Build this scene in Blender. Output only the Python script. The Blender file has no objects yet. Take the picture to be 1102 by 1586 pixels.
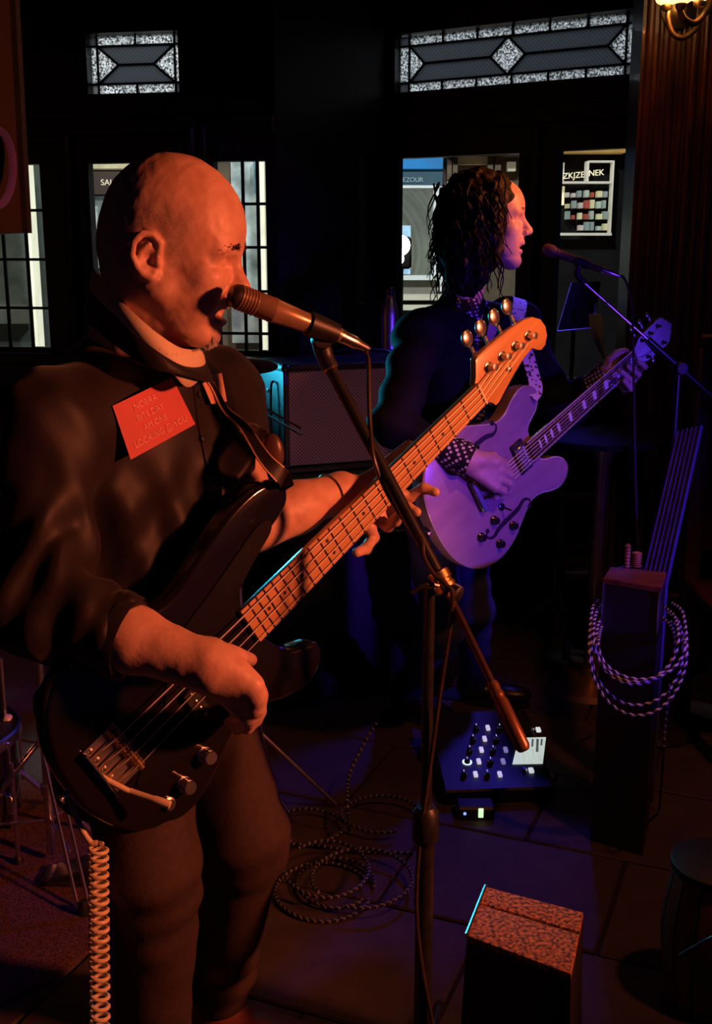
import bpy, math, random
import numpy as np
from mathutils import Matrix, Vector
random.seed(7)
np.random.seed(7)
SC = bpy.context.scene
COL = SC.collection

# ------------------------------------------------------------------ camera
F = 1700.0                      # focal length in pixels of the 1102 x 1586 frame
PITCH = math.radians(13.24)
CAM = np.array([0.0, 0.0, 1.45])
RT = np.array([1.0, 0, 0])
FW = np.array([0, math.cos(PITCH), -math.sin(PITCH)])
UP = np.array([0, math.sin(PITCH), math.cos(PITCH)])
cd = bpy.data.cameras.new('camera')
cam = bpy.data.objects.new('camera', cd)
COL.objects.link(cam)
cd.sensor_fit = 'VERTICAL'
cd.sensor_height = 36.0
cd.lens = F / 1586.0 * 36.0
cd.clip_start = 0.05
cd.clip_end = 200
cam.location = CAM
cam.rotation_euler = (math.radians(90) - PITCH, 0, 0)
SC.camera = cam

# ------------------------------------------------------------------ world, lamps, exposure
w = bpy.data.worlds.new('night')
SC.world = w
w.use_nodes = True
bg = w.node_tree.nodes['Background']
bg.inputs[0].default_value = (0.02, 0.035, 0.16, 1)
bg.inputs[1].default_value = 0.09
SC.view_settings.view_transform = 'Standard'
SC.view_settings.look = 'None'
SC.view_settings.exposure = 0.0
SC.view_settings.gamma = 1.0
SC.view_settings.use_curve_mapping = False

def lamp(name, kind, loc, aim, energy, color, size=0.08, angle=60, blend=0.4):
    d = bpy.data.lights.new(name, kind)
    d.energy = energy
    d.color = color
    if kind == 'SPOT':
        d.spot_size = math.radians(angle)
        d.spot_blend = blend
        d.shadow_soft_size = size
    elif kind == 'POINT':
        d.shadow_soft_size = size
    o = bpy.data.objects.new(name, d)
    COL.objects.link(o)
    o.location = loc
    if aim is not None:
        v = Vector(aim) - Vector(loc)
        o.rotation_euler = v.to_track_quat('-Z', 'Y').to_euler()
    return o

# stage lamps of the gig: an orange can at the right front, a violet one low at the right, a teal one behind the bass player
lamp('stage_lamp_orange', 'SPOT', (2.35, 0.62, 1.80), (-0.32, 1.66, 1.16), 390, (1.0, 0.20, 0.075), 0.11, 52, 0.55)
lamp('stage_lamp_violet', 'SPOT', (2.15, 1.25, 0.92), (0.52, 2.85, 0.88), 170, (0.13, 0.03, 1.0), 0.04, 36, 0.8)
lamp('stage_lamp_teal', 'SPOT', (-0.75, 3.92, 1.16), (-0.05, 2.2, 1.16), 100, (0.03, 0.44, 0.66), 0.16, 52, 0.5)
lamp('stage_lamp_blue', 'SPOT', (0.85, 4.15, 1.75), (-0.35, 2.75, 0.1), 42, (0.07, 0.05, 1.0), 0.06, 62, 0.7)
lamp('added_top_fill', 'SPOT', (1.2, 1.5, 2.55), (0.52, 2.45, 0.55), 46, (1.0, 0.25, 0.06), 0.06, 48, 0.6)  # added overhead spot, no such fitting known; brightens lid and wedge tops
lamp('added_face_fill', 'SPOT', (2.0, 2.75, 2.25), (0.45, 3.08, 1.62), 260, (1.0, 0.22, 0.06), 0.04, 15, 0.8)  # added narrow spot that warms the guitarist's forehead
lamp('added_amp_fill', 'SPOT', (0.22, 1.95, 0.30), (0.02, 3.35, 0.93), 9, (1.0, 0.34, 0.45), 0.05, 30, 0.7)  # added low spot that only brightens the amp grille
# street lamps outside the pub
lamp('street_lamp_near', 'POINT', (0.4, 7.2, 4.9), None, 1200, (0.86, 0.93, 1.0), 0.25)
lamp('street_lamp_far', 'POINT', (-2.2, 7.2, 4.9), None, 800, (1.0, 0.95, 0.85), 0.25)

# ------------------------------------------------------------------ projection helpers
def P(px, py, Z):
    return CAM + Z * ((px - 551.0) / F * RT + FW + (793.0 - py) / F * UP)

def PY(px, py, Y):               # the point of that sight line at distance Y
    d = (px - 551.0) / F * RT + FW + (793.0 - py) / F * UP
    return CAM + d * (Y / d[1])

def FL(px, py, z=0.0):           # the point of that sight line at height z
    d = (px - 551.0) / F * RT + FW + (793.0 - py) / F * UP
    return CAM + d * ((z - CAM[2]) / d[2])

def nrm(v):
    v = np.asarray(v, float)
    return v / np.linalg.norm(v)

def A(*v):
    return np.array(v, float)

# ------------------------------------------------------------------ materials
MATS = {}
def M(name, c1, c2=None, scale=20.0, rough=0.5, metal=0.0, bump=0.0, bscale=None, spec=0.5, stretch=None, coat=0.0, sheen=0.0,
      kind='noise', emit=0.0, sss=0.0, lo=0.35, hi=0.65):
    if name in MATS:
        return MATS[name]
    m = bpy.data.materials.new(name)
    m.use_nodes = True
    nt = m.node_tree
    b = nt.nodes['Principled BSDF']
    tc = nt.nodes.new('ShaderNodeTexCoord')
    mp = nt.nodes.new('ShaderNodeMapping')
    nt.links.new(tc.outputs['Object'], mp.inputs[0])
    if stretch:
        mp.inputs['Scale'].default_value = stretch
    if kind == 'noise':
        t = nt.nodes.new('ShaderNodeTexNoise'); t.inputs['Scale'].default_value = scale; t.inputs['Detail'].default_value = 5
        out = t.outputs['Fac']
    elif kind == 'voronoi':
        t = nt.nodes.new('ShaderNodeTexVoronoi'); t.inputs['Scale'].default_value = scale
        out = t.outputs['Distance']
    elif kind == 'wave':
        t = nt.nodes.new('ShaderNodeTexWave'); t.inputs['Scale'].default_value = scale; t.inputs['Distortion'].default_value = 4
        t.inputs['Detail'].default_value = 3
        out = t.outputs['Fac']
    elif kind == 'checker':
        t = nt.nodes.new('ShaderNodeTexChecker'); t.inputs['Scale'].default_value = scale
        out = t.outputs['Fac']
    nt.links.new(mp.outputs[0], t.inputs['Vector'])
    r = nt.nodes.new('ShaderNodeValToRGB')
    r.color_ramp.elements[0].position = lo
    r.color_ramp.elements[1].position = hi
    c2 = c2 or tuple(min(1, x * 0.8) for x in c1)
    r.color_ramp.elements[0].color = (*c1, 1)
    r.color_ramp.elements[1].color = (*c2, 1)
    nt.links.new(out, r.inputs[0])
    nt.links.new(r.outputs[0], b.inputs['Base Color'])
    b.inputs['Roughness'].default_value = rough
    b.inputs['Metallic'].default_value = metal
    b.inputs['Specular IOR Level'].default_value = spec
    if coat:
        b.inputs['Coat Weight'].default_value = coat
        b.inputs['Coat Roughness'].default_value = 0.06
    if sheen:
        b.inputs['Sheen Weight'].default_value = sheen
    if sss:
        b.inputs['Subsurface Weight'].default_value = sss
        b.inputs['Subsurface Radius'].default_value = (0.012, 0.004, 0.002)
        b.inputs['Subsurface Scale'].default_value = 0.6
    if emit:
        nt.links.new(r.outputs[0], b.inputs['Emission Color'])
        b.inputs['Emission Strength'].default_value = emit
    if bump:
        t2 = nt.nodes.new('ShaderNodeTexNoise'); t2.inputs['Scale'].default_value = bscale or scale; t2.inputs['Detail'].default_value = 6
        nt.links.new(mp.outputs[0], t2.inputs['Vector'])
        bp = nt.nodes.new('ShaderNodeBump'); bp.inputs['Strength'].default_value = bump; bp.inputs['Distance'].default_value = 0.004
        nt.links.new(t2.outputs['Fac'], bp.inputs['Height'])
        nt.links.new(bp.outputs[0], b.inputs['Normal'])
    MATS[name] = m
    return m

# ------------------------------------------------------------------ objects
WM = {}                          # world matrix of every thing's Empty
def link(o, parent=None):
    COL.objects.link(o)
    if parent is not None:
        o.parent = parent
    return o

def tag(o, label=None, cat=None, group=None, kind=None):
    if label: o['label'] = label
    if cat: o['category'] = cat
    if group: o['group'] = group
    if kind: o['kind'] = kind
    return o

def thing(name, loc, label, cat, group=None, rot=None, kind=None):
    o = bpy.data.objects.new(name, None)
    o.empty_display_size = 0.05
    link(o)
    m = Matrix.Translation(Vector(loc))
    if rot is not None:
        R = Matrix(((rot[0][0], rot[1][0], rot[2][0]), (rot[0][1], rot[1][1], rot[2][1]), (rot[0][2], rot[1][2], rot[2][2])))
        m = m @ R.to_4x4()
    o.matrix_world = m
    WM[o.name] = m
    return tag(o, label, cat, group, kind)

def frame_of(o):
    """world matrix of an Empty (or of a part at its origin)"""
    while o is not None:
        if o.name in WM:
            return WM[o.name]
        o = o.parent
    return Matrix.Identity(4)

class MB:
    """collects shapes; build() links them as ONE mesh object"""
    def __init__(self):
        self.v = []; self.f = []; self.n = 0
    def add(self, v, f):
        v = np.asarray(v, float)
        self.v.append(v)
        self.f += [tuple(i + self.n for i in q) for q in f]
        self.n += len(v)
        return self
    def box(self, c, s, R=None):
        s = np.asarray(s, float) / 2
        v = np.array([[x, y, z] for x in (-1, 1) for y in (-1, 1) for z in (-1, 1)], float) * s
        if R is not None:
            v = v @ np.asarray(R, float)
        return self.add(v + np.asarray(c, float), [(0, 1, 3, 2), (4, 6, 7, 5), (0, 4, 5, 1), (2, 3, 7, 6), (0, 2, 6, 4), (1, 5, 7, 3)])
    def bbox(self, c, s, b=0.004, R=None):
        """box with chamfered edges"""
        s = np.asarray(s, float) / 2
        b = min(b, *(s * 0.9))
        v = []
        idx = {}
        for x in (-1, 1):
            for y in (-1, 1):
                for z in (-1, 1):
                    for ax in range(3):
                        p = np.array([x, y, z], float) * s
                        for k in range(3):
                            if k != ax:
                                p[k] -= (x, y, z)[k] * b
                        idx[(x, y, z, ax)] = len(v); v.append(p)
        f = []
        for ax in range(3):
            o1, o2 = [k for k in range(3) if k != ax]
            for sg in (-1, 1):
                q = []
                for a_, b_ in ((-1, -1), (1, -1), (1, 1), (-1, 1)):
                    k = [0, 0, 0]; k[ax] = sg; k[o1] = a_; k[o2] = b_
                    q.append(idx[(*k, ax)])
                f.append(tuple(q) if sg * (1 if ax != 1 else -1) > 0 else tuple(q[::-1]))
        for ax in range(3):          # edge chamfers along ax
            o1, o2 = [k for k in range(3) if k != ax]
            for a_ in (-1, 1):
                for b_ in (-1, 1):
                    q = []
                    for e, fa in ((-1, o1), (1, o1), (1, o2), (-1, o2)):
                        k = [0, 0, 0]; k[ax] = e; k[o1] = a_; k[o2] = b_
                        q.append(idx[(*k, fa)])
                    f.append(tuple(q))
        for x in (-1, 1):
            for y in (-1, 1):
                for z in (-1, 1):
                    f.append(tuple(idx[(x, y, z, a_)] for a_ in range(3)))
        v = np.array(v)
        if R is not None:
            v = v @ np.asarray(R, float)
        return self.add(v + np.asarray(c, float), f)
    def tube(self, pts, r, seg=10, caps=True, closed=False, flat=None, flatdir=None):
        """swept round (or flattened) section along a polyline"""
        pts = np.asarray(pts, float)
        n = len(pts)
        r = np.broadcast_to(np.asarray(r, float), (n,))
        if closed:
            T = np.roll(pts, -1, 0) - np.roll(pts, 1, 0)
        else:
            T = np.gradient(pts, axis=0)
        T = T / np.maximum(np.linalg.norm(T, axis=1, keepdims=True), 1e-9)
        up = np.array([0, 0, 1.0]) if flatdir is None else np.asarray(flatdir, float)
        if abs(T[0] @ up) > 0.95 and flatdir is None:
            up = np.array([1.0, 0, 0])
        V = []
        N = up - T[0] * (up @ T[0]); N /= np.linalg.norm(N)
        an = np.linspace(0, 2 * math.pi, seg, endpoint=False)
        for i in range(n):
            if flatdir is not None:
                N = np.asarray(flatdir, float) - T[i] * (np.asarray(flatdir, float) @ T[i])
            else:
                N = N - T[i] * (N @ T[i])
            N /= max(np.linalg.norm(N), 1e-9)
            B = np.cross(T[i], N)
            fl = 1.0 if flat is None else flat
            V.append(pts[i] + r[i] * (np.outer(np.cos(an) * fl, N) + np.outer(np.sin(an), B)))
        V = np.concatenate(V)
        f = []
        m = n if closed else n - 1
        for i in range(m):
            a0 = i * seg; b0 = ((i + 1) % n) * seg
            for k in range(seg):
                k2 = (k + 1) % seg
                f.append((a0 + k, a0 + k2, b0 + k2, b0 + k))
        if caps and not closed:
            f.append(tuple(range(seg))[::-1])
            f.append(tuple((n - 1) * seg + k for k in range(seg)))
        return self.add(V, f)
    def cyl(self, a, b, r1, r2=None, seg=16):
        return self.tube([a, b], [r1, r1 if r2 is None else r2], seg)
    def lathe(self, prof, origin, axis, seg=20, cap=True):
        """profile of (radius, height) pairs turned about an axis"""
        axis = nrm(axis); origin = np.asarray(origin, float)
        up = np.array([0, 0, 1.0]) if abs(axis[2]) < 0.9 else np.array([1.0, 0, 0])
        X = nrm(np.cross(axis, up)); Y = np.cross(axis, X)
        an = np.linspace(0, 2 * math.pi, seg, endpoint=False)
        ring = np.outer(np.cos(an), X) + np.outer(np.sin(an), Y)
        V = np.concatenate([origin + axis * h + ring * r for r, h in prof])
        f = []
        for i in range(len(prof) - 1):
            for k in range(seg):
                k2 = (k + 1) % seg
                f.append((i * seg + k, i * seg + k2, (i + 1) * seg + k2, (i + 1) * seg + k))
        if cap:
            f.append(tuple(range(seg))[::-1])
            f.append(tuple((len(prof) - 1) * seg + k for k in range(seg)))
        return self.add(V, f)
    def sphere(self, c, r, seg=16, rings=10, R=None):
        prof = []
        r = np.broadcast_to(np.asarray(r, float), (3,))
        V = []
        for i in range(rings + 1):
            t = math.pi * i / rings
            for k in range(seg):
                a = 2 * math.pi * k / seg
                V.append((math.sin(t) * math.cos(a), math.sin(t) * math.sin(a), math.cos(t)))
        V = np.array(V) * r
        if R is not None:
            V = V @ np.asarray(R, float)
        f = []
        for i in range(rings):
            for k in range(seg):
                k2 = (k + 1) % seg
                f.append((i * seg + k, (i + 1) * seg + k, (i + 1) * seg + k2, i * seg + k2))
        return self.add(V + np.asarray(c, float), f)
    def prism(self, out, z0, z1, bev=0.0, bseg=3):
        """closed 2-D outline extruded from z0 to z1 with rounded edges"""
        out = np.asarray(out, float)
        n = len(out)
        e = np.roll(out, -1, 0) - np.roll(out, 1, 0)
        nr = np.stack([e[:, 1], -e[:, 0]], 1); nr /= np.maximum(np.linalg.norm(nr, axis=1, keepdims=True), 1e-9)
        area = 0.5 * np.sum(out[:, 0] * np.roll(out[:, 1], -1) - out[:, 1] * np.roll(out[:, 0], -1))
        if area < 0:
            nr = -nr
        lv = []
        if bev > 0:
            for i in range(bseg + 1):
                a = math.pi / 2 * i / bseg
                lv.append((bev * (1 - math.sin(a)), z0 + bev * (1 - math.cos(a))))
            for i in range(bseg + 1):
                a = math.pi / 2 * i / bseg
                lv.append((bev * (1 - math.cos(a)), z1 - bev * (1 - math.sin(a))))
        else:
            lv = [(0, z0), (0, z1)]
        V = []
        for ins, z in lv:
            p = out - nr * ins
            V.append(np.column_stack([p, np.full(n, z)]))
        V = np.concatenate(V)
        f = []
        for i in range(len(lv) - 1):
            for k in range(n):
                k2 = (k + 1) % n
                f.append((i * n + k, i * n + k2, (i + 1) * n + k2, (i + 1) * n + k))
        f.append(tuple(range(n))[::-1])
        f.append(tuple((len(lv) - 1) * n + k for k in range(n)))
        return self.add(V, f)
    def build(self, name, mat, parent=None, world=False, smooth=True, angle=40, data=None):
        v = np.concatenate(self.v) if self.v else np.zeros((0, 3))
        if world and parent is not None:
            mi = np.array(frame_of(parent).inverted())
            v = v @ mi[:3, :3].T + mi[:3, 3]
        me = bpy.data.meshes.new(name)
        me.from_pydata(v.tolist(), [], self.f)
        me.materials.append(mat)
        fin(me, smooth, angle)
        o = bpy.data.objects.new(name, me)
        return link(o, parent)

def fin(me, smooth=True, angle=40):
    import bmesh
    bm = bmesh.new(); bm.from_mesh(me)
    bmesh.ops.recalc_face_normals(bm, faces=bm.faces)
    bm.to_mesh(me); bm.free()
    if smooth:
        me.shade_smooth()
        me.set_sharp_from_angle(angle=math.radians(angle))

def copy_of(o, parent=None):
    c = o.copy(); COL.objects.link(c)
    if parent is not None: c.parent = parent
    return c

def smooth_path(pts, n=8, closed=False):
    """Catmull-Rom through the points"""
    p = np.asarray(pts, float)
    if closed:
        q = np.concatenate([p[-1:], p, p[:2]])
    else:
        q = np.concatenate([2 * p[:1] - p[1:2], p, 2 * p[-1:] - p[-2:-1]])
    out = []
    for i in range(1, len(q) - 2):
        for t in np.linspace(0, 1, n, endpoint=False):
            a, b, c, d = q[i - 1], q[i], q[i + 1], q[i + 2]
            out.append(0.5 * (2 * b + (c - a) * t + (2 * a - 5 * b + 4 * c - d) * t * t + (3 * b - a - 3 * c + d) * t ** 3))
    if not closed:
        out.append(p[-1])
    return np.array(out)

def text_mesh(body, size, extrude=0.0004, align='CENTER'):
    cu = bpy.data.curves.new('letters', 'FONT')
    cu.body = body; cu.size = size; cu.extrude = extrude
    cu.align_x = align; cu.align_y = 'CENTER'
    o = bpy.data.objects.new('letters', cu)
    COL.objects.link(o)
    dg = bpy.context.evaluated_depsgraph_get()
    me = bpy.data.meshes.new_from_object(o.evaluated_get(dg))
    bpy.data.objects.remove(o)
    return me

def letters(name, body, size, mat, parent, origin, ex, ey, extrude=0.0004):
    """lettering as geometry: origin and axes in world space"""
    me = text_mesh(body, size, extrude)
    me.name = name
    ex = nrm(ex); ey = nrm(ey); ez = np.cross(ex, ey)
    m = Matrix(((ex[0], ey[0], ez[0], origin[0]), (ex[1], ey[1], ez[1], origin[1]), (ex[2], ey[2], ez[2], origin[2]), (0, 0, 0, 1)))
    if parent is not None:
        m = frame_of(parent).inverted() @ m
    me.transform(m)
    me.materials.clear(); me.materials.append(mat)
    o = bpy.data.objects.new(name, me)
    return link(o, parent)

# ------------------------------------------------------------------ smooth solids: signed distance fields, meshed with surface nets
def s_ell(c, r, R=None):
    c = np.asarray(c, float); r = np.asarray(r, float)
    def d(p):
        q = p - c
        if R is not None:
            q = q @ np.asarray(R, float).T
        k0 = np.linalg.norm(q / r, axis=1); k1 = np.linalg.norm(q / (r * r), axis=1)
        return k0 * (k0 - 1) / np.maximum(k1, 1e-9)
    return d

def s_cone(a, b, r1, r2, flat=1.0, fdir=None):
    a = np.asarray(a, float); b = np.asarray(b, float)
    ab = b - a; L = ab @ ab
    def d(p):
        q = p - a
        t = np.clip(q @ ab / L, 0, 1)
        e = q - t[:, None] * ab
        if fdir is not None:
            fd = nrm(fdir)
            e = e + np.outer(e @ fd, fd) * (1 / flat - 1)
            return (np.linalg.norm(e, axis=1) - (r1 + (r2 - r1) * t)) * min(1, flat)
        return np.linalg.norm(e, axis=1) - (r1 + (r2 - r1) * t)
    return d

def s_chain(pts, rs):
    fs = [s_cone(pts[i], pts[i + 1], rs[i], rs[i + 1]) for i in range(len(pts) - 1)]
    def d(p):
        v = fs[0](p)
        for f in fs[1:]:
            v = np.minimum(v, f(p))
        return v
    return d

def smin(a, b, k):
    h = np.maximum(k - np.abs(a - b), 0) / k
    return np.minimum(a, b) - h * h * k * 0.25

def smax(a, b, k):
    return -smin(-a, -b, k)

class Solid:
    def __init__(self, k=0.02):
        self.ops = []; self.k = k; self.post = None
    def add(self, f, k=None):
        self.ops.append(('+', f, self.k if k is None else k)); return self
    def cut(self, f, k=None):
        self.ops.append(('-', f, self.k if k is None else k)); return self
    def keep(self, f, k=None):
        self.ops.append(('&', f, self.k if k is None else k)); return self
    def __call__(self, p):
        v = None
        for o, f, k in self.ops:
            d = f(p)
            if v is None: v = d
            elif o == '+': v = smin(v, d, k)
            elif o == '-': v = smax(v, -d, k)
            else: v = smax(v, d, k)
        if self.post is not None:
            v = self.post(p, v)
        return v

def surface(fn, lo, hi, h):
    """vertices and quads of fn = 0 inside the box"""
    lo = np.asarray(lo, float); hi = np.asarray(hi, float)
    B = 4
    nb = np.ceil((hi - lo) / (h * B)).astype(int) + 1
    cg = np.stack(np.meshgrid(*[np.arange(n) for n in nb], indexing='ij'), -1).reshape(-1, 3)
    cc = lo + (cg + 0.5) * h * B
    dv = fn(cc)
    act = np.abs(dv) < h * B * 1.5
    N = nb * B
    G = np.where(np.repeat(np.repeat(np.repeat(dv.reshape(nb), B, 0), B, 1), B, 2) < 0, -1.0, 1.0)
    off = np.stack(np.meshgrid(*[np.arange(B)] * 3, indexing='ij'), -1).reshape(-1, 3)
    ai = cg[act]
    fi = (ai[:, None, :] * B + off[None]).reshape(-1, 3)
    val = np.empty(len(fi))
    S = 200000
    for i in range(0, len(fi), S):
        val[i:i + S] = fn(lo + fi[i:i + S] * h)
    G[fi[:, 0], fi[:, 1], fi[:, 2]] = val
    s = G < 0
    c = [s[i:N[0] - 1 + i, j:N[1] - 1 + j, k:N[2] - 1 + k] for i in (0, 1) for j in (0, 1) for k in (0, 1)]
    any_ = np.logical_or.reduce(c); all_ = np.logical_and.reduce(c)
    cell = np.argwhere(any_ & ~all_)
    idx = -np.ones(tuple(N - 1), int)
    idx[cell[:, 0], cell[:, 1], cell[:, 2]] = np.arange(len(cell))
    acc = np.zeros((len(cell), 3)); cnt = np.zeros(len(cell))
    cr = [(i, j, k) for i in (0, 1) for j in (0, 1) for k in (0, 1)]
    for a in range(8):
        for b in range(a + 1, 8):
            if sum(abs(np.array(cr[a]) - np.array(cr[b]))) != 1: continue
            A_ = cell + cr[a]; B_ = cell + cr[b]
            va = G[A_[:, 0], A_[:, 1], A_[:, 2]]; vb = G[B_[:, 0], B_[:, 1], B_[:, 2]]
            x = (va < 0) != (vb < 0)
            t = va[x] / (va[x] - vb[x])
            acc[x] += A_[x] + t[:, None] * (B_[x] - A_[x]); cnt[x] += 1
    V = lo + acc / cnt[:, None] * h
    Q = []
    for ax in range(3):
        o1, o2 = [k for k in range(3) if k != ax]
        e = np.zeros(3, int); e[ax] = 1
        sl0 = [slice(1, N[k] - 1) for k in range(3)]; sl0[ax] = slice(0, N[ax] - 1)
        sl1 = list(sl0); sl1[ax] = slice(1, N[ax])
        ch = np.argwhere(s[tuple(sl0)] != s[tuple(sl1)])
        st = np.ones(3, int); st[ax] = 0
        ch = ch + st
        u = np.zeros(3, int); u[o1] = 1; v_ = np.zeros(3, int); v_[o2] = 1
        q = [ch - u - v_, ch - v_, ch, ch - u]
        ok = np.ones(len(ch), bool)
        qi = []
        for z in q:
            ok &= np.all(z < N - 1, axis=1) & np.all(z >= 0, axis=1)
        for z in q:
            z = z[ok]; qi.append(idx[z[:, 0], z[:, 1], z[:, 2]])
        qi = np.stack(qi, 1)
        sg = s[ch[ok][:, 0], ch[ok][:, 1], ch[ok][:, 2]]
        if ax == 1: sg = ~sg
        qi[~sg] = qi[~sg][:, ::-1]
        Q.append(qi)
    Q = np.concatenate(Q)
    Q = Q[np.all(Q >= 0, axis=1)]
    return V, Q

def join_vq(parts):
    V = []; Q = []; n = 0
    for v, q in parts:
        V.append(v); Q.append(q + n); n += len(v)
    return np.concatenate(V), np.concatenate(Q)

def mesh_vq(name, V, Q, mat, parent=None, world=True, attr=None, relax=0):
    if world and parent is not None:
        mi = np.array(frame_of(parent).inverted())
        V = V @ mi[:3, :3].T + mi[:3, 3]
    me = bpy.data.meshes.new(name)
    me.vertices.add(len(V)); me.vertices.foreach_set('co', V.astype(np.float32).ravel())
    me.loops.add(Q.size); me.loops.foreach_set('vertex_index', Q.astype(np.int32).ravel())
    me.polygons.add(len(Q)); me.polygons.foreach_set('loop_start', np.arange(0, Q.size, 4, dtype=np.int32))
    me.update(calc_edges=True)
    me.validate()
    me.shade_smooth()
    me.materials.append(mat)
    if attr:
        for an, av in attr.items():
            at = me.attributes.new(an, 'FLOAT', 'POINT')
            at.data.foreach_set('value', np.asarray(av, np.float32))
    o = bpy.data.objects.new(name, me)
    link(o, parent)
    if relax:
        md = o.modifiers.new('relax', 'SMOOTH'); md.factor = 0.5; md.iterations = relax
    return o

def wob(p, s, seed=0.0):
    """cheap smooth noise in [-1, 1]"""
    x, y, z = p[:, 0] * s, p[:, 1] * s, p[:, 2] * s
    return (np.sin(x * 1.7 + 2.1 * np.sin(y * 0.9 + seed) + seed) + np.sin(y * 1.9 + 1.7 * np.sin(z * 1.1 + seed * 2)) +
            np.sin(z * 1.5 + 1.9 * np.sin(x * 1.3 - seed))) / 3.0

# ================================================================== THE SETTING
wood = M('blackened_pub_wood', (0.012, 0.008, 0.008), (0.006, 0.004, 0.005), 6, rough=0.38, bump=0.25, bscale=40, stretch=(6, 6, 0.6))
plaster = M('dark_ceiling_paint', (0.010, 0.009, 0.012), (0.007, 0.006, 0.009), 8, rough=0.9)
lead = M('lead_came', (0.012, 0.012, 0.014), (0.02, 0.02, 0.022), 60, rough=0.5, metal=0.6)
slab_m = M('worn_stone_slab', (0.060, 0.042, 0.046), (0.040, 0.030, 0.034), 14, rough=0.72, bump=0.35, bscale=70)
grout = M('floor_mortar', (0.018, 0.015, 0.016), None, 30, rough=0.95)

def glass_mat(name, dark, light, scale, kind='voronoi', clear=False, lo=0.2, hi=0.6):
    m = bpy.data.materials.new(name); m.use_nodes = True
    nt = m.node_tree; nt.nodes.clear()
    out = nt.nodes.new('ShaderNodeOutputMaterial')
    gl = nt.nodes.new('ShaderNodeBsdfGlossy'); gl.inputs['Roughness'].default_value = 0.05 if clear else 0.2
    mx = nt.nodes.new('ShaderNodeMixShader')
    if clear:
        tr = nt.nodes.new('ShaderNodeBsdfTransparent'); tr.inputs[0].default_value = (*light, 1)
        fr = nt.nodes.new('ShaderNodeFresnel'); fr.inputs[0].default_value = 1.3
        nt.links.new(fr.outputs[0], mx.inputs[0])
    else:
        tr = nt.nodes.new('ShaderNodeBsdfTranslucent')
        tc = nt.nodes.new('ShaderNodeTexCoord')
        if kind == 'voronoi':
            t = nt.nodes.new('ShaderNodeTexNoise'); t.inputs['Scale'].default_value = scale; t.inputs['Detail'].default_value = 1
        else:
            t = nt.nodes.new('ShaderNodeTexWave'); t.inputs['Scale'].default_value = scale; t.bands_direction = 'DIAGONAL'
        nt.links.new(tc.outputs['Object'], t.inputs['Vector'])
        r = nt.nodes.new('ShaderNodeValToRGB')
        r.color_ramp.elements[0].position = lo; r.color_ramp.elements[1].position = hi
        r.color_ramp.elements[0].color = (*dark, 1); r.color_ramp.elements[1].color = (*light, 1)
        nt.links.new(t.outputs['Fac'], r.inputs[0]); nt.links.new(r.outputs[0], tr.inputs[0])
        mx.inputs[0].default_value = 0.06
    nt.links.new(tr.outputs[0], mx.inputs[1]); nt.links.new(gl.outputs[0], mx.inputs[2])
    nt.links.new(mx.outputs[0], out.inputs[0])
    return m

clear_glass = glass_mat('clear_window_glass', None, (0.9, 0.93, 0.93), 1, clear=True)
hammered = glass_mat('hammered_glass', (0.06, 0.065, 0.07), (0.95, 0.97, 0.97), 150, lo=0.40, hi=0.60)
obscure = glass_mat('smoked_reeded_glass', (0.13, 0.138, 0.15), (0.19, 0.20, 0.22), 40, kind='wave', lo=0.1, hi=0.9)
corner_glass = glass_mat('striped_corner_glass', (0.12, 0.12, 0.13), (0.45, 0.46, 0.47), 60, kind='wave', lo=0.3, hi=0.7)
plain_corner = glass_mat('smoked_corner_glass', (0.13, 0.135, 0.15), (0.17, 0.175, 0.19), 30)

# ---- floor: mortar bed and single slabs
fb = MB().box((0.3, 2.0, -0.035), (6.4, 6.6, 0.05)).build('floor', grout, smooth=False)
tag(fb, 'dark stone slab floor of the pub', kind='structure')
proto = MB().bbox((0, 0, -0.006), (0.492, 0.392, 0.012), 0.004).build('slab', slab_m, fb, smooth=False)
proto.location = (-1.8, 0.4, 0)
first = True
ang = math.radians(67.9 - 90)
for i in range(-5, 10):
    for j in range(-4, 14):
        x = (i + 0.5 * (j % 2)) * 0.5 - 0.35
        y = j * 0.4
        X = x * math.cos(ang) - y * math.sin(ang) - 0.85
        Y = x * math.sin(ang) + y * math.cos(ang) + 1.1
        if not (-1.7 < X < 1.9 and 0.9 < Y < 4.9):
            continue
        if Y > 4.35 - 0.35 * X:
            continue
        s = proto if first else copy_of(proto, fb)
        first = False
        s.location = (X, Y, random.uniform(-0.0012, 0.0012))
        s.rotation_euler = (random.uniform(-.002, .002), random.uniform(-.002, .002), ang)

# ---- drum rug at the left
rug = M('speckled_rug_pile', (0.12, 0.05, 0.05), (0.03, 0.015, 0.018), 220, rough=1.0, bump=0.9, bscale=260, lo=0.4, hi=0.62)
rb = MB()
o_ = [FL(-260, 1205), FL(60, 1215), FL(170, 1330), FL(150, 1470), FL(-120, 1600), FL(-420, 1560)]
rb.prism(smooth_path([(p[0], p[1]) for p in o_], 3, closed=True), 0.0015, 0.011, 0.004)
tag(rb.build('drum_rug', rug), 'speckled dark red rug under the drum hardware at the left', 'rug')

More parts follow.
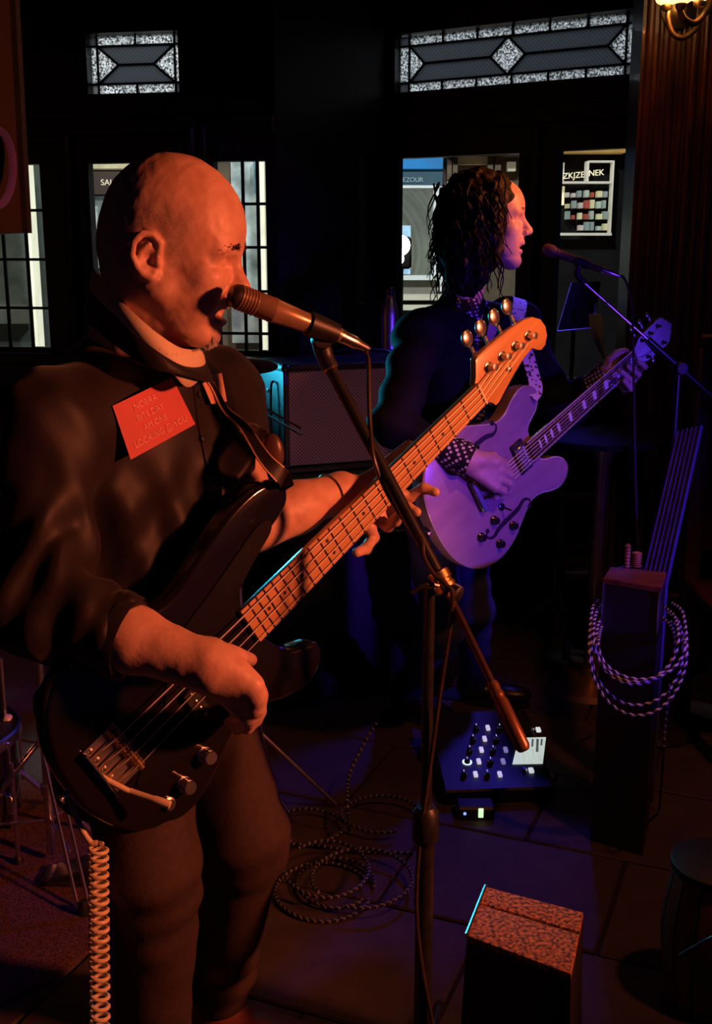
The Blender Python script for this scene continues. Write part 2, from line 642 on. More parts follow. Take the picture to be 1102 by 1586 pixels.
# ---- walls with openings
class Wall:
    def __init__(self, q, d):
        self.q = A(*q); d = nrm(A(*d)); self.d = d
        self.o = A(-d[1], d[0])                       # outward, away from the room
        if self.o[1] < 0: self.o = -self.o
        self.R = (A(d[0], d[1], 0), A(self.o[0], self.o[1], 0), A(0, 0, 1))
    def hit(self, px, py):
        r = (px - 551.0) / F * RT + FW + (793.0 - py) / F * UP
        n = self.o
        t = ((self.q - CAM[:2]) @ n) / (r[:2] @ n)
        p = CAM + t * r
        return (p[:2] - self.q) @ self.d, p[2]
    def pos(self, s, z, t=0.0):
        p = self.q + self.d * s + self.o * t
        return A(p[0], p[1], z)
    def frame(self, name, label, s=0.0, z=0.0):
        return thing(name, self.pos(s, z), label, None, rot=self.R, kind='structure')

WC = Wall((0.6417, 4.5), (0.863, -0.504))
WA = Wall((-0.89, 4.48), (0.983, -0.18))

def wall_mesh(name, wl, s0, s1, z0, z1, holes, label, th=0.06):
    e = wl.frame(name, label)
    ss = sorted({s0, s1, *[h[0] for h in holes], *[h[1] for h in holes]})
    zz = sorted({z0, z1, *[h[2] for h in holes], *[h[3] for h in holes]})
    mb = MB()
    for i in range(len(ss) - 1):
        run = None
        for j in range(len(zz) - 1):
            cs, cz = (ss[i] + ss[i + 1]) / 2, (zz[j] + zz[j + 1]) / 2
            solid = not any(h[0] < cs < h[1] and h[2] < cz < h[3] for h in holes)
            if solid:
                run = [zz[j], zz[j + 1]] if run is None else [run[0], zz[j + 1]]
            if run and (not solid or j == len(zz) - 2):
                mb.box(((ss[i] + ss[i + 1]) / 2, th / 2, (run[0] + run[1]) / 2), (ss[i + 1] - ss[i], th, run[1] - run[0]))
                run = None
    mb.build('panelling', wood, e, smooth=False)
    return e

def hole(wl, x0, x1, ytop, ybot, xref=None):
    xr = xref if xref is not None else x0
    s0, _ = wl.hit(x0, (ytop + ybot) / 2); s1, _ = wl.hit(x1, (ytop + ybot) / 2)
    _, z1 = wl.hit(xr, ytop); _, z0 = wl.hit(xr, ybot)
    return [s0, s1, z0, z1]

hT = hole(WC, 611, 981, 54, 144)             # long transom light at the right
hW1 = hole(WC, 609, 802, 241, 575)
hW2 = hole(WC, 853, 972, 228, 600); hW2[2] = hW1[2]; hW2[3] = hW1[3]
hS = hole(WA, 134, 276, 52, 146)             # small transom light at the left
hL1 = hole(WA, -60, 76, 249, 640, 60)
hL2 = hole(WA, 141, 262, 248, 640)
hL3 = hole(WA, 330, 417, 247, 548, 376)
for h in (hL2, hL3): h[3] = hL1[3]
hL1[2] = hL2[2] = hL3[2]
sC0, _ = WC.hit(596, 300); sC1, _ = WC.hit(1040, 300)
sA0 = -1.3; sA1, _ = WA.hit(428, 300)
wall_c = wall_mesh('wall_right', WC, sC0, sC1, 0, 2.75, [hT, hW1, hW2], 'black panelled wall with a long leaded transom light')
wall_a = wall_mesh('wall_left', WA, sA0, sA1, 0, 2.75, [hS, hL1, hL2, hL3], 'black panelled wall with narrow leaded windows')
# the short return between the two window walls, with a glazed slit
a0 = WA.pos(sA1, 0); b0 = WC.pos(sC0, 0)
WB = Wall((a0[0], a0[1]), (b0[0] - a0[0], b0[1] - a0[1]))
LB = float(np.linalg.norm(b0 - a0))
sl0, _ = WB.hit(556, 300); sl1, _ = WB.hit(566, 300)
_, zt = WB.hit(560, 240); _, zb = WB.hit(560, 470)
wall_b = wall_mesh('wall_return', WB, 0, LB, 0, 2.75, [[sl0, sl1, zb, zt]], 'narrow black return wall between the window walls')
e = WB.frame('window_6', 'thin slit of glass in the black return wall')
MB().box(((sl0 + sl1) / 2, 0.05, (zb + zt) / 2), (sl1 - sl0, 0.006, zt - zb)).build('pane', clear_glass, e, smooth=False)

def moulding(wl, wall, rows, s0, s1):
    for z, hgt, dp in rows:
        MB().bbox(((s0 + s1) / 2, -dp / 2, z), (s1 - s0, dp, hgt), 0.008).build('rail', wood, wall, smooth=False)
moulding(WC, wall_c, [((hW1[3] + hT[2]) / 2, 0.07, 0.025), (hW1[2] - 0.03, 0.05, 0.09), (0.12, 0.2, 0.03)], sC0, sC1)
moulding(WA, wall_a, [((hL1[3] + hS[2]) / 2, 0.07, 0.025), (hL1[2] - 0.03, 0.05, 0.09), (0.12, 0.2, 0.03)], sA0, sA1)
for wl, wall, xs in ((WA, wall_a, (108, 300, 318)), (WC, wall_c, (828, 1000))):
    for x in xs:
        s_, _ = wl.hit(x, 300)
        MB().bbox((s_, -0.018, 0.98), (0.035, 0.036, 1.9), 0.010).build('stile', wood, wall, smooth=False)

def poly_pane(pts, mat, parent, th=0.005):
    mb = MB()
    n = len(pts)
    v = [(p[0], 0.044, p[1]) for p in pts] + [(p[0], 0.044 + th, p[1]) for p in pts]
    f = [tuple(range(n)), tuple(range(n, 2 * n))[::-1]] + [(i, (i + 1) % n, n + (i + 1) % n, n + i) for i in range(n)]
    mb.add(v, f)
    return mb.build('pane', mat, parent, smooth=False)

def came(a, b, parent, w_=0.008):
    a = A(*a); b = A(*b)
    L = np.linalg.norm(b - a); d = (b - a) / L
    R = (A(d[0], 0, d[1]), A(0, 1, 0), A(-d[1], 0, d[0]))
    m = (a + b) / 2
    return MB().box((m[0], 0.0465, m[1]), (L, 0.012, w_), R).build('lead_strip', lead, parent, smooth=False)

def transom(name, wl, h, cols, diamond, label):
    e = wl.frame(name, label, h[0], h[2])
    W_, H_ = h[1] - h[0], h[3] - h[2]
    bx_, bz = (0.075 * W_ if not diamond else 0.045 * W_), 0.185 * H_
    xs = [bx_ + (W_ - 2 * bx_) * i / cols for i in range(cols + 1)]
    g = 0.003
    def rect(x0, x1, z0, z1, m):
        poly_pane([(x0 + g, z0 + g), (x1 - g, z0 + g), (x1 - g, z1 - g), (x0 + g, z1 - g)], m, e)
    for i, (cx, cz) in enumerate([(0, 0), (W_ - bx_, 0), (0, H_ - bz), (W_ - bx_, H_ - bz)]):
        rect(cx, cx + bx_, cz, cz + bz, corner_glass if i in (0, 3) and not diamond or i in (1,) and diamond else plain_corner)
    for i in range(cols):
        rect(xs[i], xs[i + 1], 0, bz, hammered)
        rect(xs[i], xs[i + 1], H_ - bz, H_, hammered)
        if i:
            came((xs[i], 0), (xs[i], bz), e); came((xs[i], H_ - bz), (xs[i], H_), e)
    rect(0, bx_, bz, H_ - bz, hammered); rect(W_ - bx_, W_, bz, H_ - bz, hammered)
    for z in (bz, H_ - bz): came((0, z), (W_, z), e)
    for x in (bx_, W_ - bx_): came((x, 0), (x, H_), e)
    c = H_ / 2
    x0, x1 = bx_, W_ - bx_
    z0, z1 = bz, H_ - bz
    t = (z1 - z0) * (0.5 if diamond else 0.62)
    tri = lambda a, b, c_: poly_pane([a, b, c_], hammered, e)
    tri((x0, z0), (x0 + t, c), (x0, z1)); tri((x1, z0), (x1, z1), (x1 - t, c))
    for a, b in (((x0, z0), (x0 + t, c)), ((x0, z1), (x0 + t, c)), ((x1, z0), (x1 - t, c)), ((x1, z1), (x1 - t, c))):
        came(a, b, e)
    if diamond:
        m = (x0 + x1) / 2 - 0.02 * W_
        q = (z1 - z0) * 0.52
        poly_pane([(m - q, c), (m, z0), (m + q, c), (m, z1)], hammered, e)
        for a, b in (((m - q, c), (m, z0)), ((m, z0), (m + q, c)), ((m + q, c), (m, z1)), ((m, z1), (m - q, c))): came(a, b, e)
        poly_pane([(x0, z1), (x0 + t, c), (m - q, c), (m, z1)], obscure, e)
        poly_pane([(x0, z0), (m, z0), (m - q, c), (x0 + t, c)], obscure, e)
        poly_pane([(m, z1), (m + q, c), (x1 - t, c), (x1, z1)], obscure, e)
        poly_pane([(m, z0), (x1, z0), (x1 - t, c), (m + q, c)], obscure, e)
        came((x0 + t, c), (m - q, c), e); came((m + q, c), (x1 - t, c), e)
    else:
        poly_pane([(x0, z1), (x0 + t, c), (x1 - t, c), (x1, z1)], obscure, e)
        poly_pane([(x0, z0), (x1, z0), (x1 - t, c), (x0 + t, c)], obscure, e)
        came((x0 + t, c), (x1 - t, c), e)
    return e

transom('window_1', WC, hT, 6, True, 'long leaded transom light with a centre diamond at the upper right')
transom('window_2', WA, hS, 2, False, 'small leaded transom light above the bald singer')

def sash(name, wl, h, label, vbars=(), hbars=()):
    e = wl.frame(name, label, h[0], h[2])
    W_, H_ = h[1] - h[0], h[3] - h[2]
    fr = MB()
    b = 0.012
    for c_, s_ in (((b / 2, .03, H_ / 2), (b, .05, H_)), ((W_ - b / 2, .03, H_ / 2), (b, .05, H_)), ((W_ / 2, .03, b / 2), (W_ - 2 * b, .05, b)), ((W_ / 2, .03, H_ - b / 2), (W_ - 2 * b, .05, b))):
        fr.box(c_, s_)
    fr.build('frame', wood, e, smooth=False)
    vs = [0] + [v * W_ for v in vbars] + [W_]
    hs = [0] + [v * H_ for v in hbars] + [H_]
    for v in vs[1:-1]: came((v, 0), (v, H_), e, 0.011)
    for v in hs[1:-1]: came((0, v), (W_, v), e, 0.011)
    for i in range(len(vs) - 1):
        for j in range(len(hs) - 1):
            poly_pane([(vs[i], hs[j]), (vs[i + 1], hs[j]), (vs[i + 1], hs[j + 1]), (vs[i], hs[j + 1])], clear_glass, e, 0.004)
    return e
def frac(wl, h, py, px):
    return (wl.hit(px, py)[1] - h[2]) / (h[3] - h[2])
sash('window_3', WC, hW1, 'clear window behind the long-haired guitarist')
sash('window_4', WC, hW2, 'clear window to the right of the guitarist with lit shop beyond')
sash('window_5', WA, hL1, 'leaded window at the left edge of the photo', [0.46, 0.72], [frac(WA, hL1, y, 60) for y in (560, 478, 402, 325)])
sash('window_7', WA, hL2, 'unleaded narrow window behind the back of the bald head')
sash('window_8', WA, hL3, 'leaded narrow window in front of the bald singer', [0.5, 0.76], [frac(WA, hL3, y, 396) for y in (518, 452, 383, 315)])

# ---- remaining shell
cpo = [(-2.4, -1.3), (3.7, -1.3), (3.7, WC.pos(sC1, 0)[1] + .08), tuple(WC.pos(sC1, 0, .05)[:2]), tuple(WC.pos(sC0, 0, .05)[:2]), tuple(WA.pos(sA1, 0, .05)[:2]), tuple(WA.pos(sA0, 0, .05)[:2]), (-2.4, WA.pos(sA0, 0)[1])]
t_ = MB().prism(cpo, 2.752, 2.83).build('ceiling', plaster, smooth=False)
tag(t_, 'dark pub ceiling', kind='structure')
t_ = MB().box((-2.30, 2.0, 1.38), (0.1, 6.6, 2.76)).build('wall_side', wood, smooth=False)
tag(t_, 'dark side wall at the left', kind='structure')
pz = WC.pos(sC1, 0)
t_ = MB().box(((pz[0] + 3.6) / 2, pz[1] + 0.05, 1.38), (3.6 - pz[0], 0.1, 2.76)).build('wall_back', wood, smooth=False)
tag(t_, 'dark back wall at the right', kind='structure')

# ---- reeded timber pillar at the right, lit by the wall lamp
pil_m = M('polished_mahogany', (0.10, 0.026, 0.010), (0.035, 0.010, 0.005), 8, rough=0.32, bump=0.4, bscale=60, stretch=(8, 8, 0.7), coat=0.3)
pc = PY(1075, 120, 3.62)
pil = thing('trim_1', (pc[0], 3.70, 0), 'reeded mahogany pillar under the brass wall lamp', None, kind='structure')
MB().box((0, 0.07, 1.38), (0.30, 0.14, 2.76)).build('pillar_core', pil_m, pil, smooth=False)
for i in range(8):
    x = -0.125 + i * 0.0357
    wv = 0.011 if i % 2 else 0.015
    MB().tube([(x, 0.002, 0.3), (x, 0.002, 2.72)], wv, 10).build('reed', pil_m, pil)
MB().bbox((0, 0.05, 0.15), (0.36, 0.22, 0.30), 0.012).build('plinth', pil_m, pil, smooth=False)

# ================================================================== THE STREET OUTSIDE
asph = M('wet_asphalt', (0.05, 0.052, 0.05), (0.03, 0.031, 0.032), 9, rough=0.55, bump=0.3, bscale=90)
pave = M('pavement_flags', (0.22, 0.21, 0.19), (0.15, 0.145, 0.13), 4, rough=0.8, bump=0.2)
line = M('road_paint', (0.7, 0.7, 0.62), (0.5, 0.5, 0.44), 9, rough=0.7)
t_ = MB().box((0, 9.0, -0.21), (24, 6.6, 0.06)).build('road', asph, smooth=False); tag(t_, 'dark road outside the pub windows', kind='structure')
t_ = MB().bbox((0, 12.9, -0.09), (24, 2.0, 0.2), 0.01).build('pavement', pave, smooth=False); tag(t_, 'far pavement in front of the shops', kind='structure')
t_ = MB().bbox((0, 5.55, -0.12), (24, 0.9, 0.1), 0.01).build('pavement', pave, smooth=False); tag(t_, 'near pavement outside the pub', kind='structure')
for i, y in enumerate((6.9, 7.15)):
    t_ = MB().box((-4.0, y, -0.178), (6.0, 0.07, 0.006)).build('road_line', line, smooth=False)
    tag(t_, ('near' if i == 0 else 'far') + ' painted kerb line on the road at the left', kind='structure')

def lit(name, c, s, c2=None, scale=3.0, kind='noise', stretch=None):  # emission also stands in for street light on columns, risers and cornices
    return M(name, c, c2, scale, rough=0.8, emit=s, kind=kind, stretch=stretch)
YF = 12.2
def fbox(mb, x0, y0, x1, y1, dep=0.12, Y=YF, yref=None):
    """a box on the far shop fronts, spanning that range of sight lines"""
    a = PY(x0, y1, Y); b = PY(x1, y0, Y); ym = (y0 + y1) / 2
    a[0] = PY(x0, ym, Y)[0]; b[0] = PY(x1, ym, Y)[0]
    return mb.box(((a[0] + b[0]) / 2, Y - dep / 2, (a[2] + b[2]) / 2), (abs(b[0] - a[0]), dep, abs(b[2] - a[2])))

stone = M('sandstone_front', (0.13, 0.088, 0.05), (0.06, 0.042, 0.028), 3, rough=0.85, bump=0.5, bscale=12)
drk = M('dark_shop_paint', (0.009, 0.008, 0.008), (0.006, 0.005, 0.006), 3, rough=0.9, spec=0.08)
cream = M('cream_shop_paint', (0.75, 0.70, 0.52), (0.62, 0.58, 0.44), 3, rough=0.6)
white_p = M('white_shop_paint', (0.8, 0.82, 0.8), (0.7, 0.72, 0.7), 3, rough=0.55)
# shop with the blue fascia
sh = thing('shop_front', PY(640, 393, YF) * A(1, 1, 0), 'shop front with bright blue fascia and white lit window across the street', 'building')
def sp(name, mat, x0, y0, x1, y1, dep=0.12, Y=YF, par=None):
    return fbox(MB(), x0, y0, x1, y1, dep, Y).build(name, mat, par, world=True, smooth=False)
sp('wall', stone, 560, 60, 690, 600, 0.3, YF + 0.4, sh)
sp('fascia', lit('blue_lit_fascia', (0.01, 0.16, 0.42), 0.55, (0.01, 0.10, 0.24), 1.2), 560, 228, 683, 264, 0.25, YF, sh)
fs = sp('sign_board', M('dark_teal_board', (0.008, 0.05, 0.075), (0.005, 0.03, 0.05), 2, rough=0.5, emit=0.35), 560, 265, 683, 289, 0.2, YF, sh)
letters('lettering', 'EPSEZOUR', 0.066, lit('pale_sign_letters', (0.25, 0.33, 0.36), 0.6), fs, PY(632, 279, YF - 0.215), (1, 0, 0), (0, 0, 1), 0.006)
sp('window_frame', white_p, 560, 289, 676, 293, 0.22, YF, sh)
sp('window_frame', white_p, 668, 293, 676, 428, 0.22, YF, sh)
sp('display', lit('lit_shop_interior', (0.34, 0.37, 0.30), 0.75, (0.12, 0.15, 0.15), 1.0), 560, 293, 668, 427, 0.05, YF + 0.15, sh)
sp('display_item', lit('cool_lit_rack', (0.35, 0.55, 0.72), 0.7, (0.1, 0.2, 0.3), 6), 612, 350, 634, 424, 0.2, YF + 0.1, sh)
sp('sill', white_p, 560, 426, 676, 433, 0.25, YF, sh)
sp('stall_riser', M('grey_stall_riser', (0.20, 0.18, 0.15), (0.14, 0.13, 0.11), 3, rough=.8), 560, 433, 690, 480, 0.15, YF, sh)
sp('door_frame', white_p, 677, 290, 684, 450, 0.2, YF, sh)
for yy, nm in ((470, 'step'), (455, 'ledge')):
    sp(nm, cream, 560, yy, 700, yy + 8, 0.35, YF - 0.1, sh)
# stone building with pilasters
sb = thing('stone_building', PY(745, 393, YF) * A(1, 1, 0), 'brown sandstone building with carved pilasters between the two shops', 'building')
sp('wall', stone, 690, 60, 850, 600, 0.3, YF + 0.35, sb)
for x0, x1 in ((690, 697), (699, 706), (752, 760), (763, 772)):
    sp('pilaster', stone, x0, 243, x1, 280, 0.18, YF, sb)
    sp('pilaster_foot', cream, x0, 281, x1, 330, 0.14, YF, sb)
sp('cornice', stone, 686, 236, 850, 244, 0.35, YF, sb)
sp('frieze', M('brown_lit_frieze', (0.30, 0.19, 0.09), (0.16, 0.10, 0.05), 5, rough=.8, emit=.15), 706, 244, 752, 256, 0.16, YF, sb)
wn = sp('shop_window', lit('warm_shop_window', (0.75, 0.55, 0.25), 0.55, (0.02, 0.02, 0.02), 9), 706, 272, 746, 300, 0.1, YF + .1, sb)
sp('window_panel', lit('bright_card', (0.9, 0.92, 0.9), 0.9), 719, 274, 727, 297, 0.12, YF, sb)
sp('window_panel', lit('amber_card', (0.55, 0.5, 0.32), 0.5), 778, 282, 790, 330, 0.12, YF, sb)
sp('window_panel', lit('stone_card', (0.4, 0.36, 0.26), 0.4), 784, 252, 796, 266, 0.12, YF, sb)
# dark timber shop at the right
ds = thing('shop_front', PY(905, 393, YF) * A(1, 1, 0), 'dark timber shop front with white framed display window at the right', 'building')
sp('wall', drk, 845, 60, 1010, 600, 0.3, YF + 0.4, ds)
sp('fascia', lit('amber_lit_fascia', (0.36, 0.20, 0.05), 0.55, (0.24, 0.13, 0.03), 2), 858, 224, 962, 239, 0.2, YF, ds)
for x0, y0, x1, y1 in ((855, 253, 870, 255), (866, 253, 870, 283), (904, 251, 908, 283), (908, 250, 944, 252.5), (942, 250, 944.5, 362), (856, 282, 943, 285), (853, 361, 943, 365)):
    sp('window_bar', lit('lit_white_bar', (0.62, 0.55, 0.45), 0.35), x0, y0, x1, y1, 0.12, YF, ds)
sp('display', lit('dim_shop_interior', (0.01, 0.012, 0.012), 0.5, (0.16, 0.15, 0.10), 7, 'noise'), 855, 286, 942, 361, 0.04, YF + 0.2, ds)
sp('display_panel', lit('cream_lit_panel', (0.78, 0.66, 0.40), 0.8), 855, 289, 872, 318, 0.06, YF + 0.1, ds)
sp('display_panel', lit('white_lit_panel', (0.95, 0.93, 0.74), 1.0), 853, 322, 863, 362, 0.08, YF + 0.06, ds)
jar_c = [(0.30, 0.05, 0.03), (0.32, 0.36, 0.28), (0.5, 0.45, 0.25), (0.2, 0.24, 0.22), (0.42, 0.36, 0.3)]
random.seed(3)
for r in range(4):
    for c in range(7):
        x = 873 + c * 9.6 + random.uniform(-1, 1); yb = 306 + r * 17
        if r == 3 and c < 2: continue
        col = jar_c[random.randrange(5)]
        hgt = random.uniform(6, 13)
        j = sp('display_item', lit('jar_%d' % (r * 7 + c), col, random.uniform(0.25, 0.6)), x, yb - hgt, x + random.uniform(4, 7.5), yb, 0.12, YF + 0.05, ds)
letters('lettering', 'ZKJZE', 0.085, lit('gold_sign_letters', (0.85, 0.72, 0.48), 0.8), ds, PY(888, 272, YF - 0.13), (1, 0, 0.08), (0, 0, 1), 0.006)
letters('lettering', 'NEK', 0.085, MATS['gold_sign_letters'], ds, PY(923, 268, YF - 0.13), (1, 0, 0.08), (0, 0, 1), 0.006)
# shops seen through the left windows
ls = thing('shop_front', PY(240, 393, YF) * A(1, 1, 0), 'shop front with dark sign board seen past the bald head', 'building')
sp('wall', stone, 100, 60, 300, 600, 0.3, YF + 0.4, ls)
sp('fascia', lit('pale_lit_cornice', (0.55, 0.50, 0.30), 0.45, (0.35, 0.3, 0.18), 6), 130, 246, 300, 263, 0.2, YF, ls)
fs = sp('sign_board', M('brown_sign_board', (0.045, 0.022, 0.016), None, 3, rough=.6), 130, 265, 300, 302, 0.15, YF, ls)
letters('lettering', 'SALON', 0.085, lit('ivory_sign_letters', (0.7, 0.62, 0.45), 0.6), fs, PY(176, 283, YF - 0.16), (1, 0, 0), (0, 0, 1), 0.006)
sp('display', lit('grey_lit_glass', (0.14, 0.16, 0.15), 0.6, (0.05, 0.06, 0.06), 2), 130, 304, 300, 430, 0.05, YF, ls)
sp('door_frame', lit('frosted_post', (0.5, 0.55, 0.52), 0.5, (0.2, 0.22, 0.22), 8), 149, 320, 156, 430, 0.15, YF, ls)
rs = thing('shop_front', PY(400, 393, YF) * A(1, 1, 0), 'pale blue and white shop front seen through the leaded window by the microphone', 'building')
sp('wall', stone, 300, 60, 470, 600, 0.3, YF + 0.4, rs)
sp('sign_board', lit('pale_blue_board', (0.10, 0.20, 0.26), 0.5, (0.05, 0.10, 0.14), 4), 395, 246, 407, 300, 0.15, YF, rs)
sp('display', lit('cool_lit_display', (0.50, 0.58, 0.57), 0.4, (0.08, 0.10, 0.09), 2.6), 360, 250, 420, 450, 0.05, YF + .1, rs)
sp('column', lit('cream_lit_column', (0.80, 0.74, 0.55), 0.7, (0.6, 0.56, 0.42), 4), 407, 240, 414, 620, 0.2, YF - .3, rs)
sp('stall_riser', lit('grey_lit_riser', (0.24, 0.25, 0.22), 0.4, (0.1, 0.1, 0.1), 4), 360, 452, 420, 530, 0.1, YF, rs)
ws = thing('shop_front', PY(20, 393, YF) * A(1, 1, 0), 'dark green shop front with cream column at the left edge', 'building')
sp('wall', M('dark_green_front', (0.06, 0.075, 0.06), (0.03, 0.04, 0.035), 2, rough=.7), -160, 60, 100, 600, 0.3, YF + 0.4, ws)
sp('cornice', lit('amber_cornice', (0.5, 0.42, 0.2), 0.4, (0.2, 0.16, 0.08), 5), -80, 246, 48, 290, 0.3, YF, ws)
sp('column', lit('bright_cream_column', (0.92, 0.88, 0.66), 0.7, (0.8, 0.76, 0.56), 3), 53, 240, 62, 600, 0.25, YF - .4, ws)  # painted glow: the column is no lamp, street light sits in its colour
sp('display', lit('dim_green_window', (0.06, 0.07, 0.055), 0.6, (0.02, 0.025, 0.02), 3), -100, 330, 46, 470, 0.06, YF, ws)
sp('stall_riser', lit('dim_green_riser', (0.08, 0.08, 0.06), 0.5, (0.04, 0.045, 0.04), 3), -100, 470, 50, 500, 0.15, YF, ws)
# glare of two lamps on a parked car
cl0 = P(619, 380, 9.0)
car = thing('bollard_lamp', cl0, 'glaring white lamp on a dark post outside, left of the guitarist', 'street lamp')
gl_m = lit('headlight_glow', (0.95, 1.0, 0.86), 7.0, (0.95, 1.0, 0.86))
MB().sphere((0, 0, 0), 0.085).build('lamp_glass', gl_m, car)
MB().sphere(P(616, 401, 9.0) - P(619, 380, 9.0), 0.05).build('lamp_glass', gl_m, car)
MB().bbox((0.0, 0.10, -0.06), (0.20, 0.10, 0.26), 0.02).build('housing', drk, car)
MB().tube([(0, .10, -0.15), (0, .10, -cl0[2] - 0.18)], 0.035, 14).build('post', drk, car)

# ================================================================== MATERIALS FOR THE BAND
chrome = M('worn_chrome', (0.80, 0.79, 0.77), (0.66, 0.65, 0.63), 40, rough=0.28, metal=1.0)
brass = M('aged_brass', (0.80, 0.55, 0.24), (0.6, 0.40, 0.16), 30, rough=0.34, metal=1.0)
blackmetal = M('black_powder_coat', (0.012, 0.012, 0.014), (0.02, 0.02, 0.022), 60, rough=0.32, spec=0.6)
blackplastic = M('black_plastic', (0.010, 0.010, 0.012), (0.016, 0.016, 0.018), 60, rough=0.45)
gloss_black = M('gloss_black_lacquer', (0.008, 0.007, 0.008), (0.012, 0.009, 0.010), 5, rough=0.12, coat=1.0)
guard_m = M('black_pickguard', (0.012, 0.011, 0.012), None, 30, rough=0.2, coat=0.4)
white_edge = M('white_binding', (0.80, 0.76, 0.66), (0.7, 0.66, 0.56), 30, rough=0.35)
maple = M('amber_maple', (0.60, 0.34, 0.15), (0.48, 0.26, 0.11), 7, rough=0.33, stretch=(0.6, 8, 8), coat=0.5, bump=0.05)
fretwire = M('fret_wire', (0.42, 0.36, 0.32), (0.34, 0.30, 0.27), 30, rough=0.35, metal=1.0)
dotm = M('dark_fret_dot', (0.03, 0.015, 0.012), None, 30, rough=0.4)
stringm = M('steel_string', (0.85, 0.80, 0.74), (0.7, 0.66, 0.6), 300, rough=0.5, metal=1.0)
blond = M('blond_maple_veneer', (0.46, 0.31, 0.31), (0.37, 0.25, 0.26), 5, rough=0.22, coat=0.7, stretch=(1.2, 6, 1))
rosewood = M('dark_rosewood', (0.06, 0.035, 0.04), (0.035, 0.02, 0.025), 12, rough=0.4, stretch=(1, 8, 8))
pearl = M('pearl_inlay', (0.95, 0.97, 0.98), (0.80, 0.86, 0.90), 30, rough=0.22, coat=0.4)
knob_m = M('dark_knob', (0.02, 0.016, 0.016), None, 40, rough=0.2, coat=0.5)
creamcord = M('cream_rubber_cord', (0.78, 0.66, 0.42), (0.68, 0.55, 0.34), 30, rough=0.4)
leather = M('brown_leather', (0.10, 0.045, 0.03), (0.06, 0.028, 0.02), 30, rough=0.35, bump=0.2)
strapm = M('black_nylon_strap', (0.012, 0.010, 0.010), (0.02, 0.016, 0.016), 120, rough=0.35)

def lin(a, b, n):
    return [np.asarray(a, float) + (np.asarray(b, float) - np.asarray(a, float)) * t for t in np.linspace(0, 1, n)]

# ================================================================== BASS GUITAR
bN = P(745, 612, 1.947); bB = P(200, 1160, 1.545)
bx = nrm(bN - bB)
bz = nrm(np.cross(bx, A(0, 0, 1)))
def roll(ax, v, a):
    return v * math.cos(a) + np.cross(ax, v) * math.sin(a)
bz = roll(bx, bz, math.radians(-6))
by = np.cross(bz, bx)
BASS = thing('bass_guitar', bB, 'black bass guitar with amber maple neck held by the bald singer', 'bass guitar', rot=(bx, by, bz))
SCL = 0.864
def bw(x, y, z=0.0):            # bass-local to world
    return bB + bx * x + by * y + bz * z

out = [(-95, 0), (-90, -55), (-70, -105), (-30, -145), (20, -163), (75, -153), (125, -128), (165, -118), (205, -128), (245, -150), (285, -163), (318, -158),
       (340, -140), (342, -118), (322, -104), (300, -92), (282, -70), (272, -45), (268, -31), (268, 31), (276, 52), (300, 70), (345, 82), (395, 92), (425, 102), (438, 122),
       (428, 146), (390, 160), (330, 158), (265, 142), (205, 126), (165, 124), (115, 137), (55, 157), (-5, 155), (-55, 122), (-85, 65)]
bo = smooth_path(np.array(out) / 1000.0, 5, closed=True)
body = MB().prism(bo, -0.055, -0.013, 0.009, 4).build('body', gloss_black, BASS)
gd = [(-20, -62), (40, -80), (100, -92), (150, -95), (200, -100), (245, -105), (270, -80), (262, -36), (262, 36), (285, 56), (330, 74), (372, 88), (382, 104), (360, 112), (300, 100), (230, 84), (165, 70), (120, 40), (95, 20), (60, -20), (10, -40)]
MB().prism(smooth_path(np.array(gd) / 1000., 4, closed=True), -0.0128, -0.0100, 0.0008, 1).build('pickguard', guard_m, BASS)
# neck and fretboard
nk = MB()
sec = []
for x, hw in ((0.255, 0.0315), (0.30, 0.031), (0.864, 0.0205), (0.872, 0.0205)):
    ring = []
    for t in np.linspace(0, math.pi, 9):
        ring.append((x, -hw * math.cos(t), -0.006 - 0.019 * math.sin(t) ** 0.8))
    ring += [(x, hw, 0.0), (x, -hw, 0.0)]
    sec.append(ring)
n_ = len(sec[0])
f_ = []
for i in range(3):
    for k in range(n_):
        f_.append((i * n_ + k, i * n_ + (k + 1) % n_, (i + 1) * n_ + (k + 1) % n_, (i + 1) * n_ + k))
f_ += [tuple(range(n_)), tuple(3 * n_ + k for k in range(n_))[::-1]]
nk.add(np.concatenate([np.array(r) for r in sec]), f_)
neck = nk.build('neck', maple, BASS)
hwx = lambda x: 0.0205 + (SCL - x) / (SCL - 0.26) * 0.011
for i in range(1, 21):
    x = SCL * 2 ** (-i / 12.0)
    MB().tube(lin((x, -hwx(x), 0.0006), (x, hwx(x), 0.0006), 2), 0.0013, 6).build('fret', fretwire, BASS)
for i in (3, 5, 7, 9, 12, 15, 17, 19):
    x = (SCL * 2 ** (-i / 12.0) + SCL * 2 ** (-(i - 1) / 12.0)) / 2
    for y in ((-0.012, 0.012) if i == 12 else (0,)):
        MB().lathe([(0.0032, 0), (0.0032, 0.0005)], (x, y, 0.0), (0, 0, 1), 12).build('fret_dot', dotm, neck)
MB().bbox((SCL + 0.002, 0, 0.001), (0.005, 0.041, 0.006), 0.001).build('nut', white_edge, BASS)
hs = [(4, 20.5), (14, 30), (24, 46), (30, 55), (42, 58), (80, 56), (130, 52), (175, 45), (200, 36), (217, 20), (222, 2), (217, -15), (203, -27), (188, -29), (178, -22), (168, -12), (140, -14), (100, -24), (60, -36), (38, -43), (29, -43), (24, -34), (14, -25), (4, -20.5)]
hv = np.array(hs) / 1000.; hv[:, 0] += SCL
head = MB().prism(hv, -0.022, -0.008, 0.002, 2).build('headstock', maple, BASS)
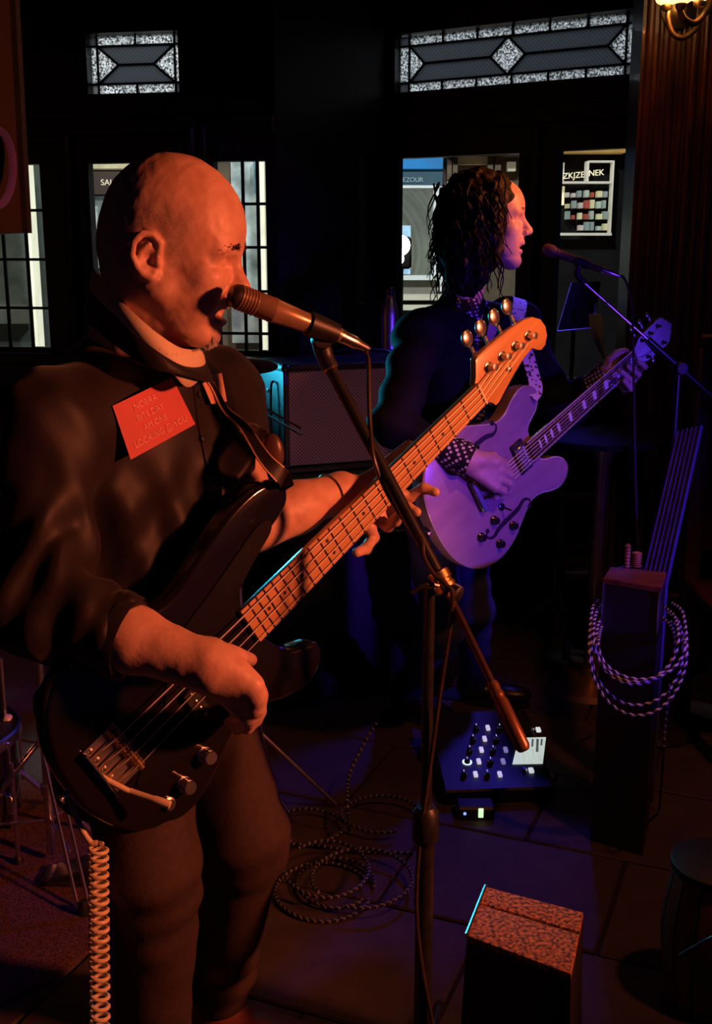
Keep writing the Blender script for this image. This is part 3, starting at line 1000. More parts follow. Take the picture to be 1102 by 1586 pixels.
for i in range(4):
    x = SCL + 0.050 + i * 0.040; y = 0.026 - i * 0.004
    t = MB().lathe([(0.010, 0), (0.010, 0.002), (0.0062, 0.003), (0.0055, 0.014), (0.0068, 0.016), (0.0066, 0.018), (0.004, 0.0185)], (x, y, -0.008), (0, 0, 1), 14).build('tuner_post', chrome, BASS)
    k = MB()
    k.tube([(x, y + 0.012, -0.028), (x, 0.070 - i * 0.003, -0.028)], 0.004, 8)
    k.sphere((x, 0.087 - i * 0.003, -0.028), (0.015, 0.016, 0.0045), 14, 8)
    k.bbox((x, y + 0.010, -0.027), (0.026, 0.034, 0.010), 0.003)
    k.build('tuner_key', chrome, t)
MB().lathe([(0.006, 0), (0.006, 0.003), (0.003, 0.005)], (SCL + 0.092, -0.006, -0.008), (0, 0, 1), 12).build('string_tree', chrome, BASS)
# strings
for i in range(4):
    yb = 0.0285 - i * 0.019; yn = 0.0145 - i * 0.0097
    r = (0.0014, 0.0011, 0.0009, 0.0007)[i]
    xp = SCL + 0.050 + i * 0.040; yp = 0.020 - i * 0.004
    MB().tube([(-0.03, yb, -0.002), (0.0, yb, 0.0045), (SCL, yn, 0.0030), (xp, yp, -0.001)], r, 6).build('string', stringm, BASS)
# bridge
br = MB().bbox((-0.022, 0, -0.0115), (0.062, 0.086, 0.003), 0.001)
br.bbox((-0.052, 0, -0.005), (0.004, 0.086, 0.016), 0.001)
bro = br.build('bridge', chrome, BASS)
for i in range(4):
    y = 0.0285 - i * 0.019
    s_ = MB().tube([(-0.002, y - 0.0085, -0.001), (-0.002, y + 0.0085, -0.001)], 0.0058, 10)
    s_.tube([(-0.05, y, -0.003), (-0.006, y, -0.003)], 0.0016, 6)
    s_.build('saddle', brass, bro)
for i in range(5):
    y = -0.036 + i * 0.018
    MB().lathe([(0.004, 0), (0.0035, 0.002), (0.001, 0.0026)], (-0.041, y, -0.010), (0, 0, 1), 10).build('screw', chrome, bro)
# split pickups
for (x, y) in ((0.150, 0.022), (0.118, -0.030)):
    pk = MB().bbox((x, y, -0.006), (0.028, 0.056, 0.014), 0.003).build('pickup', blackplastic, BASS)
    for k in range(4):
        MB().lathe([(0.0028, 0), (0.0028, 0.0015), (0.0015, 0.002)], (x, y - 0.02 + k * 0.0133, 0.001), (0, 0, 1), 8).build('pole_piece', chrome, pk)
# control plate, knobs and jack
def b_at(px, py, z=-0.0128):
    """the spot of the bass top that shows at this pixel"""
    r = (px - 551.0) / F * RT + FW + (793.0 - py) / F * UP
    o_ = bw(0, 0, z)
    t = ((o_ - CAM) @ bz) / (r @ bz)
    p = CAM + t * r - o_
    return p @ bx, p @ by
for (px, py) in ((322, 1172), (290, 1218)):
    x, y = b_at(px, py, 0.0)
    kn = MB().lathe([(0.0125, 0), (0.0125, 0.004), (0.0108, 0.005), (0.0108, 0.021), (0.0095, 0.0225), (0.0, 0.0225)], (x, y, -0.0125), (0, 0, 1), 24)
    for a in range(16):
        t = a / 16 * 2 * math.pi
        kn.box((x + 0.0108 * math.cos(t), y + 0.0108 * math.sin(t), -0.001), (0.0012, 0.0012, 0.014))
    kn.build('control_knob', chrome, BASS)
jx, jy = b_at(262, 1246, -0.01)
MB().lathe([(0.011, 0), (0.011, 0.003), (0.008, 0.004), (0.008, 0.007)], (jx, jy, -0.0128), (0, 0, 1), 16).build('jack_socket', chrome, BASS)
for (x, y, ax) in ((0.436, 0.128, (0.9, 0.3, 0)), (-0.095, 0.0, (-1, 0, 0))):
    MB().lathe([(0.004, 0), (0.004, 0.010), (0.008, 0.012), (0.008, 0.015), (0.0, 0.016)], (x, y, -0.034), ax, 12).build('strap_button', chrome, BASS)

# ---- coiled cream lead plugged into the bass
CORD = thing('coiled_lead', FL(153, 1640), 'cream coiled instrument lead hanging from the black bass', 'cable')
ju = bw(jx, jy, 0.004)
pe = P(140, 1196, 1.545)
pd = nrm(P(190, 1222, 1.53) - P(262, 1246, 1.53))
MB().lathe([(0.0, 0.0), (0.0045, 0.0), (0.0062, 0.001), (0.0062, 0.024), (0.0050, 0.026), (0.0050, 0.060), (0.0040, 0.062)], P(264, 1247, 1.535), pd, 14).build('plug', creamcord, CORD, world=True)
cpath = smooth_path([P(205, 1228, 1.535), P(175, 1213, 1.53), P(142, 1196, 1.53), P(118, 1190, 1.545), P(105, 1215, 1.56), P(118, 1265, 1.57), P(138, 1302, 1.57), P(150, 1306, 1.57)], 6)
MB().tube(cpath, 0.0042, 10).build('straight_cord', creamcord, CORD, world=True)
hel = []
ct, cb = P(152, 1308, 1.57), P(156, 1700, 1.62)
nturn = 27
for i in range(nturn * 14):
    t = i / (nturn * 14)
    c = ct + (cb - ct) * t ** 1.12
    a = i / 14 * 2 * math.pi
    rr = 0.0125 * min(1, 0.4 + i / 14)
    hel.append(c + A(rr * math.cos(a), rr * math.sin(a), 0))
MB().tube(hel, 0.0031, 8).build('coil', creamcord, CORD, world=True)

# ================================================================== SEMI-HOLLOW GUITAR
gN = P(985, 553, 3.10); gB = P(765, 752, 2.85)
gx = nrm(gN - gB)
gz = nrm(np.cross(gx, A(0, 0, 1)))
gz = roll(gx, gz, math.radians(-4))
gy = np.cross(gz, gx)
GTR = thing('electric_guitar', gB, 'blond semi-hollow electric guitar with f-holes held by the long-haired guitarist', 'electric guitar', rot=(gx, gy, gz))
GS = float(np.linalg.norm(gN - gB))
half = [(-208, 0), (-204, 58), (-186, 118), (-150, 166), (-100, 192), (-48, 195), (0, 183), (45, 158), (82, 137), (112, 127), (146, 133), (182, 150), (214, 158), (244, 150), (264, 126), (260, 100), (242, 80), (218, 68), (198, 58), (186, 44), (184, 27)]
go = half + [(x, -y) for x, y in half[:0:-1]]
gout = smooth_path(np.array(go) / 1000., 4, closed=True)
def gw(x, y, z=0.0):
    return gB + gx * x + gy * y + gz * z
gbody = MB().prism(gout, -0.066, -0.018, 0.006, 3).build('body', blond, GTR)
edge = [(x * 0.985, y * 0.985) for x, y in gout]
bt = MB()
bt.tube(np.array([(x, y, -0.0215) for x, y in edge]), 0.0024, 6, closed=True)
bt.build('binding', white_edge, gbody)
# f-holes: inlaid black openings with a rim
for s_ in (1, -1):
    sp_ = smooth_path(np.array([(-78, 82), (-86, 92), (-80, 104), (-64, 108), (-40, 100), (0, 98), (40, 96), (64, 88), (80, 92), (86, 104), (78, 114)]) * A(1, s_) / 1000. * A(1.0, 1.0) + A(0.01, 0.02 * s_), 5)
    ww = 0.0018 + 0.0055 * np.sin(np.linspace(0, math.pi, len(sp_))) ** 2
    fh = MB()
    T = np.gradient(sp_, axis=0); T /= np.linalg.norm(T, axis=1, keepdims=True)
    Nn = np.stack([-T[:, 1], T[:, 0]], 1)
    L = sp_ + Nn * ww[:, None]; Rr = sp_ - Nn * ww[:, None]
    ol = np.concatenate([L, Rr[::-1]])
    fh.prism(ol, -0.019, -0.0174)
    for e_ in (sp_[0], sp_[-1]):
        fh.lathe([(0.0068, 0), (0.0068, 0.0016), (0.0, 0.0016)], (e_[0], e_[1], -0.019), (0, 0, 1), 14)
    fh.build('f_hole', dotm, gbody)
# neck
nk = MB()
sec = []
for x, hw in ((0.155, 0.0275), (0.21, 0.0268), (GS, 0.0215), (GS + 0.006, 0.0215)):
    ring = []
    for t in np.linspace(0, math.pi, 9):
        ring.append((x, -hw * math.cos(t), -0.008 - 0.014 * math.sin(t) ** 0.8))
    ring += [(x, hw, -0.0045), (x, -hw, -0.0045)]
    sec.append(ring)
n_ = len(sec[0]); f_ = []
for i in range(3):
    for k in range(n_):
        f_.append((i * n_ + k, i * n_ + (k + 1) % n_, (i + 1) * n_ + (k + 1) % n_, (i + 1) * n_ + k))
f_ += [tuple(range(n_)), tuple(3 * n_ + k for k in range(n_))[::-1]]
nk.add(np.concatenate([np.array(r) for r in sec]), f_)
nk.build('neck', blond, GTR)
fbm = MB().prism([(0.152, -0.0285), (GS, -0.0215), (GS, 0.0215), (0.152, 0.0285)], -0.0045, 0.0, 0.0008, 1).build('fretboard', rosewood, GTR)
for s_ in (1, -1):
    MB().tube([(0.152, 0.0285 * s_, -0.002), (GS, 0.0215 * s_, -0.002)], 0.0022, 6).build('binding', white_edge, fbm)
ghw = lambda x: 0.0215 + (GS - x) / (GS - 0.15) * 0.007
for i in range(1, 23):
    x = GS * 2 ** (-i / 12.)
    MB().tube([(x, -ghw(x) * .97, 0.0006), (x, ghw(x) * .97, 0.0006)], 0.0012, 6).build('fret', fretwire, GTR)
for i in (1, 3, 5, 7, 9, 12, 15, 17, 19, 21):
    x1_ = GS * 2 ** (-i / 12.); x0_ = GS * 2 ** (-(i - 1) / 12.)
    w2 = (x0_ - x1_) * 0.32; xm = (x0_ + x1_) / 2
    MB().prism([(xm - w2, -0.012), (xm + w2 * .5, -0.012), (xm + w2, 0.0), (xm + w2, 0.012), (xm - w2 * .5, 0.012), (xm - w2, 0)], 0.0, 0.0006).build('inlay', pearl, fbm)
# headstock with scalloped top
gh = [(4, 21.5), (18, 27), (36, 38), (60, 41), (95, 42), (128, 44), (150, 40), (160, 27), (168, 20), (174, 9), (182, 0), (174, -9), (168, -20), (160, -27), (150, -40), (128, -44), (95, -42), (60, -41), (36, -38), (18, -27), (4, -21.5)]
ghv = np.array(gh) / 1000.; ghv[:, 0] += GS
hm = MB().prism(ghv, -0.020, -0.0065, 0.0015, 2).build('headstock', rosewood, GTR)
ins = (ghv - A(GS + 0.09, 0)) * 0.97 + A(GS + 0.09, 0)
MB().prism(ins, -0.0065, -0.0052, 0.0004, 1).build('head_veneer', pearl, hm)
for s_ in (1, -1):
    for i in range(3):
        x = GS + 0.045 + i * 0.038; y = 0.027 * s_
        t = MB().lathe([(0.0065, 0), (0.0065, 0.0015), (0.004, 0.002), (0.004, 0.012), (0.0035, 0.013)], (x, y, -0.0052), (0, 0, 1), 12).build('tuner_post', blackmetal, GTR)
        k = MB().tube([(x, y + 0.008 * s_, -0.025), (x, y + 0.030 * s_, -0.025)], 0.003, 8)
        k.sphere((x, y + 0.036 * s_, -0.025), (0.009, 0.009, 0.004), 12, 8)
        k.build('tuner_key', chrome, t)
MB().bbox((GS + 0.002, 0, 0.0), (0.005, 0.043, 0.005), 0.001).build('nut', white_edge, GTR)
# pickups, bridge, tailpiece, knobs
for x in (0.128, 0.026):
    pk = MB().bbox((x, 0, -0.010), (0.037, 0.070, 0.016), 0.003).build('pickup', chrome, GTR)
    fr_ = MB().bbox((x, 0, -0.0155), (0.046, 0.090, 0.006), 0.002).build('pickup_ring', blackplastic, pk)
    for k in range(6):
        MB().lathe([(0.0024, 0), (0.0024, 0.001), (0.001, 0.0015)], (x + 0.008, -0.026 + k * 0.0104, -0.002), (0, 0, 1), 8).build('pole_piece', chrome, pk)
bb_ = MB().bbox((0, 0, -0.006), (0.013, 0.084, 0.010), 0.003)
for y in (-0.037, 0.037):
    bb_.lathe([(0.005, 0), (0.005, 0.014)], (0, y, -0.018), (0, 0, 1), 10)
bb_.build('bridge', chrome, GTR)
tp = MB().bbox((-0.052, 0, -0.007), (0.020, 0.094, 0.009), 0.004)
for y in (-0.041, 0.041):
    tp.lathe([(0.007, 0), (0.007, 0.013)], (-0.052, y, -0.018), (0, 0, 1), 12)
tp.build('tailpiece', chrome, GTR)
for i in range(6):
    yb = 0.026 - i * 0.0104; yn = 0.0175 - i * 0.007
    MB().tube([(-0.05, yb, -0.004), (0, yb, 0.0025), (GS, yn, 0.0018), (GS + 0.05 + (i % 3) * 0.036, 0.024 * (1 if i < 3 else -1), 0.0)], 0.0005 + 0.00006 * (6 - i), 5).build('string', stringm, GTR)
def g_at(px, py, z=-0.018):
    r = (px - 551.0) / F * RT + FW + (793.0 - py) / F * UP
    o_ = gw(0, 0, z)
    t = ((o_ - CAM) @ gz) / (r @ gz)
    p = CAM + t * r - o_
    return p @ gx, p @ gy
for (px, py) in ((764, 806), (793, 814), (744, 832), (773, 842)):
    x, y = g_at(px, py)
    MB().lathe([(0.0125, 0), (0.0125, 0.004), (0.010, 0.006), (0.0095, 0.015), (0.008, 0.0165), (0.0, 0.0165)], (x, y, -0.018), (0, 0, 1), 18).build('control_knob', knob_m, GTR)
x, y = g_at(776, 785)
tg = MB().lathe([(0.010, 0), (0.010, 0.003), (0.006, 0.004), (0.006, 0.008)], (x, y, -0.018), (0, 0, 1), 16)
tg.tube([(x, y, -0.012), (x + 0.004, y - 0.010, 0.010)], 0.0028, 8)
tg.build('selector_switch', knob_m, GTR)
for (x, y, ax) in ((0.250, 0.122, (0.5, 0.2, -1)), (-0.208, 0, (-1, 0, 0))):
    MB().lathe([(0.004, 0), (0.004, 0.010), (0.008, 0.012), (0.008, 0.014), (0, 0.015)], (x, y, -0.040), ax, 12).build('strap_button', chrome, GTR)

# ================================================================== MICROPHONES, STANDS AND LEADS
grille_m = M('ribbed_mic_grille', (0.10, 0.08, 0.07), (0.06, 0.05, 0.045), 90, rough=0.35, metal=0.6)
mic_m = M('tan_mic_lacquer', (0.36, 0.24, 0.16), (0.30, 0.20, 0.13), 40, rough=0.30, metal=0.35)
MZ = 1.63
ma, mb_ = P(359, 456, 1.56), P(532, 522, 1.645)
md = nrm(mb_ - ma)
MIC = thing('microphone', ma, 'tan ribbed microphone at the bald singer\'s open mouth', 'microphone')
g = MB().lathe([(0.0, -0.004), (0.012, -0.003), (0.0165, 0.002), (0.0175, 0.006), (0.0175, 0.012)], ma, md, 24)
mo = g.build('grille', grille_m, MIC, world=True)
for i in range(6):
    MB().lathe([(0.0172, 0), (0.0188, 0.0012), (0.0188, 0.0024), (0.0172, 0.0036)], ma + md * (0.010 + i * 0.0048), md, 24).build('grille_ring', mic_m, mo, world=True)
MB().lathe([(0.0170, 0.010), (0.0170, 0.040), (0.0185, 0.042), (0.0182, 0.062), (0.0187, 0.063), (0.0187, 0.066), (0.0178, 0.067), (0.0145, 0.125), (0.0125, 0.165), (0.0115, 0.178)], ma, md, 28).build('mic_body', mic_m, MIC, world=True)

BOOM_T, BOOM_P, BOOM_E = P(507, 562, 1.66), P(687, 905, 1.62), P(812, 1163, 1.52)
bdir = nrm(BOOM_T - BOOM_P)
base = FL(672, 1520)
base = A(BOOM_P[0] - 0.02, BOOM_P[1] + 0.02, 0.0)
STAND = thing('microphone_stand', base, 'black boom microphone stand in front of the bald singer', 'mic stand')
MB().tube(lin(BOOM_T, BOOM_P, 4), 0.0095, 14).build('boom_tube', blackmetal, STAND, world=True)
MB().tube(lin(BOOM_P, BOOM_E, 4), 0.0062, 12).build('boom_rod', M('bronze_lit_rod', (0.10, 0.06, 0.045), None, 40, rough=.3, metal=.7), STAND, world=True)
ed = nrm(BOOM_E - BOOM_P)
MB().lathe([(0.0, 0.0), (0.008, 0.001), (0.0105, 0.006), (0.0105, 0.075), (0.0085, 0.080), (0.0095, 0.083), (0.0095, 0.088), (0.0080, 0.092), (0.0095, 0.098), (0.0075, 0.106), (0.0, 0.106)], BOOM_E, -ed, 16).build('counterweight', M('bronze_weight', (0.22, 0.10, 0.06), (0.16, 0.07, 0.04), 30, rough=.35, metal=.5), STAND, world=True)
cl = MB().lathe([(0.013, -0.012), (0.017, -0.010), (0.017, 0.0), (0.015, 0.002), (0.015, 0.006), (0.017, 0.008), (0.017, 0.020), (0.012, 0.022)], BOOM_P, bdir, 20)
clo = cl.build('boom_clutch', brass, STAND, world=True)
kb = P(705, 922, 1.60)
MB().lathe([(0.008, 0), (0.013, 0.003), (0.013, 0.014), (0.009, 0.016), (0.0, 0.016)], BOOM_P + A(0.01, -0.012, -0.006), A(0.75, -0.6, -0.25), 18).build('clutch_knob', chrome, clo, world=True)
hk = MB().tube(smooth_path([BOOM_P + A(-0.005, -0.01, 0.0), P(660, 905, 1.60), P(636, 918, 1.60)], 6), 0.0035, 8)
hk.build('clutch_lever', blackmetal, clo, world=True)
pt = A(base[0], base[1], BOOM_P[2] - 0.01)
MB().tube(lin(A(base[0], base[1], 0.55), pt, 3), 0.009, 14).build('upper_tube', blackmetal, STAND, world=True)
MB().tube(lin(A(base[0], base[1], 0.10), A(base[0], base[1], 0.58), 3), 0.0145, 16).build('lower_tube', blackmetal, STAND, world=True)
MB().lathe([(0.018, -0.03), (0.021, -0.025), (0.021, 0.02), (0.014, 0.03)], (base[0], base[1], 0.575), (0, 0, 1), 18).build('height_collar', blackplastic, STAND, world=True)
hb = MB().lathe([(0.020, -0.03), (0.026, -0.02), (0.026, 0.03), (0.018, 0.04)], (base[0], base[1], 0.11), (0, 0, 1), 18).build('leg_hub', blackplastic, STAND, world=True)
for a in (200, 320, 80):
    d_ = A(math.cos(math.radians(a)), math.sin(math.radians(a)), 0)
    b0_ = A(base[0], base[1], 0.12)
    lg = MB().tube([b0_ + d_ * 0.02, A(base[0], base[1], 0.012) + d_ * 0.30], 0.009, 10).build('leg', blackmetal, STAND, world=True)
    MB().tube([A(base[0], base[1], 0.014) + d_ * 0.285, A(base[0], base[1], 0.010) + d_ * 0.315], 0.0105, 10).build('rubber_foot', blackplastic, lg, world=True)
# clip
cpl = MB()
c0, c1 = P(482, 503, 1.645), P(513, 535, 1.65)
cpl.tube([ma + md * 0.125, ma + md * 0.172], [0.0195, 0.0160], 20)
cpl.tube(smooth_path([ma + md * 0.150 + A(0, 0, -0.012), P(497, 530, 1.655), P(503, 552, 1.66), BOOM_T + bdir * -0.01], 5), [0.016] * 5 + [0.014] * 5 + [0.013] * 6, 16)
cpl.build('mic_clip', blackplastic, STAND, world=True)
MB().lathe([(0.0125, -0.006), (0.0125, 0.006), (0.0105, 0.008)], BOOM_T - bdir * 0.004, -bdir, 16).build('clip_ring', brass, STAND, world=True)
# cable
CAB = thing('microphone_cable', A(base[0] + 0.06, base[1] - 0.02, 0), 'microphone cable hanging from the tan microphone and twisting down its boom', 'cable')
xa = ma + md * 0.178
MB().lathe([(0.0108, 0), (0.0108, 0.006), (0.0098, 0.007), (0.0098, 0.028), (0.0075, 0.034), (0.0058, 0.050), (0.0042, 0.054)], xa, nrm(md + A(0, 0, -0.08)), 18).build('connector', chrome, CAB, world=True)
cp = smooth_path([xa + md * 0.045, P(562, 540, 1.67), P(570, 556, 1.665), P(571, 600, 1.655), P(573, 660, 1.645), P(579, 712, 1.63), P(600, 765, 1.645), P(632, 815, 1.64), P(652, 835, 1.61), P(656, 862, 1.60), P(672, 890, 1.595), P(690, 905, 1.592), P(700, 940, 1.60),
                  A(base[0] + 0.012, base[1] - 0.016, 0.75), A(base[0] - 0.014, base[1] - 0.016, 0.45), A(base[0] + 0.02, base[1] - 0.02, 0.2), A(base[0] + 0.06, base[1] - 0.04, 0.02), A(base[0] + 0.25, base[1] - 0.05, 0.006), A(base[0] + 0.5, base[1] + 0.1, 0.006)], 6)
MB().tube(cp, 0.0034, 8).build('cord', M('warm_black_cord', (0.05, 0.032, 0.026), (0.035, 0.022, 0.02), 60, rough=.35), CAB, world=True)

# ---- guitarist's microphone
na, nb_ = P(846, 386, 3.02), P(932, 418, 3.03)
nd = nrm(nb_ - na)
MIC2 = thing('microphone', na, 'slim black microphone before the long-haired guitarist\'s mouth', 'microphone')
MB().lathe([(0.0, -0.012), (0.010, -0.010), (0.0165, 0.0), (0.0165, 0.020), (0.012, 0.030)], na, nd, 20).build('grille', M('red_brown_grille', (0.10, 0.05, 0.045), (0.06, 0.03, 0.03), 200, rough=.6), MIC2, world=True)
MB().lathe([(0.0125, 0.026), (0.0145, 0.030), (0.0130, 0.036), (0.0100, 0.100), (0.0095, 0.165)], na, nd, 20).build('mic_body', M('bronze_mic_body', (0.16, 0.10, 0.08), None, 30, rough=.3, metal=.6), MIC2, world=True)
CAB2 = thing('microphone_cable', P(980, 700, 3.0) * A(1, 1, 0), 'thin dark cable hanging from the guitarist\'s microphone', 'cable')
MB().lathe([(0.0100, 0), (0.0100, 0.030), (0.0075, 0.036), (0.0045, 0.055)], na + nd * 0.163, nd, 16).build('connector', chrome, CAB2, world=True)
MB().tube(smooth_path([na + nd * 0.21, P(965, 430, 3.03), P(975, 455, 3.02), P(979, 500, 2.98), P(981, 600, 2.95), P(984, 760, 2.95), P(990, 950, 2.96), P(975, 1050, 3.0) * A(1, 1, 0) + A(0, 0, 0.3), FL(960, 1120) + A(0, 0, 0.006), FL(900, 1150) + A(0, 0, .006)], 6), 0.0035, 8).build('cord', M('blue_black_cord', (0.02, 0.018, 0.04), None, 40, rough=.4), CAB2, world=True)
S2T, S2P = P(897, 432, 3.03), P(1052, 570, 2.92)
b2 = A(1.02, 2.98, 0)
S2P = A(b2[0], b2[1], P(1052, 570, 2.92)[2])
S2P = P(1052, 570, 3.16); b2 = A(S2P[0] + 0.0, S2P[1] + 0.015, 0)
ST2 = thing('microphone_stand', b2, 'black boom microphone stand of the long-haired guitarist', 'mic stand')
d2 = nrm(S2P - S2T)
MB().tube(lin(S2T, S2P + d2 * 0.02, 3), 0.0048, 12).build('boom_rod', chrome, ST2, world=True)
MB().tube(lin(S2P - d2 * 0.135, S2P + d2 * 0.30, 3), 0.0105, 12).build('boom_tube', blackmetal, ST2, world=True)
MB().tube([na + nd * 0.085, na + nd * 0.125], [0.0150, 0.0135], 16).tube(smooth_path([na + nd * 0.10, P(893, 424, 3.03), S2T + d2 * 0.02], 5), 0.009, 12).build('mic_clip', blackplastic, ST2, world=True)
MB().tube([(b2[0], b2[1], 0.08), (b2[0], b2[1], S2P[2])], 0.010, 14).build('upright', blackmetal, ST2, world=True)
MB().lathe([(0.016, -0.02), (0.020, -0.015), (0.020, 0.015), (0.016, 0.02)], S2P, (0.2, -1, 0), 16).build('boom_clutch', blackplastic, ST2, world=True)
MB().lathe([(0.13, 0), (0.135, 0.008), (0.12, 0.018), (0.03, 0.03), (0.012, 0.06)], (b2[0], b2[1], 0.0), (0, 0, 1), 28).build('round_base', blackmetal, ST2, world=True)

# ================================================================== PEOPLE
def skin_mat(name, base, dark, hairc, rough=0.48):
    m = bpy.data.materials.new(name); m.use_nodes = True
    nt = m.node_tree; b = nt.nodes['Principled BSDF']
    tc = nt.nodes.new('ShaderNodeTexCoord')
    n1 = nt.nodes.new('ShaderNodeTexNoise'); n1.inputs['Scale'].default_value = 28; n1.inputs['Detail'].default_value = 6
    r = nt.nodes.new('ShaderNodeValToRGB')
    r.color_ramp.elements[0].color = (*base, 1); r.color_ramp.elements[1].color = (*dark, 1)
    r.color_ramp.elements[0].position = 0.42; r.color_ramp.elements[1].position = 0.72
    nt.links.new(tc.outputs['Object'], n1.inputs['Vector']); nt.links.new(n1.outputs['Fac'], r.inputs[0])
    # short hair or stubble where the attribute says so, broken up by a fine noise
    at = nt.nodes.new('ShaderNodeAttribute'); at.attribute_name = 'stubble'
    n2 = nt.nodes.new('ShaderNodeTexNoise'); n2.inputs['Scale'].default_value = 420; n2.inputs['Detail'].default_value = 2
    nt.links.new(tc.outputs['Object'], n2.inputs['Vector'])
    r2 = nt.nodes.new('ShaderNodeValToRGB'); r2.color_ramp.elements[0].position = 0.35; r2.color_ramp.elements[1].position = 0.62
    nt.links.new(n2.outputs['Fac'], r2.inputs[0])
    mu = nt.nodes.new('ShaderNodeMath'); mu.operation = 'MULTIPLY'
    nt.links.new(at.outputs['Fac'], mu.inputs[0]); nt.links.new(r2.outputs[0], mu.inputs[1])
    mx = nt.nodes.new('ShaderNodeMix'); mx.data_type = 'RGBA'
    nt.links.new(mu.outputs[0], mx.inputs['Factor'])
    nt.links.new(r.outputs[0], mx.inputs['A']); mx.inputs['B'].default_value = (*hairc, 1)
    at2 = nt.nodes.new('ShaderNodeAttribute'); at2.attribute_name = 'lip'
    mx2 = nt.nodes.new('ShaderNodeMix'); mx2.data_type = 'RGBA'
    nt.links.new(at2.outputs['Fac'], mx2.inputs['Factor'])
    nt.links.new(mx.outputs['Result'], mx2.inputs['A']); mx2.inputs['B'].default_value = (0.36, 0.10, 0.09, 1)
    nt.links.new(mx2.outputs['Result'], b.inputs['Base Color'])
    b.inputs['Roughness'].default_value = rough
    b.inputs['Subsurface Weight'].default_value = 0.12
    b.inputs['Subsurface Radius'].default_value = (0.010, 0.004, 0.002)
    b.inputs['Subsurface Scale'].default_value = 0.5
    bp = nt.nodes.new('ShaderNodeBump'); bp.inputs['Strength'].default_value = 0.28; bp.inputs['Distance'].default_value = 0.002
    n3 = nt.nodes.new('ShaderNodeTexNoise'); n3.inputs['Scale'].default_value = 130; n3.inputs['Detail'].default_value = 5
    nt.links.new(tc.outputs['Object'], n3.inputs['Vector'])
    nt.links.new(n3.outputs['Fac'], bp.inputs['Height']); nt.links.new(bp.outputs[0], b.inputs['Normal'])
    return m

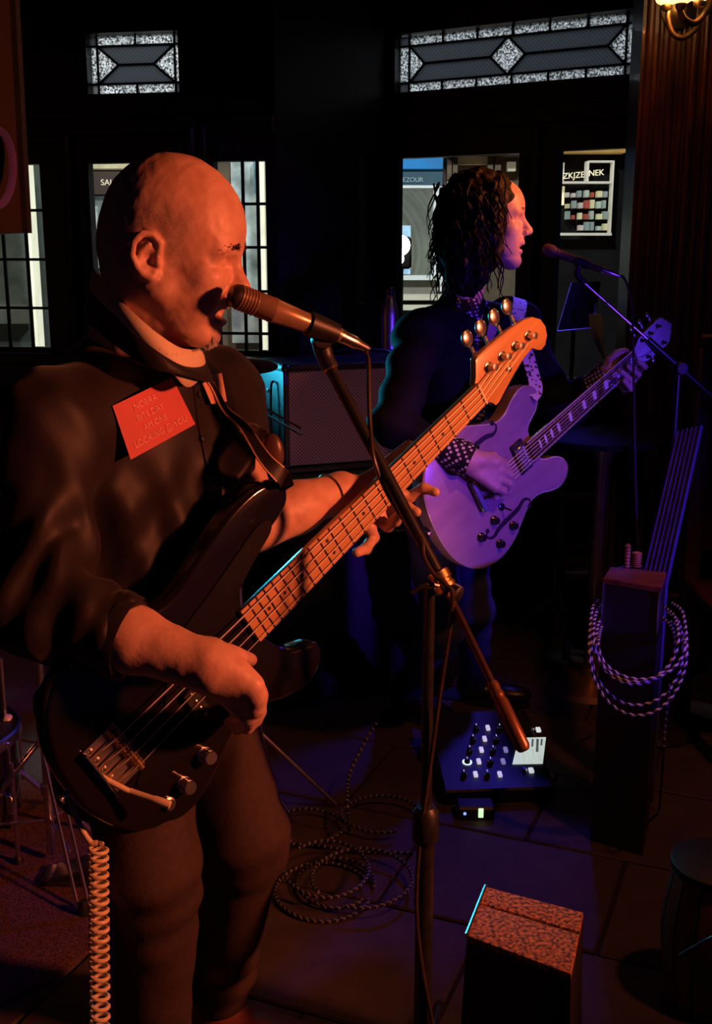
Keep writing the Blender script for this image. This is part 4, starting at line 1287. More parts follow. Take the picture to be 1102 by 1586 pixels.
def head_solid(q):
    """a head in its own frame: +x the way it faces, +y its left, +z up, origin between the ears"""
    s = Solid(0.020)
    s.add(s_ell((q.get('cx', 0), 0, q.get('cz', 0.058)), (q.get('cl', 0.105), 0.081, q.get('cr', 0.094))))
    s.add(s_ell((-0.025, 0, 0.015), (0.080, 0.073, 0.070)), 0.03)
    s.add(s_ell((0.042, 0, 0.045), (0.060, 0.066, 0.062)), 0.03)
    s.add(s_ell((0.050, 0, -0.030), (0.048, 0.058, 0.068)), 0.03)
    jo = q.get('open', 0.0)                       # how far the jaw drops
    jx = 0.072 - jo * 0.30
    for sg in (-1, 1):
        s.add(s_cone((0.086, sg * 0.012, 0.027), (0.082, sg * 0.043, 0.026), 0.015, 0.013), 0.014)      # brow ridge
        s.add(s_ell((0.066, sg * 0.046, -0.020), (0.024, 0.020, 0.020)), 0.025)                        # cheekbone
        s.add(s_cone((0.004, sg * 0.060, -0.045 - jo * 0.3), (jx - 0.008, sg * 0.020, -0.098 - jo), 0.019, 0.019), 0.03)   # jaw line
        s.add(s_ell((0.052, sg * 0.044, -0.055 - jo * .4), (0.030, 0.018, 0.034)), 0.03)               # cheek
    s.add(s_ell((jx, 0, -0.104 - jo), (0.022, 0.024, 0.018)), 0.02)                                    # chin
    s.add(s_ell((0.020, 0, -0.088 - jo * .8), (0.055, 0.048, q.get('jowl', 0.026))), 0.03)
    s.add(s_ell((0.084, 0, -0.052), (0.020, 0.030, 0.022)), 0.016)                                     # upper jaw
    nl = q.get('nose', 0.115)
    s.add(s_cone((0.096, 0, 0.014), (nl - 0.008, 0, -0.024), 0.0085, 0.0120), 0.010)
    s.add(s_ell((nl - 0.009, 0, -0.029), (0.0135, 0.0125, 0.0105)), 0.008)
    for sg in (-1, 1):
        s.add(s_ell((nl - 0.019, sg * 0.0125, -0.033), (0.0120, 0.0075, 0.0085)), 0.007)
        s.cut(s_ell((nl - 0.014, sg * 0.0065, -0.042), (0.006, 0.0035, 0.005)), 0.004)
        s.cut(s_ell((0.104, sg * 0.033, 0.004), (0.022, 0.020, 0.0135)), 0.012)                        # socket
        s.add(s_ell((0.0765, sg * 0.0325, 0.0055), (0.0140, 0.0150, 0.0105)), 0.004)                   # closed upper lid over the ball
        s.cut(s_cone((0.0955, sg * 0.022, 0.0015), (0.0900, sg * 0.045, 0.0010), 0.0020, 0.0020), 0.003)   # lid line
        s.add(s_cone((0.0900, sg * 0.022, -0.010), (0.0830, sg * 0.045, -0.008), 0.0045, 0.0045), 0.009)   # bag under the eye
    for sg in (-1, 1):
        s.cut(s_chain([(nl - 0.022, sg * 0.021, -0.030), (0.088, sg * 0.031, -0.045), (0.076 - jo * .2, sg * 0.038, -0.072 - jo * .4)], [0.0022, 0.0030, 0.0020]), 0.010)   # cheek fold
        s.cut(s_cone((0.088, sg * 0.054, 0.004), (0.078, sg * 0.062, 0.000), 0.0014, 0.0012), 0.005)   # crow's foot
    s.add(s_cone((0.100, -0.016, -0.060), (0.100, 0.016, -0.060), 0.0062, 0.0062), 0.007)              # upper lip
    s.add(s_cone((0.094 - jo * .34, -0.016, -0.076 - jo), (0.094 - jo * .34, 0.016, -0.076 - jo), 0.0068, 0.0068), 0.008)  # lower lip
    mz = -0.068 - jo * 0.5
    s.cut(s_ell((0.098 - jo * 0.2, 0, mz), (0.036 + jo * .3, 0.022, 0.0022 + jo * 0.50)), 0.005)
    # ears
    for sg in (-1, 1):
        Y = sg * 0.079
        s.add(s_ell((-0.013, Y, 0.002), (0.017, 0.006, 0.030)), 0.006)
        hx = [(0.004, 0.010), (0.004, 0.024), (-0.006, 0.034), (-0.020, 0.033), (-0.030, 0.020), (-0.031, 0.002), (-0.024, -0.014), (-0.014, -0.026), (-0.004, -0.030), (0.0, -0.022)]
        hy = [0.001, 0.004, 0.007, 0.010, 0.013, 0.013, 0.010, 0.006, 0.003, 0.0]
        pts = [(x, Y + sg * d, z) for (x, z), d in zip(hx, hy)]
        s.add(s_chain(pts, [0.0042, 0.0045, 0.0048, 0.005, 0.005, 0.0048, 0.0048, 0.0058, 0.0062, 0.004]), 0.005)
        s.add(s_chain([(-0.010, Y + sg * .006, 0.020), (-0.021, Y + sg * .008, 0.008), (-0.019, Y + sg * .007, -0.008), (-0.010, Y + sg * .005, -0.016)], [0.0032] * 4), 0.004)
        s.cut(s_ell((-0.008, Y + sg * 0.009, -0.001), (0.0095, 0.010, 0.0125)), 0.004)
        s.add(s_ell((0.004, Y + sg * 0.004, -0.004), (0.0045, 0.0045, 0.0075)), 0.004)
    nb = q['neck']
    s.add(s_cone((-0.022, 0, -0.035), nb[0], q.get('nr', 0.060), q.get('nr', 0.060) + 0.006), 0.03)
    return s

def frame_rot(yaw, pitch, rl=0.0):
    """rows: facing, left, up in world axes; yaw about z, pitch down positive"""
    f = A(math.cos(yaw) * math.cos(pitch), math.sin(yaw) * math.cos(pitch), -math.sin(pitch))
    l = A(-math.sin(yaw), math.cos(yaw), 0)
    u = np.cross(f, l)
    l2 = l * math.cos(rl) + u * math.sin(rl)
    u2 = np.cross(f, l2)
    return np.array([f, l2, u2])

def bounds(pts, m):
    pts = np.array(pts); return pts.min(0) - m, pts.max(0) + m

def plane(pt, n):
    pt = np.asarray(pt, float); n = nrm(n)
    return lambda p: (p - pt) @ n

def hand_solid(wrist, knuckles, fingers, thumb, palm_r=0.013, fr=0.0092):
    """wrist point, four knuckle points, four finger joint chains (after the knuckle), thumb chain"""
    s = Solid(0.012)
    kc = np.mean(knuckles, axis=0)
    for k in knuckles:
        s.add(s_cone(wrist + (k - kc) * 0.55, k, 0.0155, palm_r), 0.014)
    for k, ch in zip(knuckles, fingers):
        pts = [k] + list(ch)
        rs = [palm_r * 0.88] + list(np.linspace(fr * 1.02, fr * 0.80, len(ch)))
        s.add(s_chain(pts, rs), 0.007)
        for j in pts[1:-1]:
            s.add(s_ell(j, (fr * 1.06,) * 3), 0.004)
    s.add(s_chain(thumb, list(np.linspace(0.0165, 0.0098, len(thumb)))), 0.012)
    return s

def nail(mb, tip, d, out_, r=0.0085):
    """a small plate on the back of a finger tip"""
    d = nrm(d); o_ = nrm(out_ - d * (np.asarray(out_) @ d)); sd = np.cross(d, o_)
    mb.sphere(np.asarray(tip) - d * 0.003 + o_ * r * 0.72, (0.0062, 0.0052, 0.0018), 10, 6, R=np.array([d, sd, o_]))

satin = M('black_satin_shirt', (0.014, 0.0095, 0.013), (0.010, 0.007, 0.010), 30, rough=0.55, spec=0.28, bump=0.06, bscale=300, sheen=0.1)
trouser = M('dark_brown_trousers', (0.042, 0.022, 0.018), (0.030, 0.016, 0.014), 90, rough=0.8, bump=0.25, bscale=400)
shoe_m = M('oxblood_shoe_leather', (0.22, 0.06, 0.05), (0.14, 0.04, 0.035), 30, rough=0.4)
nailm = M('finger_nail', (0.62, 0.42, 0.34), None, 40, rough=0.25)
browm = M('grey_brow_hair', (0.07, 0.045, 0.04), (0.03, 0.02, 0.02), 300, rough=0.6)
eyew = M('eye_white', (0.6, 0.55, 0.5), None, 30, rough=0.1)
teeth_m = M('teeth', (0.7, 0.62, 0.5), None, 30, rough=0.25)
mouthm = M('mouth_inside', (0.10, 0.02, 0.02), None, 30, rough=0.4)

# ------------------------------------------------------------------ the bald singer
skin1 = skin_mat('ruddy_skin', (0.66, 0.40, 0.30), (0.52, 0.28, 0.20), (0.30, 0.25, 0.22))
R1 = frame_rot(math.radians(-4), math.radians(8))
H1 = P(237, 402, 1.55) + R1[1] * 0.078 + R1[0] * 0.004
def l2w(R, o, p):
    return o + np.asarray(p, float) @ R
FC = nrm(A(0.80, -0.60, 0)); LC = A(-FC[1], FC[0], 0)
Rs = P(72, 665, 1.57); Ls = P(335, 615, 1.87)
mid = (Rs + Ls) / 2 - FC * 0.035
mid[2] = 1.235
nbase = mid + FC * 0.02 + A(0, 0, 0.055) + LC * 0.01
SING = thing('person', A(-0.30, 1.70, 0.0), 'bald man in a dark satin shirt singing into a microphone while playing bass', 'person')

parts = []
hq = dict(open=0.022, nose=0.119, jowl=0.034, cx=0.0, cl=0.102, neck=[(nbase - H1) @ R1.T * A(1, 1, 1 / 0.82)], nr=0.072)
hsol0 = head_solid(hq)
FZ = 0.82
def hsol(p):
    p = p.copy(); p[:, 2] = np.where(p[:, 2] < 0, p[:, 2] / FZ, p[:, 2])
    return hsol0(p) * 0.9 + 0.0005 * wob(p, 75, 0.6) + 0.0004 * wob(p, 150, 1.9)
hv_, hq_ = surface(hsol, (-0.14, -0.125, -0.24), (0.135, 0.125, 0.165), 0.0023)
# stubble: side and back hair, grey goatee
x, y, z = hv_.T
z = np.where(z < 0, z / FZ, z)
side = np.clip((0.088 - z + 0.25 * np.clip(-x, 0, 1)) / 0.03, 0, 1) * np.clip((0.055 - x - 0.55 * np.clip(z, 0, 1) * 0 - 0.30 * np.clip(0.05 - z, 0, 0.2)) / 0.03, 0, 1) * np.clip((z + 0.075) / 0.03, 0, 1)
earz = ((x + 0.012) / 0.024) ** 2 + ((z - 0.001) / 0.040) ** 2
side = side * np.clip(earz - 0.8, 0, 1) * 0.75
goat = np.clip((x - 0.045) / 0.015, 0, 1) * np.clip((-0.085 - z) / 0.012, 0, 1) * np.clip((0.032 - np.abs(y)) / 0.012, 0, 1)
st = np.maximum(side, goat * 0.95)
lip = np.clip(1 - np.minimum(np.hypot(x - 0.101, z + 0.061), np.hypot(x - 0.087, z + 0.101)) / 0.008, 0, 1) * (np.abs(y) < 0.02)
parts.append((hv_ @ R1 + H1, hq_))
att = {'stubble': [st], 'lip': [lip]}

# right arm: elbow, wrist and hand over the strings
rE = P(58, 935, 1.50); rW = P(322, 1034, 1.45)
kn = [P(392, 1062, 1.445), P(398, 1078, 1.455), P(395, 1094, 1.468), P(384, 1108, 1.482)]
# fingers fall on the strings and curl back
def on_bass(px, py, z=0.012):
    x_, y_ = b_at(px, py, z); return bw(x_, y_, z)
fg = []
for i, k in enumerate(kn):
    tipx = (385, 384, 376, 364)[i]; tipy = (1082, 1096, 1108, 1117)[i]
    tip = on_bass(tipx - 10, tipy + 2, 0.014)
    m1 = k * 0.42 + tip * 0.58 + A(0.016, -0.006, -0.008)
    m2 = k * 0.15 + tip * 0.85 + A(0.010, 0.0, -0.010)
    fg.append([m1, m2, tip])
th = [P(330, 1010, 1.462), P(352, 1012, 1.49), P(372, 1018, 1.525), on_bass(388, 1022, 0.016)]
hs_ = hand_solid(rW, kn, fg, th, 0.0140, 0.0100)
arm = Solid(0.02)
arm.add(s_cone(rE, rE * 0.45 + rW * 0.55, 0.050, 0.043)).add(s_cone(rE * 0.45 + rW * 0.55, rW, 0.043, 0.033)).add(s_ell(P(352, 1044, 1.450), (0.030, 0.020, 0.026)))
arm.add(hs_, 0.02)
arm.post = lambda p, v: v + 0.0007 * wob(p, 90, 1.0)
lo, hi = bounds([rE, rW, *kn, *[f for c in fg for f in c]], 0.07)
v_, q_ = surface(arm, lo, hi, 0.0028)
parts.append((v_, q_)); att['stubble'].append(np.zeros(len(v_))); att['lip'].append(np.zeros(len(v_)))

# left arm and the hand round the neck
lE = P(392, 812, 1.74); lW = P(520, 762, 1.845)
def bn(px, py, z):
    """a point over (or behind) the bass neck plane"""
    x_, y_ = b_at(px, py, z); return bw(x_, y_, z)
kl = [bn(612, 762, -0.048), bn(598, 782, -0.048), bn(584, 800, -0.048), bn(570, 815, -0.048)]
fl = [[bn(634, 770, -0.038), bn(656, 756, -0.014), bn(674, 762, 0.006)],
      [bn(616, 797, -0.040), bn(630, 786, -0.008), bn(645, 793, 0.010)],
      [bn(600, 815, -0.044), bn(612, 806, -0.012), bn(618, 796, 0.010)],
      [bn(578, 832, -0.050), bn(566, 850, -0.040), bn(552, 856, -0.028)]]
tl = [bn(560, 752, -0.055), bn(590, 730, -0.052), bn(613, 708, -0.046), bn(633, 690, -0.040)]
hl = hand_solid(lW, kl, fl, tl, 0.0135, 0.0100)
arm2 = Solid(0.02)
arm2.add(s_cone(lE, lE * .5 + lW * .5, 0.046, 0.041)).add(s_cone(lE * .5 + lW * .5, lW, 0.041, 0.031)).add(hl, 0.02)
arm2.post = lambda p, v: v + 0.0006 * wob(p, 95, 2.0)
lo, hi = bounds([lE, lW, *kl, *tl, *[f for c in fl for f in c]], 0.07)
v_, q_ = surface(arm2, lo, hi, 0.0028)
parts.append((v_, q_)); att['stubble'].append(np.zeros(len(v_))); att['lip'].append(np.zeros(len(v_)))

# trunk and legs under the clothes
hipc = mid - FC * 0.01 - A(0, 0, 0.56)
lh, lk, la = P(318, 1130, 1.83), P(380, 1298, 1.83), A(-0.255, 1.80, 0.10)
rh, rk, ra = P(205, 1140, 1.70), P(236, 1345, 1.66), A(-0.335, 1.58, 0.10)
TR = np.array([FC, LC, A(0, 0, 1)])
trunk = Solid(0.06)
trunk.add(s_ell(mid - A(0, 0, 0.14), (0.10, 0.16, 0.18), TR)).add(s_ell(mid - A(0, 0, 0.36), (0.115, 0.15, 0.18), TR)).add(s_ell(hipc, (0.10, 0.14, 0.11), TR))
for a, b, c in ((lh, lk, la), (rh, rk, ra)):
    trunk.add(s_cone(a, b, 0.070, 0.052)).add(s_cone(b, c, 0.050, 0.036))
trunk.add(s_cone(mid, nbase, 0.07, 0.06)).add(s_cone(Rs, rE, 0.05, 0.042)).add(s_cone(Ls, lE, 0.05, 0.042)).add(s_cone(mid, Rs, .06, .055)).add(s_cone(mid, Ls, .06, .055))
lo, hi = bounds([Rs, Ls, rE, lE, la, ra, nbase, hipc], 0.16)
lo[2] = 0.03
v_, q_ = surface(trunk, lo, hi, 0.010)
parts.append((v_, q_)); att['stubble'].append(np.zeros(len(v_))); att['lip'].append(np.zeros(len(v_)))
V, Q = join_vq(parts)
body1 = mesh_vq('body', V, Q, skin1, SING, attr={k: np.concatenate(v) for k, v in att.items()}, relax=1)
nm = MB()
nail(nm, fl[0][-1], fl[0][-1] - fl[0][-2], bz); nail(nm, fl[1][-1], fl[1][-1] - fl[1][-2], bz); nail(nm, tl[-1], tl[-1] - tl[-2], bz + by)
nm.build('nails', nailm, SING, world=True)
# brows, teeth, inside of the mouth
for sg in (-1, 1):
    b_ = MB()
    for i in range(80):
        t = i / 79.0
        c = A(0.1020 - 0.021 * t ** 2, sg * (0.012 + 0.036 * t), 0.0345 - 0.010 * t ** 3 + random.uniform(-.004, .004))
        d = A(0.005 + random.uniform(0, .003), sg * (0.010 + random.uniform(-.002, .004)), -0.002 + random.uniform(-.003, .004))
        b_.tube([l2w(R1, H1, c), l2w(R1, H1, c + d)], [0.0011, 0.0003], 4)
    b_.build('eyebrow', browm, SING, world=True)
    MB().sphere(l2w(R1, H1, (0.0768, sg * 0.0325, 0.0005)), 0.0112, 14, 10).build('eye', eyew, SING, world=True)
gt = MB()
random.seed(21)
for i in range(420):
    yy = random.uniform(-.026, .026); th_ = random.uniform(-0.5, 1.15)
    c = A(0.061 + 0.0215 * math.cos(th_) - 0.10 * abs(yy) ** 1.3, yy, (-0.126 - 0.0185 * math.sin(th_)) * 0.82)
    d = A(random.uniform(.001, .005), random.uniform(-.003, .003), random.uniform(-.007, -.002))
    gt.tube([l2w(R1, H1, c), l2w(R1, H1, c + d)], [0.0007, 0.0002], 3)
gt.build('goatee', M('grey_goatee_hair', (.55, .52, .50), (.38, .35, .33), 200, rough=.6), SING, world=True)
tm = MB()
for i in range(-4, 5):
    tm.bbox(l2w(R1, H1, (0.0945 - 0.00045 * i * i, i * 0.0042, -0.0675 * 0.82)), (0.004, 0.0038, 0.008), 0.001, R=R1)
tm.build('teeth', teeth_m, SING, world=True)

# shirt
rC = rE * 0.50 + rW * 0.50
shirt = Solid(0.055)
shirt.add(s_ell(mid - A(0, 0, 0.12) + FC * 0.01, (0.130, 0.185, 0.175), TR))
shirt.add(s_ell(mid - A(0, 0, 0.33) + FC * 0.015, (0.148, 0.172, 0.185), TR))
shirt.add(s_ell(hipc + A(0, 0, 0.04), (0.128, 0.168, 0.125), TR))
shirt.add(s_cone(mid + A(0, 0, -.01), Rs, 0.085, 0.078)).add(s_cone(mid + A(0, 0, -.01), Ls, 0.085, 0.076))
shirt.add(s_cone(mid, nbase + A(0, 0, -.005), 0.09, 0.072), 0.05)
shirt.add(s_cone(Rs, rE, 0.080, 0.066), 0.04).add(s_cone(rE, rC, 0.068, 0.056), 0.04)
shirt.add(s_cone(Ls, lE, 0.076, 0.062), 0.035).add(s_cone(lE, lE * .86 + lW * .14, 0.062, 0.056), 0.03)
def folds(p, v):
    u = (p - mid) @ FC; s_ = (p - mid) @ LC; z = p[:, 2]
    d1 = np.sin((s_ * 1.2 + z * 0.55 + u * 0.4) * 58 + 2.4 * wob(p, 9, 0.3)) * 0.0050
    d2 = np.sin((z * 1.0 - s_ * 0.8) * 40 + 3.0 * wob(p, 7, 1.7)) * 0.0042
    d3 = wob(p, 26, 0.9) * 0.0035
    elb = np.exp(-(((p - rE) ** 2).sum(1)) / 0.016)
    d4 = np.sin(((p - rE) @ nrm(rW - rE)) * 130 + 2 * wob(p, 20, 0.2)) * 0.007 * elb
    w1 = np.clip((1.20 - z) / 0.12, 0.25, 1)
    return v + (d1 + d2) * w1 + d3 + d4
shirt.post = folds
ax = nrm(rW - rE)
shirt.keep(plane(rC + ax * 0.014, ax), 0.006)
ax2 = nrm(lW - lE)
shirt.keep(lambda p: np.where((((p - lE) @ ax2) > 0) & (np.linalg.norm(p - lE, axis=1) < 0.16), (p - (lE * .80 + lW * .20)) @ ax2, -1.0), 0.004)
shirt.keep(plane(mid - A(0, 0, 0.60), (0, 0, -1)), 0.01)
lo, hi = bounds([Rs, Ls, rE, rC, lE, lW, hipc, nbase], 0.17)
v_, q_ = surface(shirt, lo, hi, 0.0055)
so = mesh_vq('shirt', v_, q_, satin, SING, relax=1)
# cuff of the right sleeve
MB().tube([rC - ax * 0.006, rC + ax * 0.006, rC + ax * 0.014], [0.0575, 0.0580, 0.0560], 28, caps=False).build('cuff', satin, so, world=True)

def hit_solid(sol, px, py, z0=1.3, z1=2.1):
    """where the sight line meets the garment, and its normal"""
    zs = np.linspace(z0, z1, 700)
    pts = np.array([P(px, py, z) for z in zs])
    d = sol(pts)
    i = int(np.argmax(d < 0))
    p = pts[i]
    e = 0.006
    g_ = np.array([sol(np.array([p + e * np.eye(3)[k]]))[0] - sol(np.array([p - e * np.eye(3)[k]]))[0] for k in range(3)])
    return p, nrm(g_)
# front placket with buttons
pl = []
for px, py in ((300, 572), (304, 610), (309, 650), (318, 690), (330, 730), (338, 770), (340, 815)):
    p, n = hit_solid(shirt, px, py); pl.append((p + n * 0.002, n))
pp = smooth_path([a for a, _ in pl], 6); pn = smooth_path([a for _, a in pl], 6)
mbp = MB()
V_ = []; Fq = []
for i in range(len(pp)):
    t = pp[min(i + 1, len(pp) - 1)] - pp[max(i - 1, 0)]; t = nrm(t); n = nrm(pn[i]); sd = np.cross(n, t)
    for k, (o1, o2) in enumerate(((-0.012, -0.004), (-0.010, 0.001), (0.010, 0.001), (0.012, -0.004))):
        V_.append(pp[i] + sd * o1 + n * o2)
for i in range(len(pp) - 1):
    for k in range(3):
        Fq.append((i * 4 + k, i * 4 + k + 1, i * 4 + 5 + k, i * 4 + 4 + k))
mbp.add(V_, Fq)
plk = mbp.build('placket', satin, so, world=True)
for px, py in ((305, 612), (311, 680), (334, 752)):
    p, n = hit_solid(shirt, px, py)
    MB().lathe([(0.0055, 0), (0.0055, 0.002), (0.003, 0.0028)], p + n * 0.004, n, 12).build('button', blackplastic, so, world=True)

def sticker(name, quad, mat, parent, n=10, lift=0.007):
    """a printed patch lying on the shirt: quad of pixel corners (tl, tr, br, bl)"""
    q = np.array(quad, float)
    c0, n0 = hit_solid(shirt, *q.mean(0))
    rows = []
    g_ = np.zeros((n + 1, n + 1, 3))
    for i in range(n + 1):
        for j in range(n + 1):
            a, b = j / n, i / n
            px = (q[0] * (1 - a) + q[1] * a) * (1 - b) + (q[3] * (1 - a) + q[2] * a) * b
            r = (px[0] - 551.0) / F * RT + FW + (793.0 - px[1]) / F * UP
            t = ((c0 - CAM) @ n0) / (r @ n0)
            g_[i, j] = CAM + t * r
    # push the patch out until no point lies inside the cloth
    d = shirt(g_.reshape(-1, 3)).reshape(n + 1, n + 1)
    g_ += n0 * (lift + max(0, -d.min()) * 0.8)
    V_ = np.concatenate([g_.reshape(-1, 3), g_.reshape(-1, 3) - n0 * 0.0012])
    f_ = []
    m = n + 1
    for i in range(n):
        for j in range(n):
            a = i * m + j
            f_.append((a, a + 1, a + m + 1, a + m)); f_.append((a + m * m, a + m + m * m, a + m + 1 + m * m, a + 1 + m * m))
    o = MB().add(V_, f_).build(name, mat, parent, world=True)
    ex = nrm(g_[n // 2, n] - g_[n // 2, 0]); ey = nrm(g_[0, n // 2] - g_[n, n // 2]); ey = nrm(ey - ex * (ey @ ex))
    return o, g_, ex, ey, n0
red_p = M('red_printed_patch', (0.58, 0.075, 0.085), (0.50, 0.065, 0.075), 12, rough=0.6)
pink_l = M('pale_red_print', (0.95, 0.36, 0.34), None, 30, rough=0.6)
so1, g_, ex, ey, n0 = sticker('patch', [(166, 631), (258, 587), (294, 659), (194, 714)], red_p, so)
tag(so1, 'red printed patch on the shirt chest')
cen = g_[5, 5]; hgt = np.linalg.norm(g_[0, 5] - g_[10, 5]); wid = np.linalg.norm(g_[5, 0] - g_[5, 10])
for i, (tx, sx, off) in enumerate((('NOBRA', 0.17, -0.02), ('BITE DAY', 0.16, -0.01), ('AM ONE', 0.155, 0.0), ('LOOKING @ YOU', 0.165, 0.02))):
    letters('lettering', tx, hgt * sx, pink_l, so1, cen + ey * hgt * (0.30 - i * 0.205) + ex * wid * off + n0 * 0.0006, ex, ey, 0.0003)
so2, g_, ex, ey, n0 = sticker('patch', [(300, 586), (334, 580), (342, 624), (318, 628)], M('cream_printed_patch', (0.75, 0.42, 0.28), (0.6, 0.3, 0.2), 14, rough=.6), so, 6)
tag(so2, 'cream printed patch on the other side of the shirt')
letters('lettering', 'B T', np.linalg.norm(g_[0, 3] - g_[6, 3]) * 0.30, M('brown_print', (0.25, 0.08, 0.05), None, 20, rough=.6), so2, g_[2, 3] + n0 * 0.0015, ex, ey, 0.0003)

# collar: cream patterned inner collar standing over the black one
collar_m = M('cream_patterned_collar', (0.70, 0.58, 0.42), (0.20, 0.14, 0.10), 130, rough=0.6, kind='voronoi', lo=0.05, hi=0.16)
MATS['cream_patterned_collar'].node_tree.nodes['Color Ramp'].color_ramp.elements[0].color = (0.22, 0.14, 0.10, 1)
MATS['cream_patterned_collar'].node_tree.nodes['Color Ramp'].color_ramp.elements[1].color = (0.72, 0.60, 0.44, 1)
ring = [P(152, 432, 1.68), P(172, 462, 1.615), P(205, 498, 1.585), P(245, 534, 1.585), P(280, 556, 1.615), P(303, 552, 1.69), P(290, 520, 1.76), P(235, 470, 1.785), P(180, 440, 1.755)]
nc_ = np.mean(ring, axis=0)
rp = smooth_path(ring, 8, closed=True)
def band(name, path, up_h, out_w, drop, mat, tips=None):
    V_ = []; f_ = []
    n = len(path)
    for i in range(n):
        o_ = path[i] - nc_; o_[2] = 0; o_ = nrm(o_)
        k = 0 if tips is None else tips[i]
        prof = [(0.0, -0.015), (-0.002, up_h * .5), (0.001, up_h), (0.005, up_h + .002), (0.010 + out_w * .4, up_h * 0.5), (0.012 + out_w, -drop - k)]
        for a, b in prof:
            V_.append(path[i] + o_ * a + A(0, 0, b))
    m = 6
    for i in range(n):
        j = (i + 1) % n
        for k in range(m - 1):
            f_.append((i * m + k, i * m + k + 1, j * m + k + 1, j * m + k))
    o = MB().add(V_, f_).build(name, mat, so, world=True)
    md_ = o.modifiers.new('cloth', 'SOLIDIFY'); md_.thickness = 0.0016
    return o
tp_ = np.array([0.020 * math.exp(-((i - 32) / 4.5) ** 2) for i in range(len(rp))])
band('collar', rp, 0.014, 0.004, 0.020, collar_m, tp_)
band('outer_collar', rp + A(0, 0, -0.014), 0.006, 0.014, 0.034, satin, np.array([-0.024 * math.exp(-((i - 31) / 9.0) ** 2) for i in range(len(rp))]))

# trousers
tro = Solid(0.05)
tro.add(s_ell(hipc - A(0, 0, 0.05), (0.118, 0.158, 0.13), TR))
tro.add(s_cone(lh, lk, 0.092, 0.072)).add(s_cone(lk, la + A(0, 0, .02), 0.070, 0.058), 0.03)
tro2 = Solid(0.05)
tro.add(s_cone(rh, rk, 0.090, 0.072), 0.03).add(s_cone(rk, ra + A(0, 0, .02), 0.070, 0.058), 0.03)
def tfold(p, v):
    z = p[:, 2]
    kn_ = np.exp(-((z - 0.50) / 0.09) ** 2); an_ = np.exp(-((z - 0.15) / 0.09) ** 2)
    return v + np.sin(z * 85 + 3.2 * wob(p, 8, .4)) * (0.0035 * kn_ + 0.0055 * an_) + 0.004 * wob(p, 14, .5) + 0.003 * wob(p, 30, 1.5)
tro.post = tfold
tro.keep(plane((0, 0, 0.05), (0, 0, -1)), 0.01)
lo, hi = bounds([hipc, la, ra, lk, rk], 0.17); lo[2] = 0.02
v_, q_ = surface(tro, lo, hi, 0.007)
mesh_vq('trousers', v_, q_, trouser, SING, relax=1)
for an_, dr in ((la, nrm(A(0.80, -0.35, 0))), (ra, nrm(A(0.7, -0.6, 0)))):
    c = A(an_[0], an_[1], 0)
    sd = A(-dr[1], dr[0], 0)
    sh_ = Solid(0.03)
    RR = np.array([dr, sd, A(0, 0, 1)])
    sh_.add(s_ell(c - dr * 0.01 + A(0, 0, 0.055), (0.055, 0.042, 0.05), RR)).add(s_ell(c + dr * 0.10 + A(0, 0, 0.040), (0.085, 0.046, 0.034), RR)).add(s_ell(c + dr * 0.155 + A(0, 0, .034), (0.05, 0.042, 0.026), RR))
    sh_.keep(plane((0, 0, 0.012), (0, 0, -1)), 0.004)
    lo, hi = bounds([c, c + dr * 0.2], 0.10); lo[2] = -0.01
    v_, q_ = surface(sh_, lo, hi, 0.004)
    s0 = mesh_vq('shoe', v_, q_, shoe_m, SING)
    o2 = []
    for t in np.linspace(0, 2 * math.pi, 28, endpoint=False):
        p = c + dr * (0.075 + 0.130 * math.cos(t)) + sd * (0.048 * math.sin(t) * (1 + 0.08 * math.cos(t)))
        o2.append((p[0], p[1]))
    MB().prism(o2, 0.0, 0.016, 0.003, 2).build('sole', blackplastic, s0, world=True)
# bracelet at the left wrist
bc = lE * 0.08 + lW * 0.92
axw = nrm(lW - lE)
MB().lathe([(0.0345, -0.002), (0.0362, 0), (0.0345, 0.002)], bc, axw, 28, cap=False).build('bracelet', brass, SING, world=True)

# bass strap over the shoulder to the horn
STRAP = thing('guitar_strap', bw(0.44, 0.135, -0.035), 'black strap with tan edges from the bald singer\'s shoulder to the bass', 'strap')
p0, n0_ = hit_solid(shirt, 292, 566); p1, n1_ = hit_solid(shirt, 318, 600); p2, n2_ = hit_solid(shirt, 345, 640); p3, n3_ = hit_solid(shirt, 372, 672)
sh0, _ = hit_solid(shirt, 250, 560)
sp_ = smooth_path([p0 + n0_ * .012, p1 + n1_ * .014, p2 + n2_ * .016, p3 + n3_ * .018, P(410, 710, 1.665), P(440, 742, 1.675), bw(0.445, 0.140, -0.040)], 6)
V_ = []; f_ = []
edgeA, edgeB = [], []
for i in range(len(sp_)):
    t = nrm(sp_[min(i + 1, len(sp_) - 1)] - sp_[max(i - 1, 0)])
    view = nrm(sp_[i] - CAM)
    tw = i / (len(sp_) - 1)
    wdir = nrm(np.cross(t, view) * (0.55 + 0.35 * tw ** 2) + view * (0.6 - 0.1 * tw))
    wdir = nrm(wdir - t * (wdir @ t)); nn = np.cross(t, wdir)
    hw_ = 0.0045 + 0.016 * tw ** 2
    a, b = sp_[i] + wdir * hw_, sp_[i] - wdir * hw_
    edgeA.append(a); edgeB.append(b)
    V_ += [a + nn * .0012, b + nn * .0012, b - nn * .0012, a - nn * .0012]
n = len(sp_)
for i in range(n - 1):
    for k in range(4):
        f_.append((i * 4 + k, i * 4 + (k + 1) % 4, i * 4 + 4 + (k + 1) % 4, i * 4 + 4 + k))
f_ += [(0, 1, 2, 3), tuple((n - 1) * 4 + k for k in range(4))]
MB().add(V_, f_).build('webbing', strapm, STRAP, world=True)
tan = M('tan_strap_edge', (0.72, 0.45, 0.26), (0.6, 0.36, 0.2), 60, rough=0.5)
